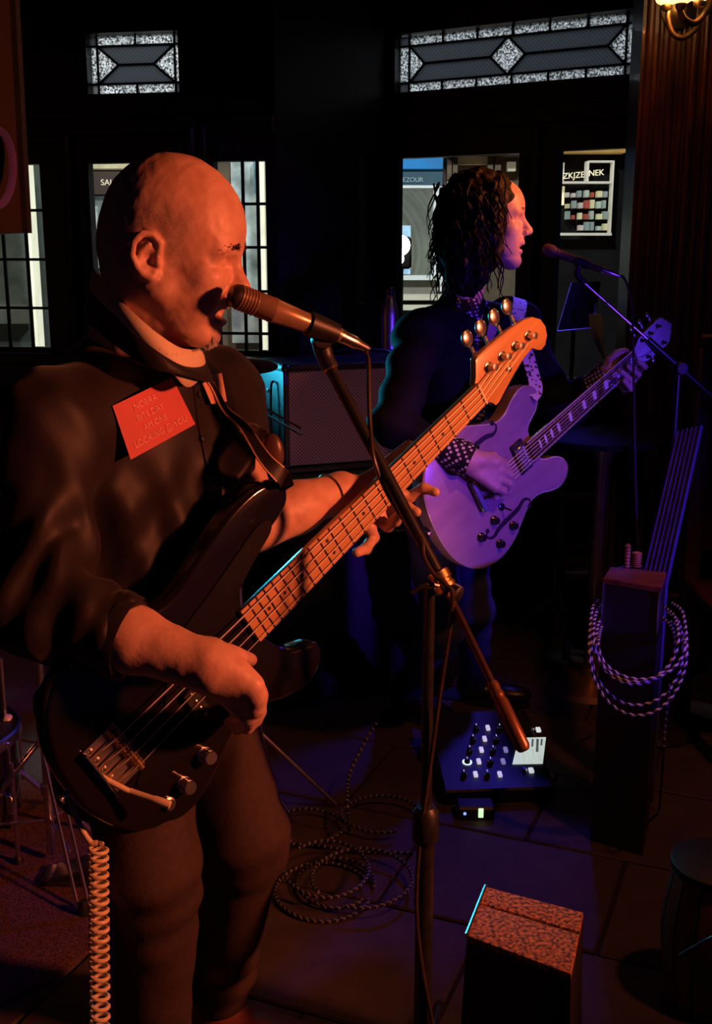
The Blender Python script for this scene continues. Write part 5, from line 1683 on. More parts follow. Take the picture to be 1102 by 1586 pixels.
for e_ in (edgeA, edgeB):
    MB().tube(e_[: int(n * 0.8)], 0.0017, 6).build('edge_piping', tan, STRAP, world=True)
MB().sphere(P(421, 703, 1.80), (0.020, 0.012, 0.034), 16, 12).build('leather_end', leather, STRAP, world=True)

# ------------------------------------------------------------------ the long-haired guitarist
skin2 = skin_mat('pale_skin', (0.62, 0.42, 0.34), (0.52, 0.33, 0.26), (0.20, 0.14, 0.12))
jacket_m = M('midnight_jacket', (0.0045, 0.005, 0.008), (0.003, 0.0035, 0.006), 30, rough=0.8, bump=0.2, bscale=300, spec=0.2)
jeans_m = M('blue_denim', (0.030, 0.040, 0.11), (0.02, 0.026, 0.07), 200, rough=0.85, bump=0.3, bscale=500)
hair_m = M('dark_curly_hair', (0.012, 0.006, 0.005), (0.006, 0.0035, 0.003), 60, rough=0.6, spec=0.2, stretch=(1, 1, 0.3))

def dots_mat(name, base, dot, scale, thr=0.24):
    m = bpy.data.materials.new(name); m.use_nodes = True
    nt = m.node_tree; b = nt.nodes['Principled BSDF']
    tc = nt.nodes.new('ShaderNodeTexCoord')
    v = nt.nodes.new('ShaderNodeTexVoronoi'); v.inputs['Scale'].default_value = scale; v.inputs['Randomness'].default_value = 0.0
    mp = nt.nodes.new('ShaderNodeMapping'); mp.inputs['Rotation'].default_value = (0.5, 0.3, 0.78)
    nt.links.new(tc.outputs['Object'], mp.inputs[0]); nt.links.new(mp.outputs[0], v.inputs['Vector'])
    r = nt.nodes.new('ShaderNodeValToRGB'); r.color_ramp.interpolation = 'CONSTANT'
    r.color_ramp.elements[0].color = (*dot, 1); r.color_ramp.elements[1].color = (*base, 1); r.color_ramp.elements[1].position = thr
    nt.links.new(v.outputs['Distance'], r.inputs[0]); nt.links.new(r.outputs[0], b.inputs['Base Color'])
    b.inputs['Roughness'].default_value = 0.7
    return m
polka = dots_mat('polka_dot_cotton', (0.010, 0.008, 0.016), (0.85, 0.82, 0.80), 85, 0.36)
leopard = M('leopard_strap_print', (0.06, 0.03, 0.05), (0.80, 0.66, 0.62), 75, rough=0.6, kind='voronoi', lo=0.30, hi=0.42)

R2 = frame_rot(math.radians(-6), math.radians(-4))
H2 = P(752, 347, 3.0) + R2[1] * 0.0
F2 = nrm(A(0.86, -0.51, 0)); L2 = A(-F2[1], F2[0], 0)
T2 = np.array([F2, L2, A(0, 0, 1)])
rs2 = P(652, 520, 2.92); ls2 = P(800, 505, 3.22)
mid2 = (rs2 + ls2) / 2 - F2 * 0.05
mid2[2] = 1.245
nb2 = mid2 + A(0, 0, 0.07) + F2 * 0.015
GUY = thing('person', A(mid2[0], mid2[1], 0), 'long-haired man in a dark jacket playing the blond guitar at a microphone', 'person')
hip2 = mid2 - A(0, 0, 0.48) - F2 * 0.02
rE2 = P(608, 660, 2.80); rW2 = P(724, 712, 2.76)
lE2 = P(868, 640, 3.16); lW2 = P(940, 580, 3.08)
lh2, lk2, la2 = hip2 + L2 * 0.09 - A(0, 0, .06), hip2 + L2 * 0.11 - A(0, 0, .38) + F2 * .05, A(hip2[0] + .13, hip2[1] + .27, 0.09)
rh2, rk2, ra2 = hip2 - L2 * 0.09 - A(0, 0, .06), hip2 - L2 * 0.11 - A(0, 0, .38) + F2 * .05, A(hip2[0] - .10, hip2[1] + .17, 0.09)

parts = []; st_l = []; lip_l = []
q2 = dict(open=0.006, nose=0.124, jowl=0.016, cz=0.045, cr=0.085, neck=[(nb2 - H2) @ R2.T], nr=0.050)
h2 = head_solid(q2)
SC2 = 0.97
v_, q_ = surface(h2, (-0.13, -0.115, -0.22), (0.145, 0.115, 0.145), 0.0027)
x, y, z = v_.T
st_l.append(np.clip((x - 0.02) / 0.02, 0, 1) * np.clip((-0.05 - z) / 0.02, 0, 1) * 0.3)
lip_l.append(np.clip(1 - np.minimum(np.hypot(x - 0.101, z + 0.061), np.hypot(x - 0.092, z + 0.081)) / 0.009, 0, 1) * (np.abs(y) < 0.02))
parts.append((v_ * SC2 @ R2 + H2, q_))
def gp(px, py, z):
    x_, y_ = g_at(px, py, z); return gw(x_, y_, z)
# right hand over the strings: a loose fist holding a pick
k2 = [gp(766, 715, 0.040), gp(772, 728, 0.038), gp(772, 742, 0.036), gp(766, 755, 0.034)]
f2 = [[gp(784, 722, 0.034), gp(788, 738, 0.020), gp(776, 748, 0.014)],
      [gp(790, 737, 0.032), gp(791, 750, 0.018), gp(779, 757, 0.012)],
      [gp(787, 750, 0.030), gp(786, 761, 0.016), gp(774, 765, 0.012)],
      [gp(779, 761, 0.028), gp(776, 769, 0.016), gp(766, 771, 0.012)]]
t2 = [gp(745, 712, 0.036), gp(762, 707, 0.030), gp(776, 716, 0.020), gp(789, 736, 0.012)]
hr = hand_solid(rW2, k2, f2, t2, 0.0125, 0.0090)
ar = Solid(0.02); ar.add(s_cone(rE2, rW2, 0.038, 0.027)).add(hr, 0.02)
lo, hi = bounds([rE2, rW2, *k2, *[f for c in f2 for f in c]], 0.06)
v_, q_ = surface(ar, lo, hi, 0.0030); parts.append((v_, q_)); st_l.append(np.zeros(len(v_))); lip_l.append(np.zeros(len(v_)))
# left hand at the first frets
k3 = [gp(972, 556, -0.034), gp(964, 566, -0.034), gp(957, 575, -0.034), gp(950, 583, -0.034)]
f3 = [[gp(990, 572, -0.030), gp(998, 568, -0.004), gp(988, 560, 0.010)],
      [gp(982, 588, -0.028), gp(988, 580, 0.004), gp(972, 568, 0.012)],
      [gp(974, 596, -0.026), gp(979, 590, 0.006), gp(962, 576, 0.012)],
      [gp(966, 603, -0.026), gp(976, 602, 0.002), gp(966, 590, 0.012)]]
t3 = [gp(944, 560, -0.040), gp(955, 549, -0.036), gp(967, 545, -0.026), gp(975, 549, -0.010)]
hl3 = hand_solid(lW2, k3, f3, t3, 0.0115, 0.0085)
al = Solid(0.02); al.add(s_cone(lE2, lW2, 0.036, 0.026)).add(hl3, 0.02)
lo, hi = bounds([lE2, lW2, *k3, *[f for c in f3 for f in c], *t3], 0.06)
v_, q_ = surface(al, lo, hi, 0.0030); parts.append((v_, q_)); st_l.append(np.zeros(len(v_))); lip_l.append(np.zeros(len(v_)))
tk = Solid(0.05)
tk.add(s_ell(mid2 - A(0, 0, .14), (.085, .145, .17), T2)).add(s_ell(mid2 - A(0, 0, .33), (.085, .13, .17), T2)).add(s_ell(hip2, (.085, .13, .11), T2))
for a, b, c in ((lh2, lk2, la2), (rh2, rk2, ra2)):
    tk.add(s_cone(a, b, .062, .045)).add(s_cone(b, c, .044, .033))
tk.add(s_cone(mid2, nb2, .055, .05)).add(s_cone(mid2, rs2, .05, .045)).add(s_cone(mid2, ls2, .05, .045)).add(s_cone(rs2, rE2, .042, .036)).add(s_cone(ls2, lE2, .042, .036))
lo, hi = bounds([rs2, ls2, rE2, lE2, la2, ra2, nb2], 0.15); lo[2] = 0.03
v_, q_ = surface(tk, lo, hi, 0.011); parts.append((v_, q_)); st_l.append(np.zeros(len(v_))); lip_l.append(np.zeros(len(v_)))
V, Q = join_vq(parts)
mesh_vq('body', V, Q, skin2, GUY, attr={'stubble': np.concatenate(st_l), 'lip': np.concatenate(lip_l)}, relax=1)
for sg in (-1, 1):
    b_ = MB()
    for i in range(30):
        t = i / 29.0
        c = A(0.1050 - 0.022 * t ** 2, sg * (0.012 + 0.036 * t), 0.034 - 0.008 * t ** 3 + random.uniform(-.003, .003))
        d = A(0.003, sg * 0.011, random.uniform(-.003, .003))
        b_.tube([l2w(R2, H2, c * SC2), l2w(R2, H2, (c + d) * SC2)], [0.0014, 0.0004], 4)
    b_.build('eyebrow', browm, GUY, world=True)
    MB().sphere(l2w(R2, H2, A(0.0770, sg * 0.0325, 0.0005) * SC2), 0.0116, 12, 8).build('eye', eyew, GUY, world=True)
# hair: a curly mass with loose locks
hs2 = Solid(0.035)
hs2.add(s_ell((-0.018, 0, 0.050), (0.112, 0.100, 0.098)))
hs2.add(s_ell((-0.070, 0, -0.050), (0.072, 0.105, 0.120)))
for sg in (-1, 1):
    hs2.add(s_ell((-0.010, sg * 0.080, -0.030), (0.055, 0.036, 0.105)))
    hs2.add(s_ell((-0.060, sg * 0.085, -0.115), (0.058, 0.040, 0.075)))
hs2.cut(s_ell((0.115, 0, -0.015), (0.080, 0.074, 0.105)), 0.02)
hs2.post = lambda p, v: v + 0.006 * wob(p, 60, .2) + 0.005 * wob(p, 110, 1.4) + 0.0025 * wob(p, 200, 2.2)
v_, q_ = surface(hs2, (-0.18, -0.16, -0.24), (0.15, 0.16, 0.19), 0.0040)
ho = mesh_vq('hair', v_ @ R2 + H2, q_, hair_m, GUY)
lk = MB()
random.seed(11)
for i in range(150):
    a = random.uniform(math.radians(95), math.radians(300)) if i % 3 else random.uniform(math.radians(60), math.radians(330))
    z0 = random.uniform(-0.10, 0.12)
    rad = 0.095 + random.uniform(0, 0.016)
    st0 = A(-0.02 + rad * 1.05 * math.cos(a), rad * math.sin(a) * 1.02, z0)
    if st0[0] > 0.03 and z0 < 0.06: continue
    L_ = random.uniform(0.06, 0.15)
    cr_ = random.uniform(0.005, 0.010); ph = random.uniform(0, 6.28); tw = random.uniform(50, 85)
    drift = A(math.cos(a) * 0.25, math.sin(a) * 0.25, -1.0)
    pts = []
    for t in np.linspace(0, 1, 14):
        c = st0 + drift * L_ * t + A(0, 0, 0.0)
        pts.append(l2w(R2, H2, c + A(cr_ * math.cos(ph + tw * L_ * t), cr_ * math.sin(ph + tw * L_ * t), 0)))
    lk.tube(pts, np.linspace(0.0030, 0.0010, 14), 5)
lk.build('locks', hair_m, ho, world=True)

# jacket, open over a polka-dot shirt
jk = Solid(0.045)
jk.add(s_ell(mid2 - A(0, 0, .13), (.118, .170, .165), T2)).add(s_ell(mid2 - A(0, 0, .34) - F2 * .01, (.112, .158, .19), T2)).add(s_ell(hip2 - A(0, 0, .02), (.112, .155, .13), T2))
jk.add(s_cone(mid2, rs2, .075, .066)).add(s_cone(mid2, ls2, .075, .066)).add(s_cone(mid2, nb2 - A(0, 0, .015), .07, .062))
rC2 = rE2 * .30 + rW2 * .70; lC2 = lE2 * .35 + lW2 * .65
jk.add(s_cone(rs2, rE2, .068, .056), .03).add(s_cone(rE2, rC2, .056, .044), .03).add(s_cone(ls2, lE2, .066, .054), .03).add(s_cone(lE2, lC2, .054, .042), .03)
# the opening at the front
op_c = mid2 + F2 * 0.135
jk.cut(lambda p: np.maximum(np.abs((p - mid2) @ L2 - 0.012) - 0.050 - 0.12 * np.clip(p[:, 2] - 1.10, 0, 1), -((p - mid2) @ F2 - 0.072)), 0.012)
jk.post = lambda p, v: v + np.sin((p[:, 2] + 0.6 * ((p - mid2) @ L2)) * 55 + 2.6 * wob(p, 8, .8)) * 0.0045 + 0.004 * wob(p, 22, .4)
jk.keep(plane(mid2 - A(0, 0, 0.60), (0, 0, -1)), .01)
a1 = nrm(rW2 - rE2); a2 = nrm(lW2 - lE2)
jk.keep(lambda p: np.where((np.linalg.norm(p - rC2, axis=1) < 0.12) & (((p - rE2) @ a1) > 0), (p - rC2) @ a1, -1.0), .004)
jk.keep(lambda p: np.where((np.linalg.norm(p - lC2, axis=1) < 0.12) & (((p - lE2) @ a2) > 0), (p - lC2) @ a2, -1.0), .004)
lo, hi = bounds([rs2, ls2, rE2, lE2, rC2, lC2, hip2, nb2], 0.14)
v_, q_ = surface(jk, lo, hi, 0.0062)
mesh_vq('jacket', v_, q_, jacket_m, GUY, relax=1)
sh2 = Solid(0.04)
sh2.add(s_ell(mid2 - A(0, 0, .12), (.100, .150, .15), T2)).add(s_ell(mid2 - A(0, 0, .33), (.100, .14, .18), T2)).add(s_cone(mid2, nb2 + A(0, 0, .005), .065, .056))
sh2.cut(s_cone(nb2 + F2 * .045 + A(0, 0, .05), mid2 + F2 * .12 - A(0, 0, .02), .036, .012), .012)
lo, hi = bounds([mid2 - A(0, 0, .45), nb2], 0.17)
v_, q_ = surface(sh2, lo, hi, 0.008)
shp = mesh_vq('shirt', v_, q_, polka, GUY)
# shirt cuffs showing below the sleeves, flaring
cu = MB().tube(lin(rC2 - a1 * 0.03, rW2 + a1 * 0.012, 4), [0.044, 0.044, 0.043, 0.044], 26, caps=False)
cu.build('cuff', polka, shp, world=True)
MB().tube(lin(lC2 - a2 * 0.03, lW2 + a2 * 0.004, 4), [0.038, 0.038, 0.040, 0.043], 26, caps=False).build('cuff', polka, shp, world=True)
cl_ = []
for s_ in (-1, 1):
    a = nb2 + L2 * 0.052 * s_ + A(0, 0, .035); b = nb2 + F2 * .062 + L2 * 0.022 * s_ + A(0, 0, .015); c = nb2 + F2 * 0.085 + L2 * 0.055 * s_ - A(0, 0, .045); d = nb2 + L2 * .085 * s_ + F2 * .02 + A(0, 0, .0)
    o = MB().add([a, b, c, d], [(0, 1, 2, 3)]).build('collar', polka, shp, world=True)
    md_ = o.modifiers.new('cloth', 'SOLIDIFY'); md_.thickness = 0.002
# jeans and boots
je = Solid(.04)
je.add(s_ell(hip2 - A(0, 0, .06), (.100, .145, .12), T2))
for a, b, c in ((lh2, lk2, la2), (rh2, rk2, ra2)):
    je.add(s_cone(a, b, .078, .058), .03).add(s_cone(b, c, .056, .048), .03)
je.post = lambda p, v: v + .003 * wob(p, 22, .4) + np.sin(p[:, 2] * 80 + 3 * wob(p, 9, 1)) * .0025
je.keep(plane((0, 0, .055), (0, 0, -1)), .01)
lo, hi = bounds([hip2, la2, ra2, lk2, rk2], .15); lo[2] = .02
v_, q_ = surface(je, lo, hi, .0085)
mesh_vq('jeans', v_, q_, jeans_m, GUY)
for an_, dr in ((la2, nrm(A(0.9, -0.2, 0))), (ra2, nrm(A(0.75, -0.6, 0)))):
    c = A(an_[0], an_[1], 0); sd = A(-dr[1], dr[0], 0); RR = np.array([dr, sd, A(0, 0, 1)])
    b_ = Solid(.03)
    b_.add(s_ell(c - dr * .01 + A(0, 0, .06), (.05, .042, .06), RR)).add(s_ell(c + dr * .10 + A(0, 0, .038), (.09, .044, .032), RR))
    b_.keep(plane((0, 0, .010), (0, 0, -1)), .004)
    lo, hi = bounds([c, c + dr * .2], .10); lo[2] = -.01
    v_, q_ = surface(b_, lo, hi, .006)
    s0 = mesh_vq('boot', v_, q_, M('black_boot_leather', (.012, .011, .012), None, 30, rough=.35), GUY)
    MB().prism([((c + dr * (.07 + .115 * math.cos(t)) + sd * .046 * math.sin(t))[0], (c + dr * (.07 + .115 * math.cos(t)) + sd * .046 * math.sin(t))[1]) for t in np.linspace(0, 2 * math.pi, 24, endpoint=False)], 0, .014, .003, 2).build('sole', blackplastic, s0, world=True)
# printed strap of the blond guitar
ST = thing('guitar_strap', gw(0.25, 0.12, -0.04), 'pale leopard-print strap on the blond guitar\'s upper horn', 'strap')
def ribbon(path, width, wd, th=.0014):
    V_ = []; f_ = []
    n = len(path)
    for i in range(n):
        t = nrm(path[min(i + 1, n - 1)] - path[max(i - 1, 0)])
        w1 = nrm(np.asarray(wd[i]) - t * (np.asarray(wd[i]) @ t)); nn = np.cross(t, w1)
        a, b = path[i] + w1 * width / 2, path[i] - w1 * width / 2
        V_ += [a + nn * th, b + nn * th, b - nn * th, a - nn * th]
    for i in range(n - 1):
        for k in range(4):
            f_.append((i * 4 + k, i * 4 + (k + 1) % 4, i * 4 + 4 + (k + 1) % 4, i * 4 + 4 + k))
    f_ += [(0, 1, 2, 3), tuple((n - 1) * 4 + k for k in range(4))]
    return V_, f_
sp2 = smooth_path([gw(0.235, 0.120, -0.016), P(829, 600, 2.93), P(822, 570, 2.95), P(812, 535, 2.97), P(800, 500, 3.02), ls2 + A(0, -0.02, 0.08), ls2 - F2 * 0.08 + A(0, 0, 0.04), ls2 - F2 * .12 - A(0, 0, .12)], 6)
MB().add(*ribbon(sp2, 0.042, [nrm(A(0.9, 0.3, -0.25))] * len(sp2))).build('webbing', leopard, ST, world=True)

# ================================================================== AMPLIFIER, BOTTLE, FLOOR GEAR
tolex = M('black_amp_vinyl', (0.022, 0.022, 0.024), (0.014, 0.014, 0.016), 260, rough=0.42, bump=0.3, bscale=320)
cloth_m = M('grey_grille_cloth', (0.55, 0.42, 0.44), (0.20, 0.15, 0.17), 170, rough=0.9, kind='checker')
# amp: front left vertical edge shows at px 440, its left side from 398
fa = P(441, 733, 3.42); fb_ = P(620, 705, 3.10)
AX = nrm(A(0.60, 0.02, 0)); AY = A(-AX[1], AX[0], 0)
zt = P(441, 562, 3.42)[2]; zb_ = P(441, 735, 3.42)[2]
AXf = AX
AMPW, AMPD, AMPH = 0.60, 0.27, zt - zb_
ampo = A(fa[0], fa[1], zb_)
AROT = (nrm(A(.93, .37, 0)), nrm(A(-.37, .93, 0)), A(0, 0, 1))
AMP = thing('guitar_amplifier', ampo, 'black combo guitar amplifier with grey grille cloth behind the bass neck', 'amplifier', rot=AROT)
cab = MB()
t_ = 0.018
cab.bbox((AMPW / 2, AMPD / 2, t_ / 2), (AMPW, AMPD, t_), .004).bbox((AMPW / 2, AMPD / 2, AMPH - t_ / 2), (AMPW, AMPD, t_), .004)
cab.bbox((t_ / 2, AMPD / 2, AMPH / 2), (t_, AMPD, AMPH - 2 * t_), .004).bbox((AMPW - t_ / 2, AMPD / 2, AMPH / 2), (t_, AMPD, AMPH - 2 * t_), .004)
cab.box((AMPW / 2, AMPD - .012, AMPH / 2), (AMPW - 2 * t_, .018, AMPH - 2 * t_))
cabo = cab.build('cabinet', tolex, AMP, smooth=False)
MB().bbox((AMPW / 2, 0.022, AMPH / 2), (AMPW - 2 * t_ - .006, .012, AMPH - 2 * t_ - .006), .003).build('grille', cloth_m, AMP, smooth=False)
for x in (0.008, AMPW - 0.008):
    for z in (0.010, AMPH - 0.010):
        MB().sphere((x, 0.006, z), (0.014, 0.012, 0.014), 10, 8).build('corner_cap', blackmetal, AMP)
hd = MB().tube(smooth_path([(AMPW / 2 - .12, AMPD / 2, AMPH), (AMPW / 2 - .10, AMPD / 2, AMPH + .022), (AMPW / 2, AMPD / 2, AMPH + .028), (AMPW / 2 + .10, AMPD / 2, AMPH + .022), (AMPW / 2 + .12, AMPD / 2, AMPH)], 4), .009, 8, flat=.5, flatdir=(0, 0, 1))
hd.build('carry_handle', blackplastic, AMP)
sd_ = MB().tube(smooth_path([(-0.002, 0.09, AMPH * .83), (-0.012, .09, AMPH * .78), (-0.014, .09, AMPH * .4), (-0.006, .09, AMPH * .02)], 5), .004, 8)
sd_.build('side_cord', blackplastic, AMP)
MB().lathe([(.006, 0), (.006, .003), (.003, .004)], (0, .16, AMPH * .72), (-1, 0, 0), 10).build('side_screw', chrome, AMP)
AMW = np.array(frame_of(AMP))
def amw(x, y, z):
    return AMW[:3, :3] @ A(x, y, z) + AMW[:3, 3]
# case under the amp
CS = thing('equipment_case', A(ampo[0], ampo[1], 0), 'tall black equipment case under the guitar amplifier', 'case', rot=AROT)
MB().bbox((AMPW / 2, AMPD / 2 + .01, zb_ / 2 + .009), (AMPW + .04, AMPD + .06, zb_ - .022), .01).build('shell', tolex, CS, smooth=False)
for x in (.01, AMPW - .01):
    for y in (.01, AMPD):
        MB().lathe([(.018, 0), (.02, .01), (.018, .022)], (x, y, 0), (0, 0, 1), 12).build('foot', blackplastic, CS)
MB().bbox((AMPW / 2, -.022, zb_ * .72), (AMPW + .03, .008, .02), .002).build('rim', blackmetal, CS, smooth=False)

# steel bottle on the sill
steel = M('brushed_steel', (0.80, 0.78, 0.78), (0.7, 0.68, 0.68), 12, rough=0.36, metal=1.0)
bs, _ = WC.hit(604, 500)
bp0 = P(603, 541, 4.35)
BOT = thing('water_bottle', A(0, 0, 0), 'slim brushed steel water bottle standing beside the guitarist\'s shoulder', 'bottle')
BOT.location = bp0; WM[BOT.name] = Matrix.Translation(Vector(bp0))
k = 1.0
MB().lathe([(.030, 0), (.034, .004), (.034, .135), (.031, .160), (.022, .190), (.0175, .205), (.0175, .212)], (0, 0, 0), (0, 0, 1), 28).build('flask', steel, BOT)
MB().lathe([(.0185, .211), (.0195, .213), (.0195, .238), (.017, .242), (0, .242)], (0, 0, 0), (0, 0, 1), 24).build('cap', M('steel_cap', (.35, .35, .36), None, 30, rough=.3, metal=1), BOT)
SH = thing('window_ledge', A(bp0[0], bp0[1], 0), 'black ledge under the steel bottle', 'ledge')
MB().bbox((0.10, 0.04, bp0[2] - 0.016), (0.50, 0.16, 0.03), .004).build('ledge_board', wood, SH, smooth=False)
for x in (-0.10, 0.30):
    MB().bbox((x, 0.04, (bp0[2] - 0.031) / 2), (0.03, 0.12, bp0[2] - 0.031), .004).build('ledge_post', wood, SH, smooth=False)

# small effects unit with screen, knobs and lit keys
fx0 = FL(700, 1212, 0.05)
FXX = nrm(A(1, 0.03, 0))
fl_, fr_ = FL(693, 1218, .05), FL(852, 1212, .05)
tl_ = FL(735, 1112, .12)
FXW = 0.30; FXD = 0.34
ux = nrm(fr_ - fl_); tilt = math.radians(11)
uy0 = A(-ux[1], ux[0], 0); uy = uy0 * math.cos(tilt) + A(0, 0, math.sin(tilt)); uz = np.cross(ux, uy)
FX = thing('effects_unit', fl_, 'black tabletop effects unit with lit keys and a white screen', 'effects unit', rot=(ux, uy, uz))
def fxl(px, py, z=0.0):
    """pixel to the unit's own top surface"""
    r = (px - 551.0) / F * RT + FW + (793.0 - py) / F * UP
    o_ = fl_ + uz * z
    t = ((o_ - CAM) @ uz) / (r @ uz); p = CAM + t * r - fl_
    return p @ ux, p @ uy
x0_, y0_ = fxl(690, 1222); x1_, y1_ = fxl(858, 1222); x2_, y2_ = fxl(720, 1104)
MB().bbox(((x0_ + x1_) / 2, (y0_ + y2_) / 2, -0.022), (x1_ - x0_ + .01, y2_ - y0_ + .02, 0.044), .005).build('housing', blackplastic, FX, smooth=False)
scr = M('lit_lcd_screen', (0.62, 0.70, 0.66), (0.50, 0.58, 0.54), 60, rough=.3, emit=0.9, stretch=(3, .4, 1))
a_ = [fxl(*p) for p in ((793, 1184), (840, 1183), (845, 1143), (803, 1144))]
scp = MB().prism(a_, 0.0, 0.003).build('screen', scr, FX, smooth=False)
dk = M('screen_bars', (.22, .28, .27), None, 30, rough=.4, emit=.3)
for (px, w_, h0, h1) in ((822, 3, 1146, 1158), (829, 4, 1146, 1166), (836, 3, 1146, 1156)):
    b_ = [fxl(px, h1), fxl(px + w_, h1), fxl(px + w_ + 1, h0), fxl(px + 1, h0)]
    MB().prism(b_, 0.0032, 0.0038).build('screen_mark', dk, scp, smooth=False)
keym = M('lit_key', (0.74, 0.70, 0.92), (0.6, 0.56, 0.8), 60, rough=.4, emit=0.75)
keyv = M('violet_key', (0.36, 0.30, 0.72), None, 60, rough=.4, emit=0.55)
keyw = M('white_key', (0.80, 0.86, 0.90), None, 60, rough=.4, emit=0.8)
for i in range(5):
    yy = (1129, 1146, 1163, 1181, 1201)[i]; xx = (755, 750, 745, 741, 736)[i]
    for j, dx in enumerate((0, 37.5)):
        if j == 1 and i < 2: continue
        cx, cy = fxl(xx + dx, yy)
        MB().bbox((cx, cy, .004), (.011, .020, .008), .001).build('key', keym if j == 0 or i == 4 else keyv, FX, smooth=False)
    for j, dx in enumerate((-18, 18)):
        cx, cy = fxl(xx + dx, yy + 1)
        kn_ = MB().lathe([(.009, 0), (.008, .012), (.0065, .015), (0, .015)], (cx, cy, 0), (0, 0, 1), 14).build('dial', knob_m, FX)
        MB().box((cx, cy + .004, .0155), (.0016, .007, .001)).build('pointer', keyw, kn_, smooth=False)
cx, cy = fxl(723, 1181)
MB().lathe([(.008, 0), (.0135, .001), (.0135, .003), (.008, .004)], (cx, cy, 0), (0, 0, 1), 20, cap=False).build('lit_ring', M('blue_white_ring', (.45, .60, 1.0), None, 10, rough=.3, emit=2.2), FX)
for (px, py) in ((833, 1132), (822, 1195)):
    cx, cy = fxl(px, py); MB().bbox((cx, cy, .004), (.013, .018, .008), .001).build('key', keyw, FX, smooth=False)
    cx, cy = fxl(px - 10, py - 1); MB().lathe([(.007, 0), (.006, .010), (0, .011)], (cx, cy, 0), (0, 0, 1), 12).build('dial', chrome, FX)
# adaptor with a pilot light lying in front of it
PB = thing('power_adaptor', FL(735, 1262), 'small black power adaptor with a green pilot light before the effects unit', 'adaptor')
MB().bbox((0, 0, .018), (.10, .06, .036), .006).build('housing', blackplastic, PB, smooth=False)
MB().bbox((.012, -.031, .022), (.013, .004, .026), .001).build('pilot_light', M('green_pilot', (.55, .95, .45), None, 10, rough=.3, emit=1.6), PB, smooth=False)
MB().lathe([(.004, 0), (.004, .002)], (-.03, -.030, .02), (0, -1, 0), 10).build('pilot_light', M('blue_pilot', (.2, .3, 1.), None, 10, rough=.3, emit=2.), PB)

# carpet-covered wedge monitor in the foreground
wl_m = M('worn_brown_carpet', (0.60, 0.24, 0.05), (0.07, 0.025, 0.010), 150, rough=0.75, bump=1.0, bscale=150, lo=.36, hi=.62)
c1, c2, c3, c4 = FL(752, 1372, .36), FL(903, 1412, .36), FL(884, 1508, .36), FL(722, 1448, .36)
cen = (c1 + c2 + c3 + c4) / 4
WED = thing('floor_monitor', A(cen[0], cen[1], 0), 'floor monitor wedge with a worn brown carpeted top', 'speaker')
tv = [c1, c2, c3, c4]
bv = [A(p[0] + (p[0] - cen[0]) * .12, p[1] + (p[1] - cen[1]) * .12, 0.0) for p in tv]
sh_ = []
for p in tv: sh_.append(A(p[0], p[1], .345))
MB().add(sh_ + bv, [(0, 1, 2, 3), (4, 7, 6, 5), (0, 4, 5, 1), (1, 5, 6, 2), (2, 6, 7, 3), (3, 7, 4, 0)]).build('cabinet', tolex, WED, world=True, smooth=False)
o2 = [(p[0], p[1]) for p in tv]
def sub(a, b, k): return [a[i] + (b[i] - a[i]) * k for i in range(2)]
# two carpet panels with a seam between them
seamA, seamB = sub(o2[0], o2[3], .36), sub(o2[1], o2[2], .36)
for quad in ([o2[0], o2[1], sub(o2[1], o2[2], .345), sub(o2[0], o2[3], .345)], [sub(o2[0], o2[3], .375), sub(o2[1], o2[2], .375), o2[2], o2[3]]):
    q_ = [np.array([*p, 0]) - np.array([cen[0], cen[1], 0]) for p in quad]
    MB().prism([(p[0], p[1]) for p in q_], .345, .360, .004, 2).build('carpet_panel', wl_m, WED)
em = MB().tube([c1 + A(0, 0, 0), c4 + A(0, 0, 0)], .0035, 6).build('edge_strip', chrome, WED, world=True)

# upright box at the right with a wooden lid, cable coil hung on it
lid_m = M('worn_red_wood', (0.24, 0.07, 0.03), (0.10, 0.03, 0.015), 9, rough=.5, bump=.3, bscale=50, stretch=(1, 6, 1))
k1, k2_, k3_, k4_ = P(935, 893, 2.62), P(1024, 908, 2.58), P(1031, 885, 2.66), P(947, 877, 2.70)
zt_ = (k1[2] + k2_[2]) / 2
k1, k2_ = FL(935, 895, zt_), FL(1022, 909, zt_); k3_, k4_ = FL(1030, 886, zt_), FL(946, 878, zt_)
cb_ = (k1 + k2_ + k3_ + k4_) / 4
PED = thing('speaker_box', A(cb_[0], cb_[1], 0), 'tall narrow black box with worn red wooden lid at the right', 'box')
loc = [np.array([p[0] - cb_[0], p[1] - cb_[1]]) for p in (k1, k2_, k3_, k4_)]
MB().prism(loc, 0.0, zt_ - .016, .004, 2).build('cabinet', tolex, PED, smooth=False)
MB().prism([p * 1.03 for p in loc], zt_ - .016, zt_, .003, 2).build('lid', lid_m, PED, smooth=False)
for p in (k1, k2_):
    MB().tube([A(p[0], p[1], zt_ - .01), A(p[0], p[1], zt_ - .12)], .003, 6).build('edge_strip', chrome, PED, world=True)

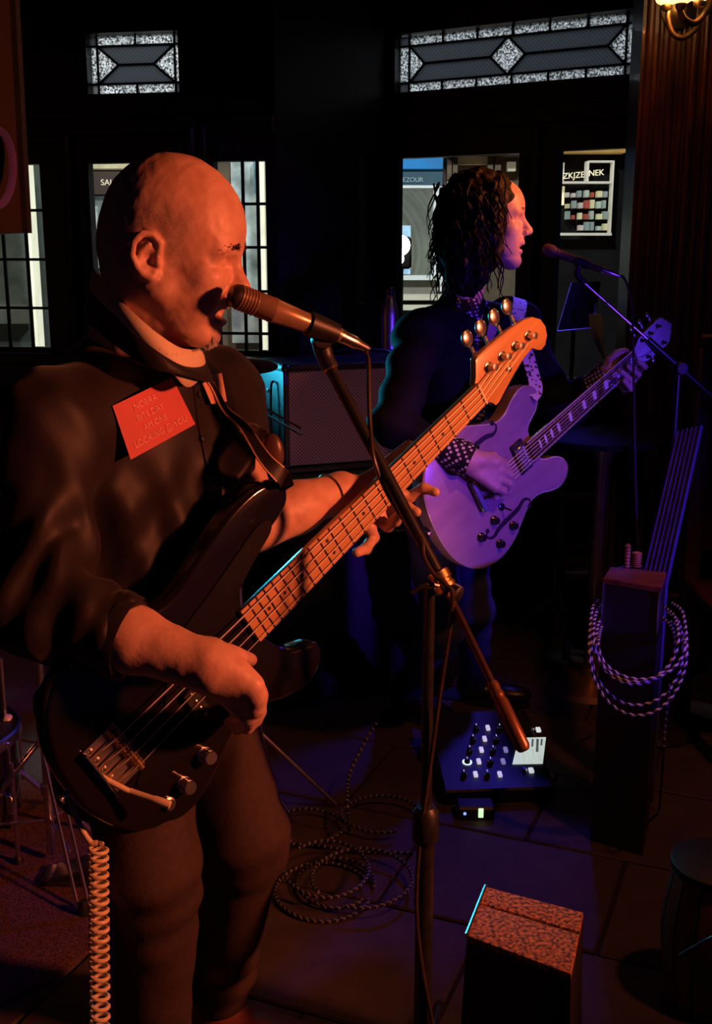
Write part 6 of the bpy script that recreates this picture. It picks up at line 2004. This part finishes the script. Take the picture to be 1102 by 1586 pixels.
# black and white flecked cables
def fleck(name, dark, light, scale, stripe):
    m = bpy.data.materials.new(name); m.use_nodes = True
    nt = m.node_tree; b = nt.nodes['Principled BSDF']
    at = nt.nodes.new('ShaderNodeAttribute'); at.attribute_name = 'along'
    s1 = nt.nodes.new('ShaderNodeMath'); s1.operation = 'MULTIPLY'; s1.inputs[1].default_value = 1.0 / scale
    s2 = nt.nodes.new('ShaderNodeMath'); s2.operation = 'FRACT'
    s3 = nt.nodes.new('ShaderNodeMath'); s3.operation = 'LESS_THAN'; s3.inputs[1].default_value = stripe
    nt.links.new(at.outputs['Fac'], s1.inputs[0]); nt.links.new(s1.outputs[0], s2.inputs[0]); nt.links.new(s2.outputs[0], s3.inputs[0])
    mx = nt.nodes.new('ShaderNodeMix'); mx.data_type = 'RGBA'
    nt.links.new(s3.outputs[0], mx.inputs['Factor'])
    mx.inputs['A'].default_value = (*dark, 1); mx.inputs['B'].default_value = (*light, 1)
    nt.links.new(mx.outputs['Result'], b.inputs['Base Color']); b.inputs['Roughness'].default_value = .55
    return m
fl_m = fleck('black_white_braid', (.012, .012, .014), (.85, .80, .78), .021, .42)
fl_d = fleck('dotted_black_braid', (.006, .006, .008), (.20, .20, .25), .016, .30)
def cable(path, r, name, mat, parent, seg=7):
    path = np.asarray(path); mb2 = MB().tube(path, r, seg)
    o = mb2.build(name, mat, parent, world=True)
    L = np.concatenate([[0], np.cumsum(np.linalg.norm(np.diff(path, axis=0), axis=1))])
    v = np.repeat(L, seg)
    ph = np.tile(np.arange(seg) / seg, len(path)) * .008
    at = o.data.attributes.new('along', 'FLOAT', 'POINT'); at.data.foreach_set('value', (v + ph).astype(np.float32))
    return o
CO = thing('cable_coil', A(cb_[0], cb_[1] - .05, 0.0) + A(0, 0, P(985, 1100, 2.5)[2]), 'black and white braided cable coil hanging round the tall black box', 'cable')
WM[CO.name] = CO.matrix_world.copy()
zf, zk = 2.545, 2.74
def loopc(l, r, top, bot, dz=0.0, sh=0.0):
    pts = [P(l + 14, top, zk - .02), P(l + 4, top + 16, zf + .09)]
    ym = top + (bot - top) * .42
    for t in np.linspace(math.pi, 2 * math.pi, 9):
        pts.append(P((l + r) / 2 + (r - l) / 2 * math.cos(t), ym - (bot - ym) * math.sin(t), zf + dz - .02 * abs(math.sin(t))))
    pts += [P(r - 6, top + 20, zf + .09), P(r - 22, top + 4, zk - .02)]
    return smooth_path(pts, 7)
for i, (l, r, t, b_, dz) in enumerate(((918, 1050, 935, 1056, 0.0), (912, 1063, 930, 1108, -.012), (922, 1045, 950, 1060, .012), (915, 1057, 945, 1092, .02), (926, 1060, 958, 1052, -.02))):
    cable(loopc(l, r, t, b_, dz), .0036, 'loop', fl_m, CO)
cable(smooth_path([P(1036, 1060, zf), P(1030, 1120, zf), P(1026, 1180, zf + .01), FL(1020, 1260) + A(0, 0, .01)], 8), .0032, 'tail', fl_d, CO)

# coil of dotted lead on the floor
FC_ = thing('floor_cable_coil', FL(510, 1350), 'dark dotted cable lying in loose coils on the stone floor', 'cable')
random.seed(5)
for i, (cx, cy, rx, ry, tl) in enumerate(((500, 1385, 75, 45, .3), (520, 1375, 60, 38, .8), (475, 1290, 58, 26, 2.), (590, 1275, 62, 28, 1.2), (560, 1380, 78, 46, 2.6), (505, 1370, 66, 44, 4.0))):
    pts = []
    for t in np.linspace(tl, tl + 5.6, 30):
        pts.append(FL(cx + rx * math.cos(t), cy + ry * math.sin(t)) + A(0, 0, .0055 + .007 * i + .002 * math.sin(3 * t)))
    cable(pts, .0044, 'loop', fl_d, FC_)
cable(smooth_path([FL(425, 1310) + A(0, 0, .006), FL(480, 1312) + A(0, 0, .006), FL(560, 1322) + A(0, 0, .006), FL(640, 1324) + A(0, 0, .006)], 10), .0044, 'strand', fl_d, FC_)
cable(smooth_path([FL(540, 1290) + A(0, 0, .008), P(538, 1250, 2.75), P(541, 1200, 2.85), P(570, 1140, 2.9), P(586, 1115, 2.9)], 8), .0040, 'strand', fl_d, FC_)

# leaning pleated banner at the right, catching the violet lamp; its foot drops straight down behind the box
bl_m = M('midnight_blue_cloth', (0.060, 0.05, 0.20), (0.04, 0.03, 0.14), 30, rough=.7)
b0, b1_, t0_, t1_ = P(990, 905, 2.86), P(1034, 905, 2.84), P(1046, 670, 3.0), P(1088, 660, 2.98)
BB = thing('folded_banner', A(b0[0], b0[1], 0), 'tall blue pleated banner leaning behind the tall black box', 'banner')
dn = nrm(np.cross(b1_ - b0, t0_ - b0))
if dn[1] > 0: dn = -dn
for i in range(6):
    u0, u1 = i / 6, (i + 1) / 6
    q0, q1 = b0 + (b1_ - b0) * u0, b0 + (b1_ - b0) * u1
    t0q, t1q = t0_ + (t1_ - t0_) * u0, t0_ + (t1_ - t0_) * u1
    f0, f1 = A(q0[0], q0[1], 0.004), A(q1[0], q1[1], 0.004)
    rows = []
    for a_, b_ in ((f0, f1), (q0, q1), (t0q, t1q)):
        rows += [a_, (a_ + b_) / 2 + dn * .012, b_, b_ - dn * .005, a_ - dn * .005]
    ff = []
    for r in range(2):
        for k in range(5):
            ff.append((r * 5 + k, r * 5 + (k + 1) % 5, r * 5 + 5 + (k + 1) % 5, r * 5 + 5 + k))
    ff += [(0, 1, 2, 3, 4), (10, 11, 12, 13, 14)]
    MB().add(rows, ff).build('pleat', bl_m, BB, world=True, smooth=False)

# brass pegs / small carved ornaments standing behind the lid
for i, (px, py, h_, w_) in enumerate(((970, 876, 38, 8), (985, 874, 24, 13))):
    base_ = P(px, py + 4, 2.78)
    o = thing('carved_ornament', A(base_[0], base_[1], base_[2]), ('tall narrow' if i == 0 else 'short wide') + ' ribbed brown ornament standing behind the red lid', 'ornament')
    n_ = 7
    hh = h_ * 2.78 / F
    mbx = MB()
    prof = []
    for j in range(n_):
        prof += [(w_ * .75e-3, hh * j / n_), (w_ * .95e-3, hh * (j + .35) / n_), (w_ * .95e-3, hh * (j + .6) / n_)]
    prof += [(w_ * .4e-3, hh), (0, hh * 1.06)]
    mbx.lathe(prof, (0, 0, 0), (0, 0, 1), 12); mbx.build('stem', M('amber_carved_wood', (.45, .20, .07), (.25, .10, .03), 40, rough=.5), o)
    st_ = thing('plant_stand', A(base_[0], base_[1], 0), 'thin dark post carrying the ' + ('tall narrow' if i == 0 else 'short wide') + ' ribbed ornament', 'stand')
    MB().tube([(0, 0, 0.0), (0, 0, base_[2])], .010, 10).lathe([(.012, base_[2] - .012), (.022, base_[2] - .010), (.022, base_[2])], (0, 0, 0), (0, 0, 1), 14).build('post', wood, st_)

# brass table lamp pendant shapes and chair in the dark behind
cs_ = P(933, 700, 3.6)
TB = thing('pub_table', A(cs_[0], cs_[1], 0), 'small dark pub table in the shadow right of the blond guitar', 'table')
ztb = P(933, 672, 3.6)[2]
MB().lathe([(.20, ztb - .022), (.21, ztb - .018), (.21, ztb - .004), (.205, ztb)], (0, 0, 0), (0, 0, 1), 36).build('table_top', M('dull_dark_wood', (.010, .008, .009), None, 8, rough=.8, spec=.2), TB)
MB().lathe([(.17, 0), (.16, .02), (.04, .04), (.028, .08), (.022, .3), (.035, .36), (.024, .42), (.024, ztb - .1), (.06, ztb - .022)], (0, 0, 0), (0, 0, 1), 24).build('pedestal', M('turned_brass_post', (.5, .33, .15), (.3, .2, .1), 20, rough=.35, metal=.8), TB)

# ---- music stand by the window
ms = P(890, 512, 3.85)
MS = thing('music_stand', A(ms[0], ms[1] + .03, 0), 'black folding music stand with a pale sheet in front of the right window', 'music stand')
d1_, d2_, d3_, d4_ = P(884, 438, 3.90), P(862, 513, 3.82), P(918, 508, 3.84), P(930, 436, 3.92)
dk_ = MB(); nn_ = nrm(np.cross(d3_ - d2_, d1_ - d2_))
dk_.add([d1_, d2_, d3_, d4_] + [p + A(0, .012, 0) for p in (d1_, d2_, d3_, d4_)], [(0, 1, 2, 3), (4, 7, 6, 5), (0, 4, 5, 1), (1, 5, 6, 2), (2, 6, 7, 3), (3, 7, 4, 0)])
dko = dk_.build('desk', M('dull_black_sheet', (.006, .006, .007), None, 30, rough=.95, spec=.1), MS, world=True, smooth=False)
pale_edge = M('pale_lit_edge', (.55, .56, .50), (.3, .3, .28), 60, rough=.4)  # pale colour stands for light caught by the left and bottom edges
for a, b in ((d1_, d2_), (d2_, d3_)):
    MB().tube([a + A(0, -.003, 0), b + A(0, -.003, 0)], .0022, 6).build('rim', pale_edge, dko, world=True)
zz = d2_[2] - .02
MB().tube([A(ms[0], ms[1] + .03, .10), A(ms[0], ms[1] + .03, zz + .10)], .008, 10).build('post', blackmetal, MS, world=True)
for a in (30, 150, 270):
    d_ = A(math.cos(math.radians(a)), math.sin(math.radians(a)), 0)
    MB().tube([A(ms[0], ms[1] + .03, .22), A(ms[0], ms[1] + .03, .01) + d_ * .22], .006, 8).build('leg', blackmetal, MS, world=True)
sheet = M('greenish_paper', (.34, .38, .33), (.20, .23, .20), 8, rough=.8)
pth = smooth_path([P(921, 486, 3.74), P(924, 512, 3.73), P(930, 535, 3.74), P(936, 556, 3.75)], 5)
V_ = []; f_ = []
for i, p in enumerate(pth):
    t = i / (len(pth) - 1); hw_ = .020 * (1 - t ** 2 * .8) + .002
    V_ += [p + A(-hw_, .004, 0), p + A(0, -.006, 0), p + A(hw_, .004, 0), p + A(0, .008, 0)]
for i in range(len(pth) - 1):
    for k in range(4): f_.append((i * 4 + k, i * 4 + (k + 1) % 4, i * 4 + 4 + (k + 1) % 4, i * 4 + 4 + k))
f_ += [(0, 1, 2, 3), tuple((len(pth) - 1) * 4 + k for k in range(4))]
MB().add(V_, f_).build('sheet', sheet, MS, world=True)
MB().tube([P(921, 486, 3.745), P(921, 470, 3.85)], .003, 6).build('sheet_clip', chrome, MS, world=True)

# ---- chair and bench in the shadow at the right
redw = M('dark_red_wood', (.09, .024, .014), (.08, .022, .014), 8, rough=.5, stretch=(1, 1, .3), bump=.15)
ch = P(940, 812, 4.1)
CH = thing('pub_chair', A(ch[0], ch[1], 0), 'dark red wooden pub chair in the shadow behind the box', 'chair')
zc = P(940, 852, 4.1)[2]; zc1 = P(940, 770, 4.1)[2]
MB().bbox((0, .02, (zc + zc1) / 2), (.13, .018, zc1 - zc), .006).build('back_panel', redw, CH)
MB().bbox((0, -.09, zc - .05), (.38, .22, .03), .01).build('seat', redw, CH)
for x in (-.17, .17):
    MB().tube([(x, .02, 0), (x, .02, zc1)], .016, 10).build('back_post', redw, CH)
    MB().tube([(x, -.18, 0), (x, -.18, zc - .06)], .016, 10).build('leg', redw, CH)
for z in (zc, zc1):
    MB().bbox((0, .02, z), (.36, .022, .035), .006).build('rail', redw, CH)
bn_ = P(1100, 560, 3.3)
BN = thing('settle_bench', A(bn_[0] + .2, bn_[1], 0), 'high-backed red wooden settle at the right edge of the photo', 'bench')
zb1 = P(1100, 517, 3.3)[2]
xl = P(1082, 517, 3.3)[0] - bn_[0] - .2
MB().bbox((xl + .3, 0, zb1 - .02), (.6, .05, .04), .008).build('top_rail', redw, BN)
for i in range(4):
    MB().bbox((xl + .085 + i * .145, .0, zb1 - .36), (.125, .022, .62), .006).build('panel', redw, BN)
for x in (xl + .02, xl + .58):
    MB().bbox((x, 0, (zb1 - .04) / 2), (.05, .05, zb1 - .04), .006).build('post', redw, BN)
MB().bbox((xl + .3, -.22, .44), (.6, .42, .04), .01).build('seat', redw, BN)
for x in (xl + .03, xl + .57):
    MB().bbox((x, -.40, .21), (.045, .045, .42), .006).build('leg', redw, BN)

# ---- stave drum at the lower right corner
SD = thing('stave_drum', FL(1092, 1570) + A(.02, .05, 0), 'small brown stave drum in the lower right corner', 'drum')
stv = M('brown_drum_stave', (.20, .075, .035), (.12, .045, .02), 8, rough=.4, stretch=(6, 6, .6))
for i in range(14):
    a0_, a1_ = 2 * math.pi * i / 14 + .03, 2 * math.pi * (i + 1) / 14 - .03
    V_ = []; f_ = []
    hs = [0, .07, .15, .22, .29]; rr_ = [.080, .096, .102, .096, .084]
    for h_, r_ in zip(hs, rr_):
        for a in (a0_, (a0_ + a1_) / 2, a1_):
            V_.append((r_ * math.cos(a), r_ * math.sin(a), h_))
        for a in (a1_, a0_):
            V_.append(((r_ - .01) * math.cos(a), (r_ - .01) * math.sin(a), h_))
    for r in range(4):
        for k in range(5): f_.append((r * 5 + k, r * 5 + (k + 1) % 5, r * 5 + 5 + (k + 1) % 5, r * 5 + 5 + k))
    f_ += [(0, 1, 2, 3, 4), (20, 21, 22, 23, 24)]
    MB().add(V_, f_).build('stave', stv, SD)
MB().lathe([(.088, .282), (.091, .286), (.091, .300), (.086, .304), (0, .304)], (0, 0, 0), (0, 0, 1), 32).build('drum_head', M('dark_drum_skin', (.010, .009, .011), None, 20, rough=.6), SD)
BC = thing('blue_cable', FL(1080, 1500), 'thin blue cable running to the lower right edge', 'cable')
MB().tube(smooth_path([P(1052, 1480, 2.0), P(1075, 1466, 1.98), P(1110, 1448, 1.95), P(1180, 1420, 1.95), FL(1260, 1500) + A(0, 0, .006)], 6), .003, 7).build('cord', M('blue_cord', (.02, .04, .12), None, 20, rough=.4), BC, world=True)

# ---- brass wall lamp on the pillar
sc = PY(1078, 6, 3.50)
SCN = thing('wall_lamp', A(sc[0], 3.69, sc[2]), 'brass wall lamp with curled arms and glowing glass shades at the upper right', 'lamp')
MB().lathe([(.055, 0), (.055, .010), (.035, .020), (.018, .035), (0, .036)], (0, 0, .02), (0, -1, 0), 24).build('back_plate', brass, SCN)
def arm(pts, r=.0085):
    return MB().tube(smooth_path([PY(*p) for p in pts], 8), r, 12).build('arm', brass, SCN, world=True)
arm([(1036, 14, 3.50), (1034, 30, 3.50), (1041, 52, 3.50), (1056, 59, 3.51), (1072, 50, 3.54), (1082, 36, 3.58), (1084, 16, 3.62)])
arm([(1051, -8, 3.40), (1052, 14, 3.40), (1060, 30, 3.40), (1075, 36, 3.42), (1090, 22, 3.47), (1100, 6, 3.54), (1096, -6, 3.62)], .0095)
glow = M('warm_glass_shade', (1.0, .62, .25), (1.0, .50, .16), 30, rough=.4, emit=2.6)
for (px, py, Z_, tx) in ((1032, 10, 3.50, 0), (1054, 8, 3.40, 1), (1082, 4, 3.45, 0)):
    c = PY(px, py, Z_)
    cu_ = MB().lathe([(.012, -.012), (.016, -.006), (.016, .004)], c, (0, 0, 1), 16).build('lamp_cup', brass, SCN, world=True)
    MB().lathe([(.014, .003), (.030, .012), (.042, .035), (.046, .070), (.050, .095), (.058, .110)], c, (0, 0, 1), 24, cap=False).build('glass_shade', glow, SCN, world=True)
for i, (px, py) in enumerate(((1040, -20), (1080, -25))):
    l_ = lamp('wall_lamp_bulb', 'POINT', PY(px, py, 3.42), None, 5.0, (1.0, .30, .07), .03)

# ---- board hanging at the upper left
hb_m = M('amber_brown_cloth', (.050, .030, .020), (.026, .014, .010), 3.0, rough=.8, stretch=(1, 1, .4))
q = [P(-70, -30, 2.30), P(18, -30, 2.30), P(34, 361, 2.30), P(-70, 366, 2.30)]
HB = thing('hanging_banner', (q[2] + q[3]) / 2, 'brown hanging banner with a violet reflection painted as a ring at the upper left edge', 'banner')
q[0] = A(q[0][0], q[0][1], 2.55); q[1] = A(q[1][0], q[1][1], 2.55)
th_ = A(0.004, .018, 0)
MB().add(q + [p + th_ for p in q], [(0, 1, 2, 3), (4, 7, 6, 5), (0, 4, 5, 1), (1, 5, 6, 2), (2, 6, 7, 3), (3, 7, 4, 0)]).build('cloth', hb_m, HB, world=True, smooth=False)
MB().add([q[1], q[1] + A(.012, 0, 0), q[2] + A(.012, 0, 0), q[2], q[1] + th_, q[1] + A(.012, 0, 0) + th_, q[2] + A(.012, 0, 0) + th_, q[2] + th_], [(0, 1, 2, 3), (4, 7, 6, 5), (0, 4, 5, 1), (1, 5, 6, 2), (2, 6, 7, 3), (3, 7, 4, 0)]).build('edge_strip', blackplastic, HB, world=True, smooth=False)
rc = [P(-4 + 24 * math.cos(t), 260 + 58 * math.sin(t), 2.265) for t in np.linspace(0, 2 * math.pi, 40, endpoint=False)]  # ring-shaped violet reflection, built as coloured geometry
MB().tube(rc, .009, 6, closed=True, flat=.25, flatdir=(0, 1, 0)).build('violet_reflection_ring', M('violet_reflection_paint', (.16, .10, .42), (.12, .07, .34), 10, rough=.6), HB, world=True)
for p in (q[0], q[1]):
    MB().tube([p, A(p[0], p[1], 2.765)], .003, 6).build('cord', blackplastic, HB, world=True)

# ---- drum hardware at the left
hx = FL(82, 1338)
HH = thing('hihat_stand', hx, 'chrome drum stand with crossed braces on the speckled rug', 'drum stand')
MB().tube([hx + A(0, 0, .03), hx + A(0, 0, .55)], .0105, 14).build('lower_tube', chrome, HH, world=True)
MB().tube([hx + A(0, 0, .55), hx + A(0, 0, .95)], .006, 12).build('upper_rod', chrome, HH, world=True)
MB().lathe([(.012, -.02), (.018, -.016), (.018, .016), (.012, .02)], hx + A(0, 0, .33), (0, 0, 1), 14).build('collar', chrome, HH, world=True)
MB().lathe([(.012, -.016), (.017, -.012), (.017, .012), (.012, .016)], hx + A(0, 0, .20), (0, 0, 1), 14).build('collar', chrome, HH, world=True)
wz = MB().tube([hx + A(.01, -.01, .34), hx + A(.06, -.02, .355)], .004, 8)
wz.sphere(hx + A(.068, -.022, .358), (.022, .006, .012), 12, 8)
wz.build('wing_bolt', chrome, HH, world=True)
for a in (195, 300, 60):
    d_ = A(math.cos(math.radians(a)), math.sin(math.radians(a)), 0)
    lg = MB()
    sd = A(-d_[1], d_[0], 0)
    for k in (-.012, .012):
        lg.tube([hx + A(0, 0, .32) + d_ * .015 + sd * k, hx + d_ * .26 + A(0, 0, .03) + sd * k], .0042, 8)
    lo_ = lg.build('leg', chrome, HH, world=True)
    MB().tube([hx + A(0, 0, .12) + d_ * .012, hx + d_ * .175 + A(0, 0, .125)], .0034, 8).build('brace', chrome, lo_, world=True)
    MB().lathe([(.012, 0), (.012, .018), (.008, .034)], hx + d_ * .262 + A(0, 0, .0115), (0, 0, 1), 12).build('rubber_foot', blackplastic, lo_, world=True)
fp = hx + A(.02, -.06, 0)
PD = thing('foot_pedal', fp + A(.10, 0, .011), 'dark metal foot pedal beside the chrome drum stand', 'pedal')
MB().bbox((0, -.02, .008), (.24, .085, .012), .004).build('base_plate', blackmetal, PD, smooth=False)
R_ = np.array([nrm(A(1, 0, .30)), A(0, 1, 0), nrm(A(-.30, 0, 1))])
MB().bbox((.01, -.02, .045), (.22, .075, .008), .003, R=R_).build('foot_board', blackmetal, PD, smooth=False)
tx = P(-40, 1140, 2.55)
FT = thing('floor_tom', A(tx[0] - .11, tx[1] + .1, 0), 'black drum with a chrome hoop at the left edge', 'drum')
zt2 = P(10, 1172, 2.5)[2]
MB().lathe([(.17, .12), (.17, zt2 - .02)], (0, 0, 0), (0, 0, 1), 40).build('shell', gloss_black, FT)
MB().lathe([(.172, zt2 - .030), (.180, zt2 - .028), (.180, zt2 - .004), (.174, zt2)], (0, 0, 0), (0, 0, 1), 44, cap=False).build('hoop', chrome, FT)
MB().lathe([(.0, zt2 - .010), (.172, zt2 - .010)], (0, 0, 0), (0, 0, 1), 40, cap=False).build('drum_head', M('dark_drum_skin', (.010, .009, .011), None, 20, rough=.6), FT)
for a in (-20, -80, 40, 160, 250):
    d_ = A(math.cos(math.radians(a)), math.sin(math.radians(a)), 0)
    MB().tube([d_ * .186 + A(0, 0, zt2 - .01), d_ * .186 + A(0, 0, zt2 - .16)], .004, 8).bbox(d_ * .18 + A(0, 0, zt2 - .17), (.02, .02, .05), .004).build('lug', chrome, FT)
    if a in (-20, 160, 250):
        MB().tube([d_ * .19 + A(0, 0, zt2 - .06), d_ * .19 + A(0, 0, .02)], .006, 8).build('leg', chrome, FT)
        MB().lathe([(.012, .0), (.012, .02), (.007, .03)], d_ * .19 + A(0, 0, 0.0), (0, 0, 1), 10).build('rubber_foot', blackplastic, FT)
# snare stand rod beside it
rb_ = P(8, 1120, 2.75)
RD = thing('cymbal_stand', A(rb_[0], rb_[1], 0), 'chrome upright with a pale clamp at the left edge above the drum', 'drum stand')
MB().tube([A(rb_[0], rb_[1], .02), P(0, 1010, 2.75) * A(0, 0, 1) + A(rb_[0], rb_[1], 0)], .008, 12).build('upright', chrome, RD, world=True)
MB().bbox(P(12, 1118, 2.73), (.022, .03, .034), .006).build('clamp', M('ivory_clamp', (.8, .74, .66), None, 20, rough=.3), RD, world=True)
for a in (0, 120, 240):
    d_ = A(math.cos(math.radians(a)), math.sin(math.radians(a)), 0)
    MB().tube([A(rb_[0], rb_[1], .2), A(rb_[0], rb_[1], .008) + d_ * .2], .006, 8).build('leg', chrome, RD, world=True)

# ---- cymbal and boom arm behind the singer's chest
cyc = P(362, 562, 2.60)
CY = thing('cymbal', cyc, 'thin dark bronze cymbal between the bald singer and the amplifier', 'cymbal')
MB().lathe([(.0, .022), (.02, .020), (.032, .010), (.05, .006), (.105, -.004), (.104, -.006), (.05, .003), (.03, .006), (0, .016)], (0, 0, 0), nrm(A(.06, -.10, 1)), 40, cap=False).build('bronze_disc', M('dark_bronze', (.30, .22, .12), (.2, .15, .08), 8, rough=.3, metal=1.0), CY)
CST = thing('cymbal_stand', A(cyc[0], cyc[1], 0), 'chrome cymbal stand with a boom arm behind the bald singer\'s chest', 'drum stand')
MB().tube([A(cyc[0], cyc[1], .10), cyc - A(0, 0, .0)], .007, 12).build('upright', chrome, CST, world=True)
ba, bb2 = P(352, 604, 2.60), P(467, 669, 2.52)
for off in (-.007, .007):
    MB().tube([ba + A(0, 0, off), bb2 + A(0, 0, off)], .0030, 8).build('boom_arm', chrome, CST, world=True)
MB().lathe([(.012, -.014), (.015, 0), (.012, .014)], A(cyc[0], cyc[1], ba[2] - .004), (0, 0, 1), 12).build('boom_clamp', chrome, CST, world=True)
for a in (20, 140, 260):
    d_ = A(math.cos(math.radians(a)), math.sin(math.radians(a)), 0)
    MB().tube([A(cyc[0], cyc[1], .30), A(cyc[0], cyc[1], .008) + d_ * .25], .006, 8).build('leg', chrome, CST, world=True)
